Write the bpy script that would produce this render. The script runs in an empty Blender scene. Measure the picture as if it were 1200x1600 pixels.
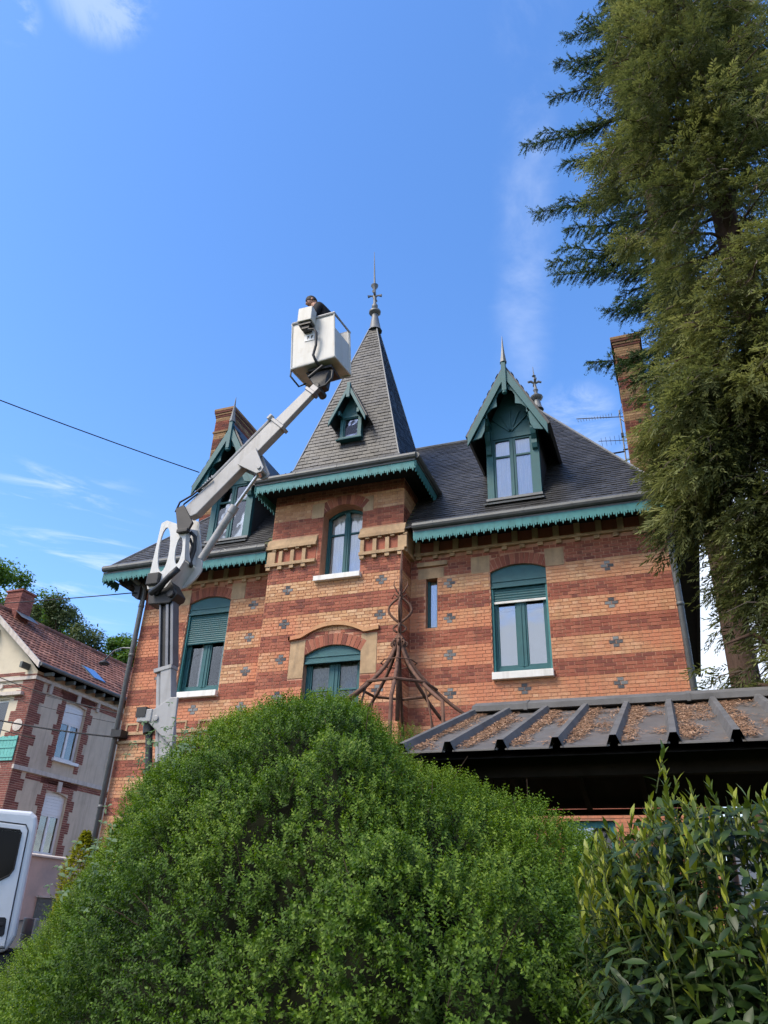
import bpy, bmesh, math, random
import numpy as np
from mathutils import Vector, Matrix, noise
random.seed(7)
RNG = np.random.default_rng(11)
SC = bpy.context.scene
COL = SC.collection
PI = math.pi
R = math.radians

# ------------------------------------------------------------------ camera
F_PX, PITCH, ROLL, YAW = 1185.0, R(28.73), R(2.28), R(21.3)
fwd = Vector((-math.sin(YAW)*math.cos(PITCH), math.cos(YAW)*math.cos(PITCH), math.sin(PITCH)))
rt0 = Vector((math.cos(YAW), math.sin(YAW), 0))
up0 = rt0.cross(fwd)
rt = rt0*math.cos(ROLL) + up0*math.sin(ROLL)
up = -rt0*math.sin(ROLL) + up0*math.cos(ROLL)
cam = bpy.data.cameras.new('camera')
cam.sensor_fit = 'VERTICAL'
cam.sensor_height = 36.0
cam.lens = F_PX/1600*36.0
cam.clip_start = 0.05
cam.clip_end = 1500
CAM = bpy.data.objects.new('camera', cam)
COL.objects.link(CAM)
m = Matrix.Identity(4)
for i in range(3):
    m[i][0], m[i][1], m[i][2] = rt[i], up[i], -fwd[i]
m[0][3], m[1][3], m[2][3] = 0, 0, 1.6
CAM.matrix_world = m
SC.camera = CAM
CAMPOS = np.array([0, 0, 1.6])

# ------------------------------------------------------------------ light, sky, exposure
SUN_EL, SUN_AZ = R(50), R(218)           # azimuth clockwise from +Y: behind the camera, to its left
SC.view_settings.view_transform = 'Standard'
SC.view_settings.look = 'None'
SC.view_settings.exposure = 1.5
SC.view_settings.gamma = 1.0
SC.view_settings.use_curve_mapping = False
SC.cycles.max_bounces = 6
SC.cycles.diffuse_bounces = 3
SC.cycles.glossy_bounces = 3
SC.cycles.transmission_bounces = 4
SC.cycles.transparent_max_bounces = 8
SC.cycles.use_adaptive_sampling = True
SC.cycles.adaptive_threshold = 0.02
SC.cycles.caustics_reflective = False
SC.cycles.caustics_refractive = False
try:
    SC.cycles.use_denoising = True
    SC.cycles.denoiser = 'OPENIMAGEDENOISE'
except Exception:
    pass

def N(nt, t, **kw):
    n = nt.nodes.new(t)
    for k, v in kw.items():
        setattr(n, k, v)
    return n

def build_world():
    w = bpy.data.worlds.new('World')
    SC.world = w
    w.use_nodes = True
    nt = w.node_tree
    L = nt.links.new
    bg = nt.nodes['Background']
    bg.inputs[1].default_value = 0.122
    s = N(nt, 'ShaderNodeTexSky', sky_type='NISHITA', sun_disc=False, sun_elevation=SUN_EL, sun_rotation=SUN_AZ)
    s.air_density = 1.0
    s.dust_density = 0.4
    s.ozone_density = 2.2
    hs = N(nt, 'ShaderNodeHueSaturation')
    hs.inputs['Saturation'].default_value = 1.24
    hs.inputs['Value'].default_value = 1.06
    L(s.outputs[0], hs.inputs['Color'])
    tint = N(nt, 'ShaderNodeMix', data_type='RGBA', blend_type='MULTIPLY')
    tint.inputs['Factor'].default_value = 1.0
    tint.inputs['B'].default_value = (1.03, 0.91, 0.96, 1)
    L(hs.outputs[0], tint.inputs['A'])
    tc = N(nt, 'ShaderNodeTexCoord')
    d = tc.outputs['Generated']

    def noise_t(scale, detail, rough, vec, dist=0.0):
        n = N(nt, 'ShaderNodeTexNoise')
        n.inputs['Scale'].default_value = scale
        n.inputs['Detail'].default_value = detail
        n.inputs['Roughness'].default_value = rough
        n.inputs['Distortion'].default_value = dist
        L(vec, n.inputs['Vector'])
        return n.outputs['Fac']

    def ramp(val, a, b):
        r = N(nt, 'ShaderNodeMapRange')
        r.interpolation_type = 'SMOOTHSTEP'
        r.inputs['From Min'].default_value = a
        r.inputs['From Max'].default_value = b
        L(val, r.inputs['Value'])
        return r.outputs[0]

    def mth(op, a, b=None):
        n = N(nt, 'ShaderNodeMath', operation=op)
        for i, v in enumerate((a, b)):
            if v is None: continue
            if isinstance(v, (int, float)): n.inputs[i].default_value = v
            else: L(v, n.inputs[i])
        return n.outputs[0]

    def dotp(vec):
        n = N(nt, 'ShaderNodeVectorMath', operation='DOT_PRODUCT')
        L(d, n.inputs[0])
        n.inputs[1].default_value = vec
        return n.outputs['Value']
    mp = N(nt, 'ShaderNodeMapping')
    mp.inputs['Scale'].default_value = (1, 1, 2.6)
    L(d, mp.inputs['Vector'])
    sv = mp.outputs[0]
    big = noise_t(2.3, 6, 0.6, sv, 0.3)
    fine = noise_t(9, 7, 0.65, sv, 0.6)
    # low clouds near the horizon all the way round
    sep = N(nt, 'ShaderNodeSeparateXYZ')
    L(d, sep.inputs[0])
    low = ramp(sep.outputs['Z'], 0.33, 0.12)
    lowm = mth('MULTIPLY', ramp(mth('ADD', mth('MULTIPLY', big, 0.7), mth('MULTIPLY', fine, 0.3)), 0.46, 0.62), low)
    # soft band of thin cloud crossing high up (an old vapour trail) and its wisps
    n1 = Vector((-0.036, 0.468, 0.883)).cross(Vector((-0.101, 0.714, 0.693))).normalized()
    dv = mth('ABSOLUTE', mth('ADD', dotp(n1), mth('MULTIPLY', mth('SUBTRACT', fine, 0.5), 0.035)))
    band = mth('MULTIPLY', ramp(dv, 0.045, 0.004), ramp(noise_t(5, 6, 0.62, d, 0.4), 0.3, 0.75))
    front = ramp(dotp((-0.06, 0.6, 0.8)), 0.86, 0.97)
    bandm = mth('MULTIPLY', mth('MULTIPLY', band, front), 0.34)
    # bright cloud bank low on the right, a small puff by the ridge, wisps top and low on the left
    def spot(vec, a, b, amt, nz, na=0.4, nb=0.6):
        return mth('MULTIPLY', mth('MULTIPLY', ramp(dotp(Vector(vec).normalized()), a, b), ramp(nz, na, nb)), amt)
    s1 = spot((0.09, 0.95, 0.30), 0.955, 0.99, 0.95, mth('ADD', mth('MULTIPLY', big, 0.5), mth('MULTIPLY', fine, 0.5)), 0.30, 0.52)
    s2 = spot((-0.062, 0.817, 0.568), 0.9980, 0.9997, 0.32, fine, 0.35, 0.65)
    s3 = spot((-0.532, 0.266, 0.803), 0.9995, 0.99997, 0.22, fine, 0.42, 0.6)
    mp2 = N(nt, 'ShaderNodeMapping')
    mp2.inputs['Scale'].default_value = (1, 1, 8)
    L(d, mp2.inputs['Vector'])
    streak = noise_t(6, 6, 0.6, mp2.outputs[0], 0.5)
    s4 = spot((-0.68, 0.635, 0.383), 0.990, 0.9985, 0.36, streak, 0.50, 0.70)
    s5 = spot((-0.45, 0.29, 0.845), 0.998, 0.9997, 0.3, fine, 0.4, 0.6)
    s6 = spot((-0.25, -0.80, 0.50), 0.45, 0.80, 0.9, noise_t(2.0, 3, 0.5, sv, 0.2), 0.34, 0.56)
    tot = lowm
    for x in (bandm, s1, s2, s3, s4, s5, s6):
        tot = mth('MAXIMUM', tot, x)
    mix = N(nt, 'ShaderNodeMix', data_type='RGBA')
    L(tot, mix.inputs['Factor'])
    L(tint.outputs['Result'], mix.inputs['A'])
    mix.inputs['B'].default_value = (3.3, 3.6, 4.1, 1)
    L(mix.outputs['Result'], bg.inputs[0])

build_world()
sun = bpy.data.lights.new('sun', 'SUN')
sun.energy = 1.6
sun.angle = R(25)
sun.color = (1.0, 0.90, 0.76)
SUN = bpy.data.objects.new('sun', sun)
COL.objects.link(SUN)
sdir = Vector((math.sin(SUN_AZ)*math.cos(SUN_EL), math.cos(SUN_AZ)*math.cos(SUN_EL), math.sin(SUN_EL)))
SUN.rotation_euler = sdir.to_track_quat('Z', 'Y').to_euler()
SUN.location = (0, 0, 60)

# ------------------------------------------------------------------ materials
MATS = {}
def pmat(name, base, rough=0.7, spec=0.4, metal=0.0, var=0.0, vscale=6.0, dirt=None, dscale=1.2, drange=(0.5, 0.7), rnd=None,
         bump=0.0, bscale=60.0, stretch=(1, 1, 1), streak=None, dirtz=None):
    """Principled material; var: value wobble by noise, dirt: second colour by large noise, rnd: list of colours picked along attribute 'rnd'."""
    mt = bpy.data.materials.new(name)
    mt.use_nodes = True
    nt = mt.node_tree
    L = nt.links.new
    b = nt.nodes['Principled BSDF']
    b.inputs['Roughness'].default_value = rough
    b.inputs['Specular IOR Level'].default_value = spec
    b.inputs['Metallic'].default_value = metal
    geo = N(nt, 'ShaderNodeNewGeometry')
    pos = geo.outputs['Position']
    if stretch != (1, 1, 1):
        mp = N(nt, 'ShaderNodeMapping')
        mp.inputs['Scale'].default_value = stretch
        L(pos, mp.inputs['Vector'])
        pos = mp.outputs[0]
    col = None
    if rnd:
        at = N(nt, 'ShaderNodeAttribute', attribute_name='rnd')
        cr = N(nt, 'ShaderNodeValToRGB')
        el = cr.color_ramp.elements
        while len(el) < len(rnd): el.new(0.5)
        for i, c in enumerate(rnd):
            el[i].position = i/(len(rnd)-1)
            el[i].color = (*c, 1)
        L(at.outputs['Fac'], cr.inputs[0])
        col = cr.outputs[0]
    def noise_f(sc, det=5, ro=0.6, v=pos):
        n = N(nt, 'ShaderNodeTexNoise')
        n.inputs['Scale'].default_value = sc
        n.inputs['Detail'].default_value = det
        n.inputs['Roughness'].default_value = ro
        L(v, n.inputs['Vector'])
        return n.outputs['Fac']
    def mixc(fac, a, bcol):
        mx = N(nt, 'ShaderNodeMix', data_type='RGBA')
        if isinstance(fac, float): mx.inputs['Factor'].default_value = fac
        else: L(fac, mx.inputs['Factor'])
        for k, v in (('A', a), ('B', bcol)):
            if isinstance(v, tuple): mx.inputs[k].default_value = (*v, 1)
            else: L(v, mx.inputs[k])
        return mx.outputs['Result']
    if col is None:
        col = base
    if dirt:
        mr = N(nt, 'ShaderNodeMapRange')
        mr.inputs['From Min'].default_value, mr.inputs['From Max'].default_value = drange
        mr.inputs['To Max'].default_value = dirt[3] if len(dirt) > 3 else 1.0
        L(noise_f(dscale, 6, 0.65), mr.inputs['Value'])
        fac = mr.outputs[0]
        if dirtz:                            # the stain belongs to the lower part of the wall
            sx = N(nt, 'ShaderNodeSeparateXYZ')
            L(geo.outputs['Position'], sx.inputs[0])
            mz = N(nt, 'ShaderNodeMapRange')
            mz.inputs['From Min'].default_value, mz.inputs['From Max'].default_value = dirtz
            mz.inputs['To Min'].default_value, mz.inputs['To Max'].default_value = 1.0, 0.12
            L(sx.outputs['Z'], mz.inputs['Value'])
            mm = N(nt, 'ShaderNodeMath', operation='MULTIPLY')
            L(fac, mm.inputs[0]); L(mz.outputs[0], mm.inputs[1])
            fac = mm.outputs[0]
        col = mixc(fac, col, tuple(dirt[:3]))
    if streak:
        mp3 = N(nt, 'ShaderNodeMapping')
        mp3.inputs['Scale'].default_value = (7, 7, 0.5)
        L(geo.outputs['Position'], mp3.inputs['Vector'])
        mr = N(nt, 'ShaderNodeMapRange')
        mr.inputs['From Min'].default_value, mr.inputs['From Max'].default_value = 0.5, 0.72
        mr.inputs['To Max'].default_value = streak[3]
        L(noise_f(1.0, 5, 0.6, mp3.outputs[0]), mr.inputs['Value'])
        col = mixc(mr.outputs[0], col, tuple(streak[:3]))
    if var:
        hs = N(nt, 'ShaderNodeHueSaturation')
        mr = N(nt, 'ShaderNodeMapRange')
        mr.inputs['From Min'].default_value, mr.inputs['From Max'].default_value = 0.25, 0.75
        mr.inputs['To Min'].default_value, mr.inputs['To Max'].default_value = 1-var, 1+var
        L(noise_f(vscale), mr.inputs['Value'])
        L(mr.outputs[0], hs.inputs['Value'])
        if isinstance(col, tuple): hs.inputs['Color'].default_value = (*col, 1)
        else: L(col, hs.inputs['Color'])
        col = hs.outputs[0]
    if isinstance(col, tuple): b.inputs['Base Color'].default_value = (*col, 1)
    else: L(col, b.inputs['Base Color'])
    if bump:
        bp = N(nt, 'ShaderNodeBump')
        bp.inputs['Strength'].default_value = bump
        bp.inputs['Distance'].default_value = 0.01
        L(noise_f(bscale), bp.inputs['Height'])
        L(bp.outputs[0], b.inputs['Normal'])
    MATS[name] = mt
    return mt

def leafmat(name, cols, rough=0.5, spec=0.35, trans=0.3, tcol=None):
    mt = pmat(name, cols[0], rough, spec, rnd=cols, var=0.12, vscale=2.0)
    nt = mt.node_tree
    L = nt.links.new
    b = nt.nodes['Principled BSDF']
    out = nt.nodes['Material Output']
    tr = N(nt, 'ShaderNodeBsdfTranslucent')
    src = b.inputs['Base Color'].links[0].from_socket
    hs = N(nt, 'ShaderNodeHueSaturation')
    hs.inputs['Value'].default_value = 1.3
    hs.inputs['Saturation'].default_value = 1.1
    L(src, hs.inputs['Color'])
    L(hs.outputs[0], tr.inputs[0])
    mx = N(nt, 'ShaderNodeMixShader')
    mx.inputs[0].default_value = trans
    L(b.outputs[0], mx.inputs[1])
    L(tr.outputs[0], mx.inputs[2])
    L(mx.outputs[0], out.inputs[0])
    return mt

def glassmat(name, tint=(0.8, 0.85, 0.85), refl=0.12):
    mt = bpy.data.materials.new(name)
    mt.use_nodes = True
    nt = mt.node_tree
    L = nt.links.new
    nt.nodes.remove(nt.nodes['Principled BSDF'])
    out = nt.nodes['Material Output']
    tr = N(nt, 'ShaderNodeBsdfTransparent')
    tr.inputs[0].default_value = (*tint, 1)
    gl = N(nt, 'ShaderNodeBsdfGlossy')
    gl.inputs['Roughness'].default_value = 0.02
    gl.inputs[0].default_value = (0.95, 0.95, 0.95, 1)
    fr = N(nt, 'ShaderNodeFresnel')
    fr.inputs[0].default_value = 1.5
    ad = N(nt, 'ShaderNodeMath', operation='ADD')
    ad.inputs[1].default_value = refl
    L(fr.outputs[0], ad.inputs[0])
    geo = N(nt, 'ShaderNodeNewGeometry')
    nz = N(nt, 'ShaderNodeTexNoise')
    nz.inputs['Scale'].default_value = 1.6
    L(geo.outputs['Position'], nz.inputs['Vector'])
    bp = N(nt, 'ShaderNodeBump')
    bp.inputs['Strength'].default_value = 0.12
    bp.inputs['Distance'].default_value = 0.05
    L(nz.outputs['Fac'], bp.inputs['Height'])
    L(bp.outputs[0], gl.inputs['Normal'])
    mx = N(nt, 'ShaderNodeMixShader')
    L(ad.outputs[0], mx.inputs[0])
    L(tr.outputs[0], mx.inputs[1])
    L(gl.outputs[0], mx.inputs[2])
    L(mx.outputs[0], out.inputs[0])
    MATS[name] = mt
    return mt

RED = pmat('red_brick', (0.2, 0.05, 0.035), 0.85, 0.25, rnd=[(0.19, 0.066, 0.050), (0.29, 0.093, 0.060), (0.34, 0.114, 0.072), (0.39, 0.145, 0.090)], var=0.16, vscale=45, streak=(0.13, 0.07, 0.055, 0.4), bump=0.3, bscale=90)
YEL = pmat('yellow_brick', (0.5, 0.3, 0.14), 0.85, 0.25, rnd=[(0.44, 0.235, 0.125), (0.52, 0.29, 0.15), (0.57, 0.34, 0.185), (0.62, 0.40, 0.24)], dirt=(0.56, 0.205, 0.115, 0.85), dscale=0.5, drange=(0.40, 0.55), dirtz=(7.3, 8.3), var=0.14, vscale=40, streak=(0.30, 0.16, 0.10, 0.4), bump=0.3, bscale=90)
GRY = pmat('grey_brick', (0.13, 0.13, 0.14), 0.8, 0.3, rnd=[(0.06, 0.065, 0.075), (0.14, 0.145, 0.15), (0.24, 0.25, 0.25)], var=0.25, vscale=40)
MORTAR = pmat('mortar', (0.54, 0.30, 0.205), 0.95, 0.1, var=0.2, vscale=9, dirt=(0.40, 0.17, 0.10, 0.8), dscale=0.6, drange=(0.4, 0.62), streak=(0.16, 0.11, 0.08, 0.45))
STONE = pmat('dressed_stone', (0.47, 0.325, 0.195), 0.9, 0.2, var=0.18, vscale=5, dirt=(0.29, 0.19, 0.115, 0.7), dscale=2.2, drange=(0.45, 0.7), bump=0.3, bscale=50, streak=(0.16, 0.12, 0.09, 0.5))
SILL = pmat('white_sill', (0.78, 0.76, 0.72), 0.7, 0.3, var=0.06, streak=(0.4, 0.38, 0.34, 0.5))
SLATE = pmat('slate', (0.06, 0.06, 0.065), 0.5, 0.5, rnd=[(0.028, 0.028, 0.031), (0.038, 0.038, 0.041), (0.045, 0.045, 0.049), (0.060, 0.060, 0.063)], dirt=(0.022, 0.021, 0.020, 0.85), dscale=0.9, drange=(0.47, 0.62), var=0.25, vscale=16, bump=0.35, bscale=40)
SLATEM = pmat('mossy_slate', (0.06, 0.06, 0.065), 0.7, 0.3, rnd=[(0.06, 0.065, 0.03), (0.09, 0.095, 0.05), (0.07, 0.07, 0.06)], var=0.3, vscale=12)
LEAD = pmat('lead', (0.15, 0.155, 0.16), 0.55, 0.5, metal=0.25, var=0.2, vscale=5, streak=(0.1, 0.1, 0.1, 0.5))
ZINC = pmat('zinc', (0.115, 0.12, 0.122), 0.55, 0.4, metal=0.15, var=0.18, vscale=4, dirt=(0.12, 0.12, 0.115, 0.6), dscale=3)
TEAL = pmat('teal_paint', (0.019, 0.100, 0.114), 0.55, 0.45, var=0.14, vscale=7, dirt=(0.03, 0.12, 0.115, 0.6), dscale=2.5, bump=0.1, bscale=40)
TEAL_LIT = pmat('lit_teal_paint', (0.045, 0.20, 0.205), 0.6, 0.4, var=0.16, vscale=8, streak=(0.02, 0.09, 0.09, 0.5))  # same teal paint in a lighter copy: the light on the fringe is in its colour
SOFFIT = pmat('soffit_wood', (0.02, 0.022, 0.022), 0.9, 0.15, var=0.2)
DARK = pmat('dark_room', (0.012, 0.012, 0.013), 0.9, 0.1)
CURT = pmat('net_curtain', (0.92, 0.91, 0.88), 0.9, 0.1, var=0.22, vscale=3.0, stretch=(14, 14, 0.3))
BLIND = pmat('grey_blind', (0.34, 0.32, 0.335), 0.9, 0.1, var=0.1, vscale=1.2)
SOOTR = pmat('sooty_red_brick', (0.2, 0.07, 0.05), 0.9, 0.2, rnd=[(0.10, 0.04, 0.035), (0.17, 0.055, 0.04), (0.23, 0.075, 0.05)], var=0.25, vscale=30, dirt=(0.07, 0.045, 0.035, 0.7), dscale=1.8, drange=(0.45, 0.65))
SOOTY = pmat('sooty_yellow_brick', (0.3, 0.2, 0.1), 0.9, 0.2, rnd=[(0.20, 0.12, 0.065), (0.28, 0.17, 0.09), (0.34, 0.22, 0.12)], var=0.25, vscale=30, dirt=(0.12, 0.085, 0.055, 0.7), dscale=1.8, drange=(0.45, 0.65))
LACE = pmat('lace_curtain', (0.30, 0.33, 0.34), 0.95, 0.1, var=0.5, vscale=22, stretch=(2, 2, 0.8))
GLASS = glassmat('window_glass', (0.95, 0.955, 0.955), 0.10)
GLASSL = glassmat('window_glass_low', (0.93, 0.94, 0.94), 0.0)
GLASSR = glassmat('window_glass_reflecting', (0.85, 0.86, 0.86), 0.22)
IRON = pmat('rusty_iron', (0.15, 0.08, 0.055), 0.8, 0.3, metal=0.2, var=0.35, vscale=14, dirt=(0.05, 0.03, 0.024, 0.8), dscale=5)
BLACK = pmat('black_plastic', (0.018, 0.018, 0.02), 0.5, 0.4, var=0.1)
RUBBER = pmat('rubber', (0.02, 0.02, 0.021), 0.75, 0.3, var=0.2)
TRUCKW = pmat('white_vehicle_paint', (0.72, 0.73, 0.74), 0.32, 0.5, var=0.03, vscale=2, dirt=(0.5, 0.49, 0.46, 0.25), dscale=2.5)
KNUCK = pmat('white_knuckle_paint', (0.58, 0.575, 0.56), 0.5, 0.4, var=0.06, vscale=3, streak=(0.3, 0.28, 0.24, 0.4))
BOOMW = pmat('grey_white_boom_paint', (0.33, 0.325, 0.325), 0.45, 0.5, var=0.07, vscale=3, streak=(0.17, 0.155, 0.135, 0.55), dirt=(0.24, 0.23, 0.215, 0.6), dscale=2.6, drange=(0.5, 0.68))
BUCKET = pmat('bucket_fibreglass', (0.50, 0.495, 0.47), 0.5, 0.4, var=0.06, vscale=3, streak=(0.3, 0.27, 0.22, 0.45), dirt=(0.36, 0.32, 0.26, 0.6), dscale=4, drange=(0.55, 0.72))
STEELG = pmat('grey_steel', (0.16, 0.16, 0.17), 0.45, 0.5, metal=0.5, var=0.15)
CHROME = pmat('hydraulic_chrome', (0.45, 0.46, 0.48), 0.22, 0.5, metal=0.9)
GREASE = pmat('dark_greasy_steel', (0.035, 0.033, 0.032), 0.5, 0.45, metal=0.3, var=0.3)
DARKGL = pmat('tinted_glass', (0.006, 0.006, 0.008), 0.12, 0.12)
SKIN = pmat('skin', (0.42, 0.22, 0.15), 0.55, 0.35, var=0.05)
HAIR = pmat('dark_hair', (0.022, 0.017, 0.014), 0.7, 0.3, var=0.2, vscale=60)
JACKET = pmat('black_jacket', (0.014, 0.014, 0.018), 0.8, 0.2, var=0.2)
TROUS = pmat('dark_trousers', (0.03, 0.035, 0.05), 0.85, 0.2, var=0.2)
STICKER = pmat('white_sticker', (0.78, 0.78, 0.78), 0.5, 0.3)
RENDER = pmat('beige_render', (0.58, 0.485, 0.38), 0.95, 0.15, var=0.08, vscale=3, dirt=(0.44, 0.36, 0.28, 0.6), dscale=0.9, drange=(0.48, 0.7), streak=(0.26, 0.22, 0.18, 0.45), bump=0.3, bscale=50)
CREAM = pmat('cream_render', (0.60, 0.53, 0.41), 0.95, 0.15, var=0.06, vscale=3, dirt=(0.46, 0.40, 0.31, 0.5), dscale=1.2)
NBRICK = pmat('dull_red_brick', (0.22, 0.06, 0.045), 0.9, 0.2, rnd=[(0.18, 0.070, 0.060), (0.235, 0.090, 0.075), (0.30, 0.125, 0.10)], var=0.2, vscale=20)
TILE = pmat('clay_tile', (0.24, 0.08, 0.05), 0.85, 0.25, rnd=[(0.14, 0.065, 0.050), (0.21, 0.088, 0.062), (0.26, 0.11, 0.075), (0.30, 0.145, 0.105)], dirt=(0.09, 0.05, 0.042, 0.75), dscale=0.8, drange=(0.45, 0.68), var=0.2, vscale=9)
PVC = pmat('white_pvc', (0.74, 0.75, 0.77), 0.45, 0.4, var=0.04)
BANDW = pmat('pale_string_course', (0.55, 0.49, 0.44), 0.9, 0.2, var=0.15, streak=(0.3, 0.26, 0.22, 0.6))
AQUA = pmat('aqua_shutter_paint', (0.14, 0.42, 0.38), 0.6, 0.35, var=0.12)
BLUEGL = pmat('sky_blue_rooflight', (0.05, 0.14, 0.36), 0.08, 0.8)
WALLP = pmat('pinkish_rendered_wall', (0.56, 0.43, 0.38), 0.95, 0.15, var=0.1, vscale=2, dirt=(0.38, 0.34, 0.33, 0.8), dscale=0.8, drange=(0.45, 0.65))
UTIL = pmat('grey_utility_cover', (0.13, 0.145, 0.14), 0.7, 0.3, var=0.2)
ROOFM = pmat('weathered_dark_roof_sheet', (0.125, 0.115, 0.105), 0.55, 0.45, metal=0.1, var=0.25, vscale=3, dirt=(0.12, 0.10, 0.085, 0.7), dscale=2.2, drange=(0.45, 0.65), bump=0.15, bscale=20)
RIBM = pmat('blue_grey_rib', (0.125, 0.12, 0.115), 0.7, 0.25, metal=0.0, var=0.25, vscale=4, dirt=(0.07, 0.065, 0.06, 0.7), dscale=3)
LITTER = pmat('dry_needles', (0.25, 0.13, 0.07), 0.95, 0.1, rnd=[(0.17, 0.095, 0.055), (0.29, 0.165, 0.10), (0.42, 0.27, 0.175)], var=0.2)
DWOOD = pmat('shaded_timber', (0.022, 0.018, 0.015), 0.9, 0.15, var=0.3, vscale=8, stretch=(1, 0.2, 1))  # timber darkened so the carport's unlit underside stays black
BARK = pmat('bark', (0.085, 0.055, 0.042), 0.95, 0.1, var=0.35, vscale=8, stretch=(5, 5, 0.8), dirt=(0.07, 0.045, 0.036, 0.8), dscale=4, bump=0.8, bscale=18)
TWIG = pmat('grey_twig', (0.19, 0.15, 0.12), 0.9, 0.15, var=0.3)
CORE = pmat('hedge_core_shade', (0.014, 0.016, 0.009), 0.95, 0.05, var=0.4, vscale=12)
GTWIG = pmat('green_twig', (0.07, 0.085, 0.03), 0.8, 0.2, var=0.3)
TWIGD = pmat('dark_twig', (0.05, 0.035, 0.024), 0.95, 0.1, var=0.3)
GROUND = pmat('grassy_soil', (0.055, 0.07, 0.03), 0.95, 0.1, var=0.3, vscale=2, dirt=(0.09, 0.07, 0.045, 0.9), dscale=0.8)
ASPH = pmat('asphalt', (0.055, 0.055, 0.056), 0.9, 0.2, var=0.2, vscale=20, bump=0.3, bscale=120)
CABLE = pmat('black_cable', (0.012, 0.012, 0.014), 0.6, 0.3)
WHITEW = pmat('white_garage_render', (0.75, 0.73, 0.69), 0.9, 0.2, var=0.05)
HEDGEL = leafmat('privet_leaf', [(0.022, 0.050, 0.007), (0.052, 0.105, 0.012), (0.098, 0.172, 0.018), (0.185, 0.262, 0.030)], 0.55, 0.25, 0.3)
LAURL = leafmat('laurel_leaf', [(0.010, 0.024, 0.006), (0.026, 0.052, 0.010), (0.085, 0.125, 0.016), (0.28, 0.30, 0.030)], 0.42, 0.3, 0.2)
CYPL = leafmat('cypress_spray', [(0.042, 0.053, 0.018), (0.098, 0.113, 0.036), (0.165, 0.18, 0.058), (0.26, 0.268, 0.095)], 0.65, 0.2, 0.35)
FIRL = leafmat('fir_needle', [(0.018, 0.040, 0.014), (0.042, 0.082, 0.025), (0.095, 0.15, 0.042)], 0.55, 0.25, 0.2)
DECL = leafmat('broad_leaf', [(0.038, 0.080, 0.014), (0.09, 0.165, 0.026), (0.16, 0.25, 0.042)], 0.55, 0.3, 0.3)
DECD = leafmat('dark_broad_leaf', [(0.036, 0.056, 0.022), (0.072, 0.10, 0.036), (0.13, 0.16, 0.058)], 0.6, 0.3, 0.25)
GOLD = leafmat('golden_leaf', [(0.16, 0.18, 0.02), (0.30, 0.30, 0.035), (0.42, 0.40, 0.06)], 0.5, 0.3, 0.3)
PALEL = leafmat('pale_bramble_leaf', [(0.05, 0.10, 0.04), (0.09, 0.15, 0.065), (0.15, 0.22, 0.11)], 0.6, 0.3, 0.25)

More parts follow.
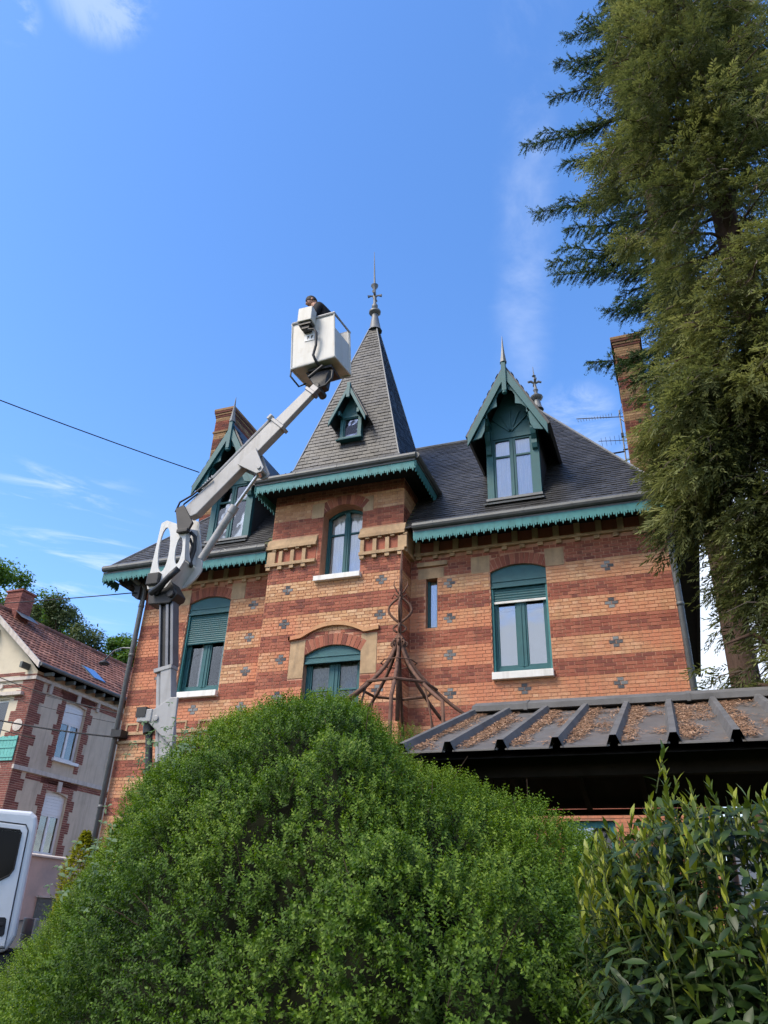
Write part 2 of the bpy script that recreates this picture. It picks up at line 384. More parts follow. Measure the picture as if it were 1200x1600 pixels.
# ------------------------------------------------------------------ mesh helper
class MB:
    def __init__(s):
        s.v, s.f, s.m, s.r, s.starts = [], [], [], [], []
    def add(s, vs, fs, m=0, r=0.5):
        o = len(s.v)
        s.starts.append(o)
        s.v.extend([tuple(p) for p in vs])
        for f in fs:
            s.f.append(tuple(i+o for i in f)); s.m.append(m); s.r.append(r)
    def box(s, x0, x1, y0, y1, z0, z1, m=0, r=0.5, T=None):
        vs = [(x0, y0, z0), (x1, y0, z0), (x1, y1, z0), (x0, y1, z0), (x0, y0, z1), (x1, y0, z1), (x1, y1, z1), (x0, y1, z1)]
        if T is not None: vs = [T @ Vector(p) for p in vs]
        s.add(vs, [(0, 3, 2, 1), (4, 5, 6, 7), (0, 1, 5, 4), (1, 2, 6, 5), (2, 3, 7, 6), (3, 0, 4, 7)], m, r)
    def prism(s, poly, y0, y1, axis='y', m=0, r=0.5, T=None):
        """poly of (a, b); axis y: (a, y, b); axis x: (y, a, b); axis z: (a, b, z)"""
        n = len(poly)
        def P(a, b, d):
            p = (a, d, b) if axis == 'y' else ((d, a, b) if axis == 'x' else (a, b, d))
            return T @ Vector(p) if T is not None else p
        vs = [P(a, b, y0) for a, b in poly] + [P(a, b, y1) for a, b in poly]
        area = sum(poly[i][0]*poly[(i+1) % n][1] - poly[(i+1) % n][0]*poly[i][1] for i in range(n))
        fl = (area > 0) == (axis in ('y',))
        f1, f2 = tuple(range(n)), tuple(range(2*n-1, n-1, -1))
        sides = [(i, i+n, (i+1) % n+n, (i+1) % n) for i in range(n)]
        fs = [f1, f2] + sides
        if not fl: fs = [tuple(reversed(f)) for f in fs]
        s.add(vs, fs, m, r)
    def tube(s, pts, rad, n=8, m=0, r=0.5, cap=True):
        pts = [Vector(p) for p in pts]
        k = len(pts)
        rads = rad if isinstance(rad, (list, tuple)) else [rad]*k
        vs = []
        prev = None
        for i, p in enumerate(pts):
            t = (pts[min(i+1, k-1)] - pts[max(i-1, 0)])
            t = t.normalized() if t.length > 1e-9 else Vector((0, 0, 1))
            if prev is None:
                a = t.orthogonal().normalized()
            else:
                a = prev - t*prev.dot(t)
                a = a.normalized() if a.length > 1e-6 else t.orthogonal().normalized()
            prev = a
            b = t.cross(a)
            for j in range(n):
                q = 2*PI*j/n
                vs.append(p + (a*math.cos(q) + b*math.sin(q))*rads[i])
        fs = []
        for i in range(k-1):
            for j in range(n):
                fs.append((i*n+j, i*n+(j+1) % n, (i+1)*n+(j+1) % n, (i+1)*n+j))
        if cap:
            fs.append(tuple(range(n-1, -1, -1)))
            fs.append(tuple((k-1)*n+j for j in range(n)))
        s.add(vs, fs, m, r)
    def lathe(s, c, prof, n=12, m=0, r=0.5, axis=Vector((0, 0, 1))):
        c = Vector(c)
        axis = axis.normalized()
        s.tube([c + axis*z for _, z in prof], [max(q, 0.0005) for q, _ in prof], n, m, r)
    def quad(s, a, b, c, d, m=0, r=0.5):
        s.add([a, b, c, d], [(0, 1, 2, 3)], m, r)
    def mesh(s, name, mats, smooth=False):
        me = bpy.data.meshes.new(name)
        me.from_pydata(s.v, [], s.f)
        for x in (mats if isinstance(mats, (list, tuple)) else [mats]): me.materials.append(x)
        if s.f:
            me.polygons.foreach_set('material_index', np.array(s.m, dtype=np.int32))
            a = me.attributes.new('rnd', 'FLOAT', 'FACE')
            a.data.foreach_set('value', np.array(s.r, dtype=np.float32))
            if smooth:
                me.polygons.foreach_set('use_smooth', np.ones(len(s.f), dtype=bool))
        me.update()
        return me

def wmat(o):
    mtx = Matrix.Identity(4)
    chain = []
    while o is not None:
        chain.append(o); o = o.parent
    for q in reversed(chain):
        mtx = mtx @ q.matrix_parent_inverse @ Matrix.LocRotScale(q.location, q.rotation_euler, q.scale)
    return mtx

def link(o, parent=None):
    COL.objects.link(o)
    if parent is not None:
        o.parent = parent
        o.matrix_parent_inverse = wmat(parent).inverted()
    return o

def obj(name, mb, mats=None, parent=None, smooth=False, kind=None, bevel=0.0, label=None, auto=None):
    me = mb.mesh(name, mats, smooth) if isinstance(mb, MB) else mb
    o = bpy.data.objects.new(name, me)
    link(o, parent)
    if kind: o['kind'] = kind
    if label: o['label'] = label
    if bevel:
        b = o.modifiers.new('edge', 'BEVEL')
        b.width = bevel; b.segments = 2; b.limit_method = 'ANGLE'; b.angle_limit = R(40)
    if auto:
        # keep hard edges by splitting them in the mesh
        me.polygons.foreach_set('use_smooth', np.ones(len(me.polygons), dtype=bool))
        me.set_sharp_from_angle(angle=R(auto))
    return o

def obj_split(name, mb, mats, parent, **kw):
    """One object for each shape added to the MB."""
    st = sorted(set(mb.starts)) + [len(mb.v)]
    fi = 0
    for a, b in zip(st, st[1:]):
        q = MB()
        q.v = mb.v[a:b]
        while fi < len(mb.f) and max(mb.f[fi]) < b:
            q.f.append(tuple(i-a for i in mb.f[fi])); q.m.append(mb.m[fi]); q.r.append(mb.r[fi]); fi += 1
        if q.f: obj(name, q, mats, parent, **kw)

def tag(o, label, cat, group=None, kind=None):
    if label: o['label'] = label
    if cat: o['category'] = cat
    if group: o['group'] = group
    if kind: o['kind'] = kind
    return o

def thing(name, loc, label, cat, group=None):
    o = bpy.data.objects.new(name, None)
    o.empty_display_size = 0.3
    COL.objects.link(o)
    o.location = loc
    return tag(o, label, cat, group)

def holed(name, outer, holes, depth, mats, T, parent, bevel=0.0):
    """A flat plate with holes: outlines in (a, b), extruded by depth, placed by the matrix T."""
    cu = bpy.data.curves.new(name, 'CURVE')
    cu.dimensions = '2D'
    cu.fill_mode = 'BOTH'
    cu.extrude = depth/2
    for poly in [outer] + list(holes):
        sp = cu.splines.new('POLY')
        sp.points.add(len(poly)-1)
        for i, (a, b) in enumerate(poly): sp.points[i].co = (a, b, 0, 1)
        sp.use_cyclic_u = True
    t = bpy.data.objects.new(name, cu)
    COL.objects.link(t)
    dg = bpy.context.evaluated_depsgraph_get()
    me = bpy.data.meshes.new_from_object(t.evaluated_get(dg))
    bpy.data.objects.remove(t)
    bpy.data.curves.remove(cu)
    me.transform(T)
    me.materials.clear()
    for x in (mats if isinstance(mats, (list, tuple)) else [mats]): me.materials.append(x)
    me.name = name
    o = bpy.data.objects.new(name, me)
    link(o, parent)
    if bevel:
        b = o.modifiers.new('edge', 'BEVEL')
        b.width = bevel; b.segments = 1; b.limit_method = 'ANGLE'; b.angle_limit = R(50)
    return o

def plane_T(origin, a, b):
    a, b = Vector(a).normalized(), Vector(b).normalized()
    c = a.cross(b)
    t = Matrix.Identity(4)
    for i in range(3):
        t[i][0], t[i][1], t[i][2], t[i][3] = a[i], b[i], c[i], origin[i]
    return t

def oval(cx, cz, rx, rz, n=18, tilt=0.0):
    out = []
    for i in range(n):
        q = 2*PI*i/n
        a, b = rx*math.cos(q), rz*math.sin(q)
        out.append((cx + a*math.cos(tilt) - b*math.sin(tilt), cz + a*math.sin(tilt) + b*math.cos(tilt)))
    return out

def nz(x, y, z=0.0):
    return noise.noise(Vector((x, y, z)))

# ---- leaves in bulk ------------------------------------------------
def norm(a):
    return a/np.maximum(np.linalg.norm(a, axis=1, keepdims=True), 1e-9)

def leaf_mesh(name, P, D, NN, Ln, W, rnd, mats, fold=0.25, shape='diamond'):
    n = len(P)
    D = norm(D)
    S = norm(np.cross(D, NN))
    U = norm(np.cross(S, D))
    Ln = np.broadcast_to(np.asarray(Ln, float), (n,))[:, None]
    W = np.broadcast_to(np.asarray(W, float), (n,))[:, None]
    if shape == 'diamond':
        v = np.stack([P, P + D*Ln*0.5 - S*W*0.5 + U*W*fold, P + D*Ln, P + D*Ln*0.5 + S*W*0.5 + U*W*fold], 1)
        tri = np.array([[0, 1, 2], [0, 2, 3]])
    else:  # long curved leaf, 8 verts, 6 faces
        dr = -U*Ln*0.10
        v = np.stack([P, P + D*Ln*0.28 - S*W*0.42 + U*W*fold, P + D*Ln*0.28 + U*0, P + D*Ln*0.28 + S*W*0.42 + U*W*fold,
                      P + D*Ln*0.62 - S*W*0.46 + U*W*fold + dr*0.5, P + D*Ln*0.62 + dr*0.6, P + D*Ln*0.62 + S*W*0.46 + U*W*fold + dr*0.5,
                      P + D*Ln + dr*1.6], 1)
        tri = np.array([[0, 1, 2], [0, 2, 3], [1, 4, 5], [1, 5, 2], [2, 5, 6], [2, 6, 3], [4, 7, 5], [5, 7, 6]])
    k, t = v.shape[1], len(tri)
    idx = (np.arange(n)[:, None, None]*k + tri[None]).reshape(-1)
    me = bpy.data.meshes.new(name)
    me.vertices.add(n*k)
    me.vertices.foreach_set('co', v.reshape(-1).astype(np.float32))
    me.loops.add(n*t*3)
    me.loops.foreach_set('vertex_index', idx.astype(np.int32))
    me.polygons.add(n*t)
    me.polygons.foreach_set('loop_start', (np.arange(n*t)*3).astype(np.int32))
    me.polygons.foreach_set('loop_total', np.full(n*t, 3, dtype=np.int32))
    a = me.attributes.new('rnd', 'FLOAT', 'FACE')
    a.data.foreach_set('value', np.repeat(np.asarray(rnd, dtype=np.float32), t))
    for x in (mats if isinstance(mats, (list, tuple)) else [mats]): me.materials.append(x)
    me.update(calc_edges=True)
    return me

# ------------------------------------------------------------------ ground, road, hill
def sstep(t):
    t = min(max(t, 0), 1)
    return t*t*(3-2*t)

def zg(x, y):
    s = sstep((-3.6-x)/1.6)
    street = min(max(0.5 + 0.09*(y-9), 0.25), 1.45)
    h = 0.0
    if x < -8 and y > 36:
        h = 14.0*sstep((y-36)/30)*sstep((-x-8)/24)
    return s*street + h

def build_ground():
    xs = sorted(set([-400, -250, -160] + list(np.arange(-120, -20, 6)) + list(np.arange(-24, -6, 2)) + list(np.arange(-6, -3, 0.25)) + list(np.arange(-3, 12, 3)) + [20, 40, 90, 200, 400]))
    ys = sorted(set([-400, -200, -90, -40, -20, -10] + list(np.arange(-6, 40, 2)) + list(np.arange(40, 90, 5)) + [110, 150, 220, 400, 600]))
    mb = MB()
    vs = [(x, y, zg(x, y)) for y in ys for x in xs]
    w = len(xs)
    mb.add(vs, [(j*w+i, j*w+i+1, (j+1)*w+i+1, (j+1)*w+i) for j in range(len(ys)-1) for i in range(w-1)])
    o = obj('ground', mb, GROUND, smooth=True)
    tag(o, None, None, kind='structure')
    mb = MB()
    xs2 = [-18.2, -16, -14, -13.2]
    ys2 = list(np.arange(-6, 37, 1.0))
    for j in range(len(ys2)-1):
        for i in range(len(xs2)-1):
            mb.quad(*[(x, y, zg(x, y)+0.006) for x, y in ((xs2[i], ys2[j]), (xs2[i+1], ys2[j]), (xs2[i+1], ys2[j+1]), (xs2[i], ys2[j+1]))])
    for (xa, xb) in ((-13.2, -9), (-9, -5.6)):
        for j in range(len(ys2)-1):
            if 7 <= ys2[j] < 13:
                mb.quad(*[(x, y, zg(x, y)+0.006) for x, y in ((xa, ys2[j]), (xb, ys2[j]), (xb, ys2[j+1]), (xa, ys2[j+1]))])
    o = obj('road', mb, ASPH)
    tag(o, None, None, kind='structure')
build_ground()

# ------------------------------------------------------------------ the villa
VILLA = thing('villa', (-5.5, 18, 0), 'villa of striped red and yellow brick with slate spire and teal eaves', 'house')
Y0, YT = 14.0, 13.45                     # faces of the main wall and of the turret
CH, REF = 0.07, 7.67                     # brick course, top of a red band
XL, XR = -11.54, 0.38
TX0, TX1 = -7.93, -4.79
SLOPE = 1.24
EY, EZ = 13.4, 9.0

def course_colour(i, z):
    if i < -6: return 0
    if i < 0: return 1
    return 0 if i % 11 < 5 else 1

def arc(o, x):
    c, h = (o['x0']+o['x1'])/2, (o['x1']-o['x0'])/2
    t = (x-c)/h
    return o['zs'] + (o['zc']-o['zs'])*(1-t*t)

def voussoirs(bl, o, Y, m=0, hgt=0.235, n=None):
    w = o['x1']-o['x0']
    n = n or int(w/0.083)
    c, h = (o['x0']+o['x1'])/2, w/2
    rise = max(o['zc']-o['zs'], 0.02)
    rad = (h*h+rise*rise)/(2*rise)
    cz = o['zc']-rad
    a0 = math.asin(min(h/rad, 1))
    for k in range(n):
        qa, qb = -a0 + 2*a0*k/n, -a0 + 2*a0*(k+1)/n
        g = (qb-qa)*0.08
        qa, qb = qa+g, qb-g
        poly = [(c+rad*math.sin(qa), cz+rad*math.cos(qa)), (c+rad*math.sin(qb), cz+rad*math.cos(qb)),
                (c+(rad+hgt)*math.sin(qb), cz+(rad+hgt)*math.cos(qb)), (c+(rad+hgt)*math.sin(qa), cz+(rad+hgt)*math.cos(qa))]
        bl.prism(poly, Y-0.008-random.random()*0.004, Y+0.02, 'y', m, random.random())

OPEN = {
    'right': dict(x0=-3.08, x1=-1.95, zb=5.90, zs=8.05, zc=8.18, d=0.16),
    'left': dict(x0=-10.26, x1=-9.16, zb=5.98, zs=8.12, zc=8.25, d=0.22),
    'slit': dict(x0=-4.45, x1=-4.20, zb=6.97, zs=8.06, zc=8.062, d=0.22),
    'door': dict(x0=-1.95, x1=-1.12, zb=0.3, zs=3.3, zc=3.302, d=0.15),
}
TOPEN = {
    'high': dict(x0=-6.68, x1=-5.74, zb=8.13, zs=9.68, zc=9.86, d=0.30),
    'low': dict(x0=-6.86, x1=-5.62, zb=4.3, zs=6.42, zc=6.60, d=0.20),
}
STONES_M = [(-3.47, -3.08, 8.06, 8.43), (-1.95, -1.58, 8.04, 8.42), (-10.62, -10.26, 8.1, 8.47), (-9.16, -8.80, 8.1, 8.5), (-4.62, -4.06, 8.062, 8.30)]
STONES_T = [(-6.98, -6.68, 9.60, 9.97), (-5.74, -5.50, 9.60, 9.97), (-7.20, -6.86, 5.95, 6.74), (-5.62, -5.28, 5.95, 6.78)]

def cut(iv, a, b):
    out = []
    for p, q in iv:
        if b <= p or a >= q: out.append((p, q)); continue
        if a > p: out.append((p, a))
        if b < q: out.append((b, q))
    return out

def lay(x0, x1, z0, z1, opens, rects, crosses, colour=course_colour, phase=0.0):
    """Bricks of one wall face: list of (kind, xa, xb, za, zb)."""
    out = []
    i0, i1 = int(math.floor((REF-z1)/CH+0.5)), int(math.floor((REF-z0)/CH+0.5))
    for i in range(i0, i1):
        zt = REF - CH*i
        zbm = zt - CH
        zm = (zt+zbm)/2
        iv = [(x0, x1)]
        for o in opens:
            if zbm < o['zs'] and zt > o['zb']+0.02: iv = cut(iv, o['x0'], o['x1'])
            if zt > o['zs'] and zbm < o['zc']+0.245 and o['zc']-o['zs'] > 0.01:
                c, h = (o['x0']+o['x1'])/2, (o['x1']-o['x0'])/2
                t = 1-((zbm-0.235-o['zs'])/(o['zc']-o['zs']))
                w = h*1.0 if t >= 1 else h*math.sqrt(max(t, 0))
                if t > 0: iv = cut(iv, c-w-0.01, c+w+0.01)
        for (a, b, c, d) in rects:
            if zm > c and zm < d: iv = cut(iv, a-0.005, b+0.005)
        k = colour(i, zm)
        grey = []
        if k == 1 and i % 11 in (6, 7, 8) or (i < 0 and i in (-5, -4, -3)):
            mid = i % 11 == 7 or i == -4
            for cx, zlo, zhi in crosses:
                if zlo < zm < zhi:
                    w = 0.125 if mid else 0.058
                    for (p, q) in iv:
                        if p < cx-w and q > cx+w: grey.append((cx-w, cx+w)); break
        for a, b in grey:
            iv = cut(iv, a, b)
            if b-a > 0.2:
                out.append((2, a, (a+b)/2, zbm, zt)); out.append((2, (a+b)/2, b, zbm, zt))
            else: out.append((2, a, b, zbm, zt))
        for p, q in iv:
            if q-p < 0.03: continue
            # flemish bond from a fixed phase
            S, H = 0.23, 0.115
            per = S+H
            off = phase + (0 if i % 2 == 0 else (S+H)/2+0.0)
            n = math.floor((p-off)/per)
            x = off + n*per
            j = 0
            while x < q:
                w = S if j % 2 == 0 else H
                a, b = max(x, p), min(x+w, q)
                if b-a > 0.035: out.append((k, a, b, zbm, zt))
                x += w; j += 1
    return out

def backing(mb, Y, x0, x1, z0, z1, opens, m=0, mj=0):
    xs = {x0, x1}
    for o in opens:
        for k in range(9): xs.add(o['x0'] + (o['x1']-o['x0'])*k/8)
    xs = sorted(xs)
    for a, b in zip(xs, xs[1:]):
        mid = (a+b)/2
        ops = sorted([o for o in opens if o['x0'] < mid < o['x1']], key=lambda o: o['zb'])
        la, lb = z0, z0
        for o in ops:
            mb.quad((a, Y, la), (b, Y, lb), (b, Y, o['zb']), (a, Y, o['zb']), m)
            la, lb = arc(o, a), arc(o, b)
            mb.quad((a, Y, la), (b, Y, lb), (b, Y+o['d'], lb), (a, Y+o['d'], la), mj)
        mb.quad((a, Y, la), (b, Y, lb), (b, Y, z1), (a, Y, z1), m)
    for o in opens:
        for x in (o['x0'], o['x1']):
            mb.quad((x, Y, o['zb']), (x, Y+o['d']+0.1, o['zb']), (x, Y+o['d']+0.1, o['zs']), (x, Y, o['zs']), mj)
        mb.quad((o['x0'], Y, o['zb']), (o['x1'], Y, o['zb']), (o['x1'], Y+o['d']+0.1, o['zb']), (o['x0'], Y+o['d']+0.1, o['zb']), mj)

def build_walls():
    mb = MB()
    mo, to = list(OPEN.values()), list(TOPEN.values())
    backing(mb, Y0, XL, TX0+0.05, 0.0, 8.95, [OPEN['left']])
    backing(mb, Y0, TX1-0.05, XR, 0.0, 8.95, [OPEN['right'], OPEN['slit'], OPEN['door']])
    backing(mb, YT, TX0, TX1, 0.0, 10.32, to)
    # flanks, back and the turret's sides
    mb.quad((XL, Y0, 0), (XL, 24.5, 0), (XL, 24.5, 8.95), (XL, Y0, 8.95))
    mb.quad((XR, Y0, 0), (XR, 24.5, 0), (XR, 24.5, 8.95), (XR, Y0, 8.95))
    mb.quad((XL, 24.5, 0), (XR, 24.5, 0), (XR, 24.5, 8.95), (XL, 24.5, 8.95))
    for x in (TX0, TX1):
        mb.quad((x, YT, 0), (x, 16.6, 0), (x, 16.6, 10.32), (x, YT, 10.32))
    mb.quad((TX0, 16.6, 8), (TX1, 16.6, 8), (TX1, 16.6, 10.32), (TX0, 16.6, 10.32))
    wall = obj('wall', mb, [MORTAR], VILLA)
    bricks = []
    crM = [(-3.94, 5.2, 8.1), (-2.5, 5.3, 5.8), (-0.77, 5.2, 8.1), (-8.54, 5.2, 8.1), (-9.72, 5.3, 5.8), (-10.75, 5.9, 6.6), (-11.0, 5.2, 5.8)]
    crT = [(-5.24, 5.2, 8.1), (-7.4, 5.2, 8.1)]
    tcol = lambda i, z: (1 if 9.66 < z < 10.02 else (0 if z > 8.5 else course_colour(i, z)))
    rm = list(STONES_M) + [(XL, XR, 8.50, 8.66), (-3.08, -1.95, 5.80, 5.91), (-10.28, -9.14, 5.86, 5.99), (-4.62, -3.98, 8.33, 8.44), (XL, TX0, 4.93, 5.01), (XL, TX0, 5.12, 5.19)]
    rt_ = list(STONES_T) + [(TX0, -6.78, 8.42, 9.20), (-5.76, TX1, 8.42, 9.20), (-6.75, -5.68, 8.02, 8.14)]
    for k, a, b, c, d in lay(XL, TX0, 1.0, 8.93, [OPEN['left']], rm, crM): bricks.append((k, a, b, c, d, Y0))
    for k, a, b, c, d in lay(TX1, XR, 0.2, 8.93, [OPEN['right'], OPEN['slit'], OPEN['door']], rm, crM): bricks.append((k, a, b, c, d, Y0))
    for k, a, b, c, d in lay(TX0, TX1, 1.5, 10.3, to, rt_, crT, tcol, 0.06): bricks.append((k, a, b, c, d, YT))
    # the 300 bricks that show largest (nearest full bricks in the open part of the wall) are single objects
    G = 0.0074
    def openly(bk):
        k, a, b, c, d, Y = bk
        full = abs((b-a)-0.23) < 1e-3 or abs((b-a)-0.115) < 1e-3 or (k == 2 and abs((b-a)-0.125) < 2e-3)
        return full and Y == Y0 and a > -4.0 and 5.42 < c < 8.45
    cand = [b for b in bricks if openly(b)]
    cand.sort(key=lambda q: np.linalg.norm(np.array([(q[1]+q[2])/2, q[5], (q[3]+q[4])/2]) - CAMPOS))
    single = set(map(id, cand[:300]))
    lib = {}
    mats = [RED, YEL, GRY]
    def lib_mesh(k, w):
        var = random.randrange(6)
        key = (k, round(w, 3), var)
        if key not in lib:
            b = MB()
            b.box(-w/2+G, w/2-G, -0.007-0.0015*(var % 3), 0.012, -CH/2+G*0.8, CH/2-G*0.8, 0, (var+0.5)/6)
            lib[key] = b.mesh('brick', [mats[k]])
        return lib[key]
    rest = MB()
    for bk in bricks:
        k, a, b, c, d, Y = bk
        if id(bk) in single:
            o = bpy.data.objects.new('brick', lib_mesh(k, b-a))
            o.location = ((a+b)/2, Y, (c+d)/2)
            COL.objects.link(o)
            o.parent = wall
            o.matrix_parent_inverse = wmat(wall).inverted()
        else:
            pr = 0.006 + random.random()*0.005
            rest.box(a+G, b-G, Y-pr, Y+0.012, c+G*0.8, d-G*0.8, k, random.random())
    # short flank of the turret, seen edge-on beside the right wing
    for x, sgn in ((TX1, 1),):
        for i in range(int((REF-10.3)/CH), int((REF-3.6)/CH)):
            zt = REF-CH*i; zb = zt-CH
            k = tcol(i, (zt+zb)/2)
            if 8.42 < zb < 9.2: continue
            y = YT + (0.0 if i % 2 else -0.115)
            while y < (16.5 if zb > 9 else Y0):
                a, b = max(y, YT), min(y+0.23, Y0 if zb < 9 else 16.5)
                if b-a > 0.03: rest.box(x-0.01, x+0.008, a+G, b-G, zb+G, zt-G, k, random.random())
                y += 0.23
    for o_, Y in ((OPEN['right'], Y0), (OPEN['left'], Y0), (TOPEN['high'], YT), (TOPEN['low'], YT)):
        voussoirs(rest, o_, Y)
    obj('brickwork', rest, mats, wall, kind='stuff')
    # dressed stone: skewbacks, lintel, ledges, cornices with their corbels
    st = MB()
    for a, b, c, d in STONES_M: st.box(a, b, Y0-0.011, Y0+0.02, c, d)
    for a, b, c, d in STONES_T: st.box(a, b, YT-0.011, YT+0.02, c, d)
    st.box(-4.63, -3.98, Y0-0.06, Y0+0.02, 8.33, 8.43)
    st.box(XL-0.02, TX0, Y0-0.05, Y0+0.02, 4.94, 5.005)
    st.box(XL-0.02, TX0, Y0-0.03, Y0+0.02, 5.125, 5.185)
    x = XL+0.15
    while x < TX0-0.3:                                   # little raised frames in the plinth band
        st.box(x, x+0.34, Y0-0.025, Y0+0.02, 5.34, 5.385)
        st.box(x, x+0.045, Y0-0.025, Y0+0.02, 5.20, 5.34)
        st.box(x+0.295, x+0.34, Y0-0.025, Y0+0.02, 5.20, 5.34)
        x += 0.62
    obj_split('dressed_stone', st, STONE, wall, bevel=0.004)
    # cornice under the main eaves
    co = MB()
    for a, b in ((XL, TX0-0.08), (TX1+0.08, XR)):
        co.box(a, b, Y0-0.075, Y0+0.01, 8.585, 8.65)
        n = int((b-a)/0.37)
        for k in range(n+1):
            x = a + 0.05 + k*0.37
            if x+0.11 > b: break
            co.box(x, x+0.11, Y0-0.06, Y0+0.01, 8.505, 8.583)
        n = int((b-a)/0.42)
        for k in range(n+1):
            x = a + 0.02 + k*0.42
            if x+0.12 > b: break
            co.box(x, x+0.12, Y0-0.06, Y0+0.01, 8.652, 8.93)
    for a, b in ((TX0-0.06, -6.78), (-5.76, TX1+0.06)):
        co.box(a, b, YT-0.085, YT+0.01, 8.50, 8.575)
        k = a+0.02
        while k+0.1 < b+0.03:
            co.box(k, k+0.1, YT-0.07, YT+0.01, 8.42, 8.498); k += 0.285
        k = a+0.02; q = 0
        while k+0.09 < b+0.03:
            outer = (k-a < 0.3 and a < -7) or (b-k < 0.4 and b > -5)
            co.box(k, k+(0.20 if outer else 0.09), YT-0.065, YT+0.01, 8.577, 8.865)
            co.box(k+0.12, k+0.21, YT-0.08, YT+0.01, 8.868, 8.905)
            k += 0.285; q += 1
        co.box(a-0.02, b, YT-0.10, YT+0.01, 8.908, 8.99)
        co.prism([(YT-0.075, 8.992), (YT+0.01, 8.992), (YT+0.01, 9.19), (YT-0.03, 9.15)], a-0.01, b, 'x')
    for s, x in ((1, TX1), (-1, TX0)):                   # returns round the turret's corners
        xa, xb = (x, x+0.09) if s > 0 else (x-0.09, x)
        co.box(xa, xb, YT+0.012, Y0+0.3, 8.50, 8.575)
        co.box(xa, xb-0.02 if s > 0 else xb, YT+0.012, Y0+0.3, 8.577, 8.905)
        co.box(xa, xb, YT+0.012, Y0+0.3, 8.908, 8.99)
        co.box(xa, xa+0.04 if s > 0 else xb, YT+0.012, Y0+0.4, 8.992, 9.17)
    obj_split('cornice_stone', co, STONE, wall, bevel=0.005)
    pb = MB()
    for a, b in ((TX0-0.03, -6.80), (-5.74, TX1+0.03)):
        pb.box(a, b, YT-0.012, YT+0.01, 8.577, 8.90, 0, 0.7)
    for a, b in ((XL, TX0-0.08), (TX1+0.08, XR)):
        pb.box(a, b, Y0-0.012, Y0+0.005, 8.652, 8.93, 0, 0.4)
    obj_split('frieze_panel', pb, RED, wall)
    # moulded hood over the lower turret window
    hm = MB()
    o = TOPEN['low']
    pts = [(-7.24, 6.75), (-6.98, 6.78)] + [(-6.92+1.36*k/12, 6.80+0.20*(1-((k-6)/6)**2)) for k in range(13)] + [(-5.5, 6.80), (-5.24, 6.83)]
    for (a, b), (c, d) in zip(pts, pts[1:]):
        hm.add([(a, YT-0.07, b), (c, YT-0.07, d), (c, YT-0.07, d+0.085), (a, YT-0.07, b+0.085), (a, YT+0.01, b), (c, YT+0.01, d), (c, YT+0.01, d+0.085), (a, YT+0.01, b+0.085)],
               [(0, 1, 2, 3), (0, 4, 5, 1), (3, 2, 6, 7)], 0, 0.35)
    hm.box(-7.24, -7.2, YT-0.07, YT+0.01, 6.75, 6.835, 0, 0.35)
    obj('hood_mould', hm, YEL, wall)
    return wall
WALL = build_walls()

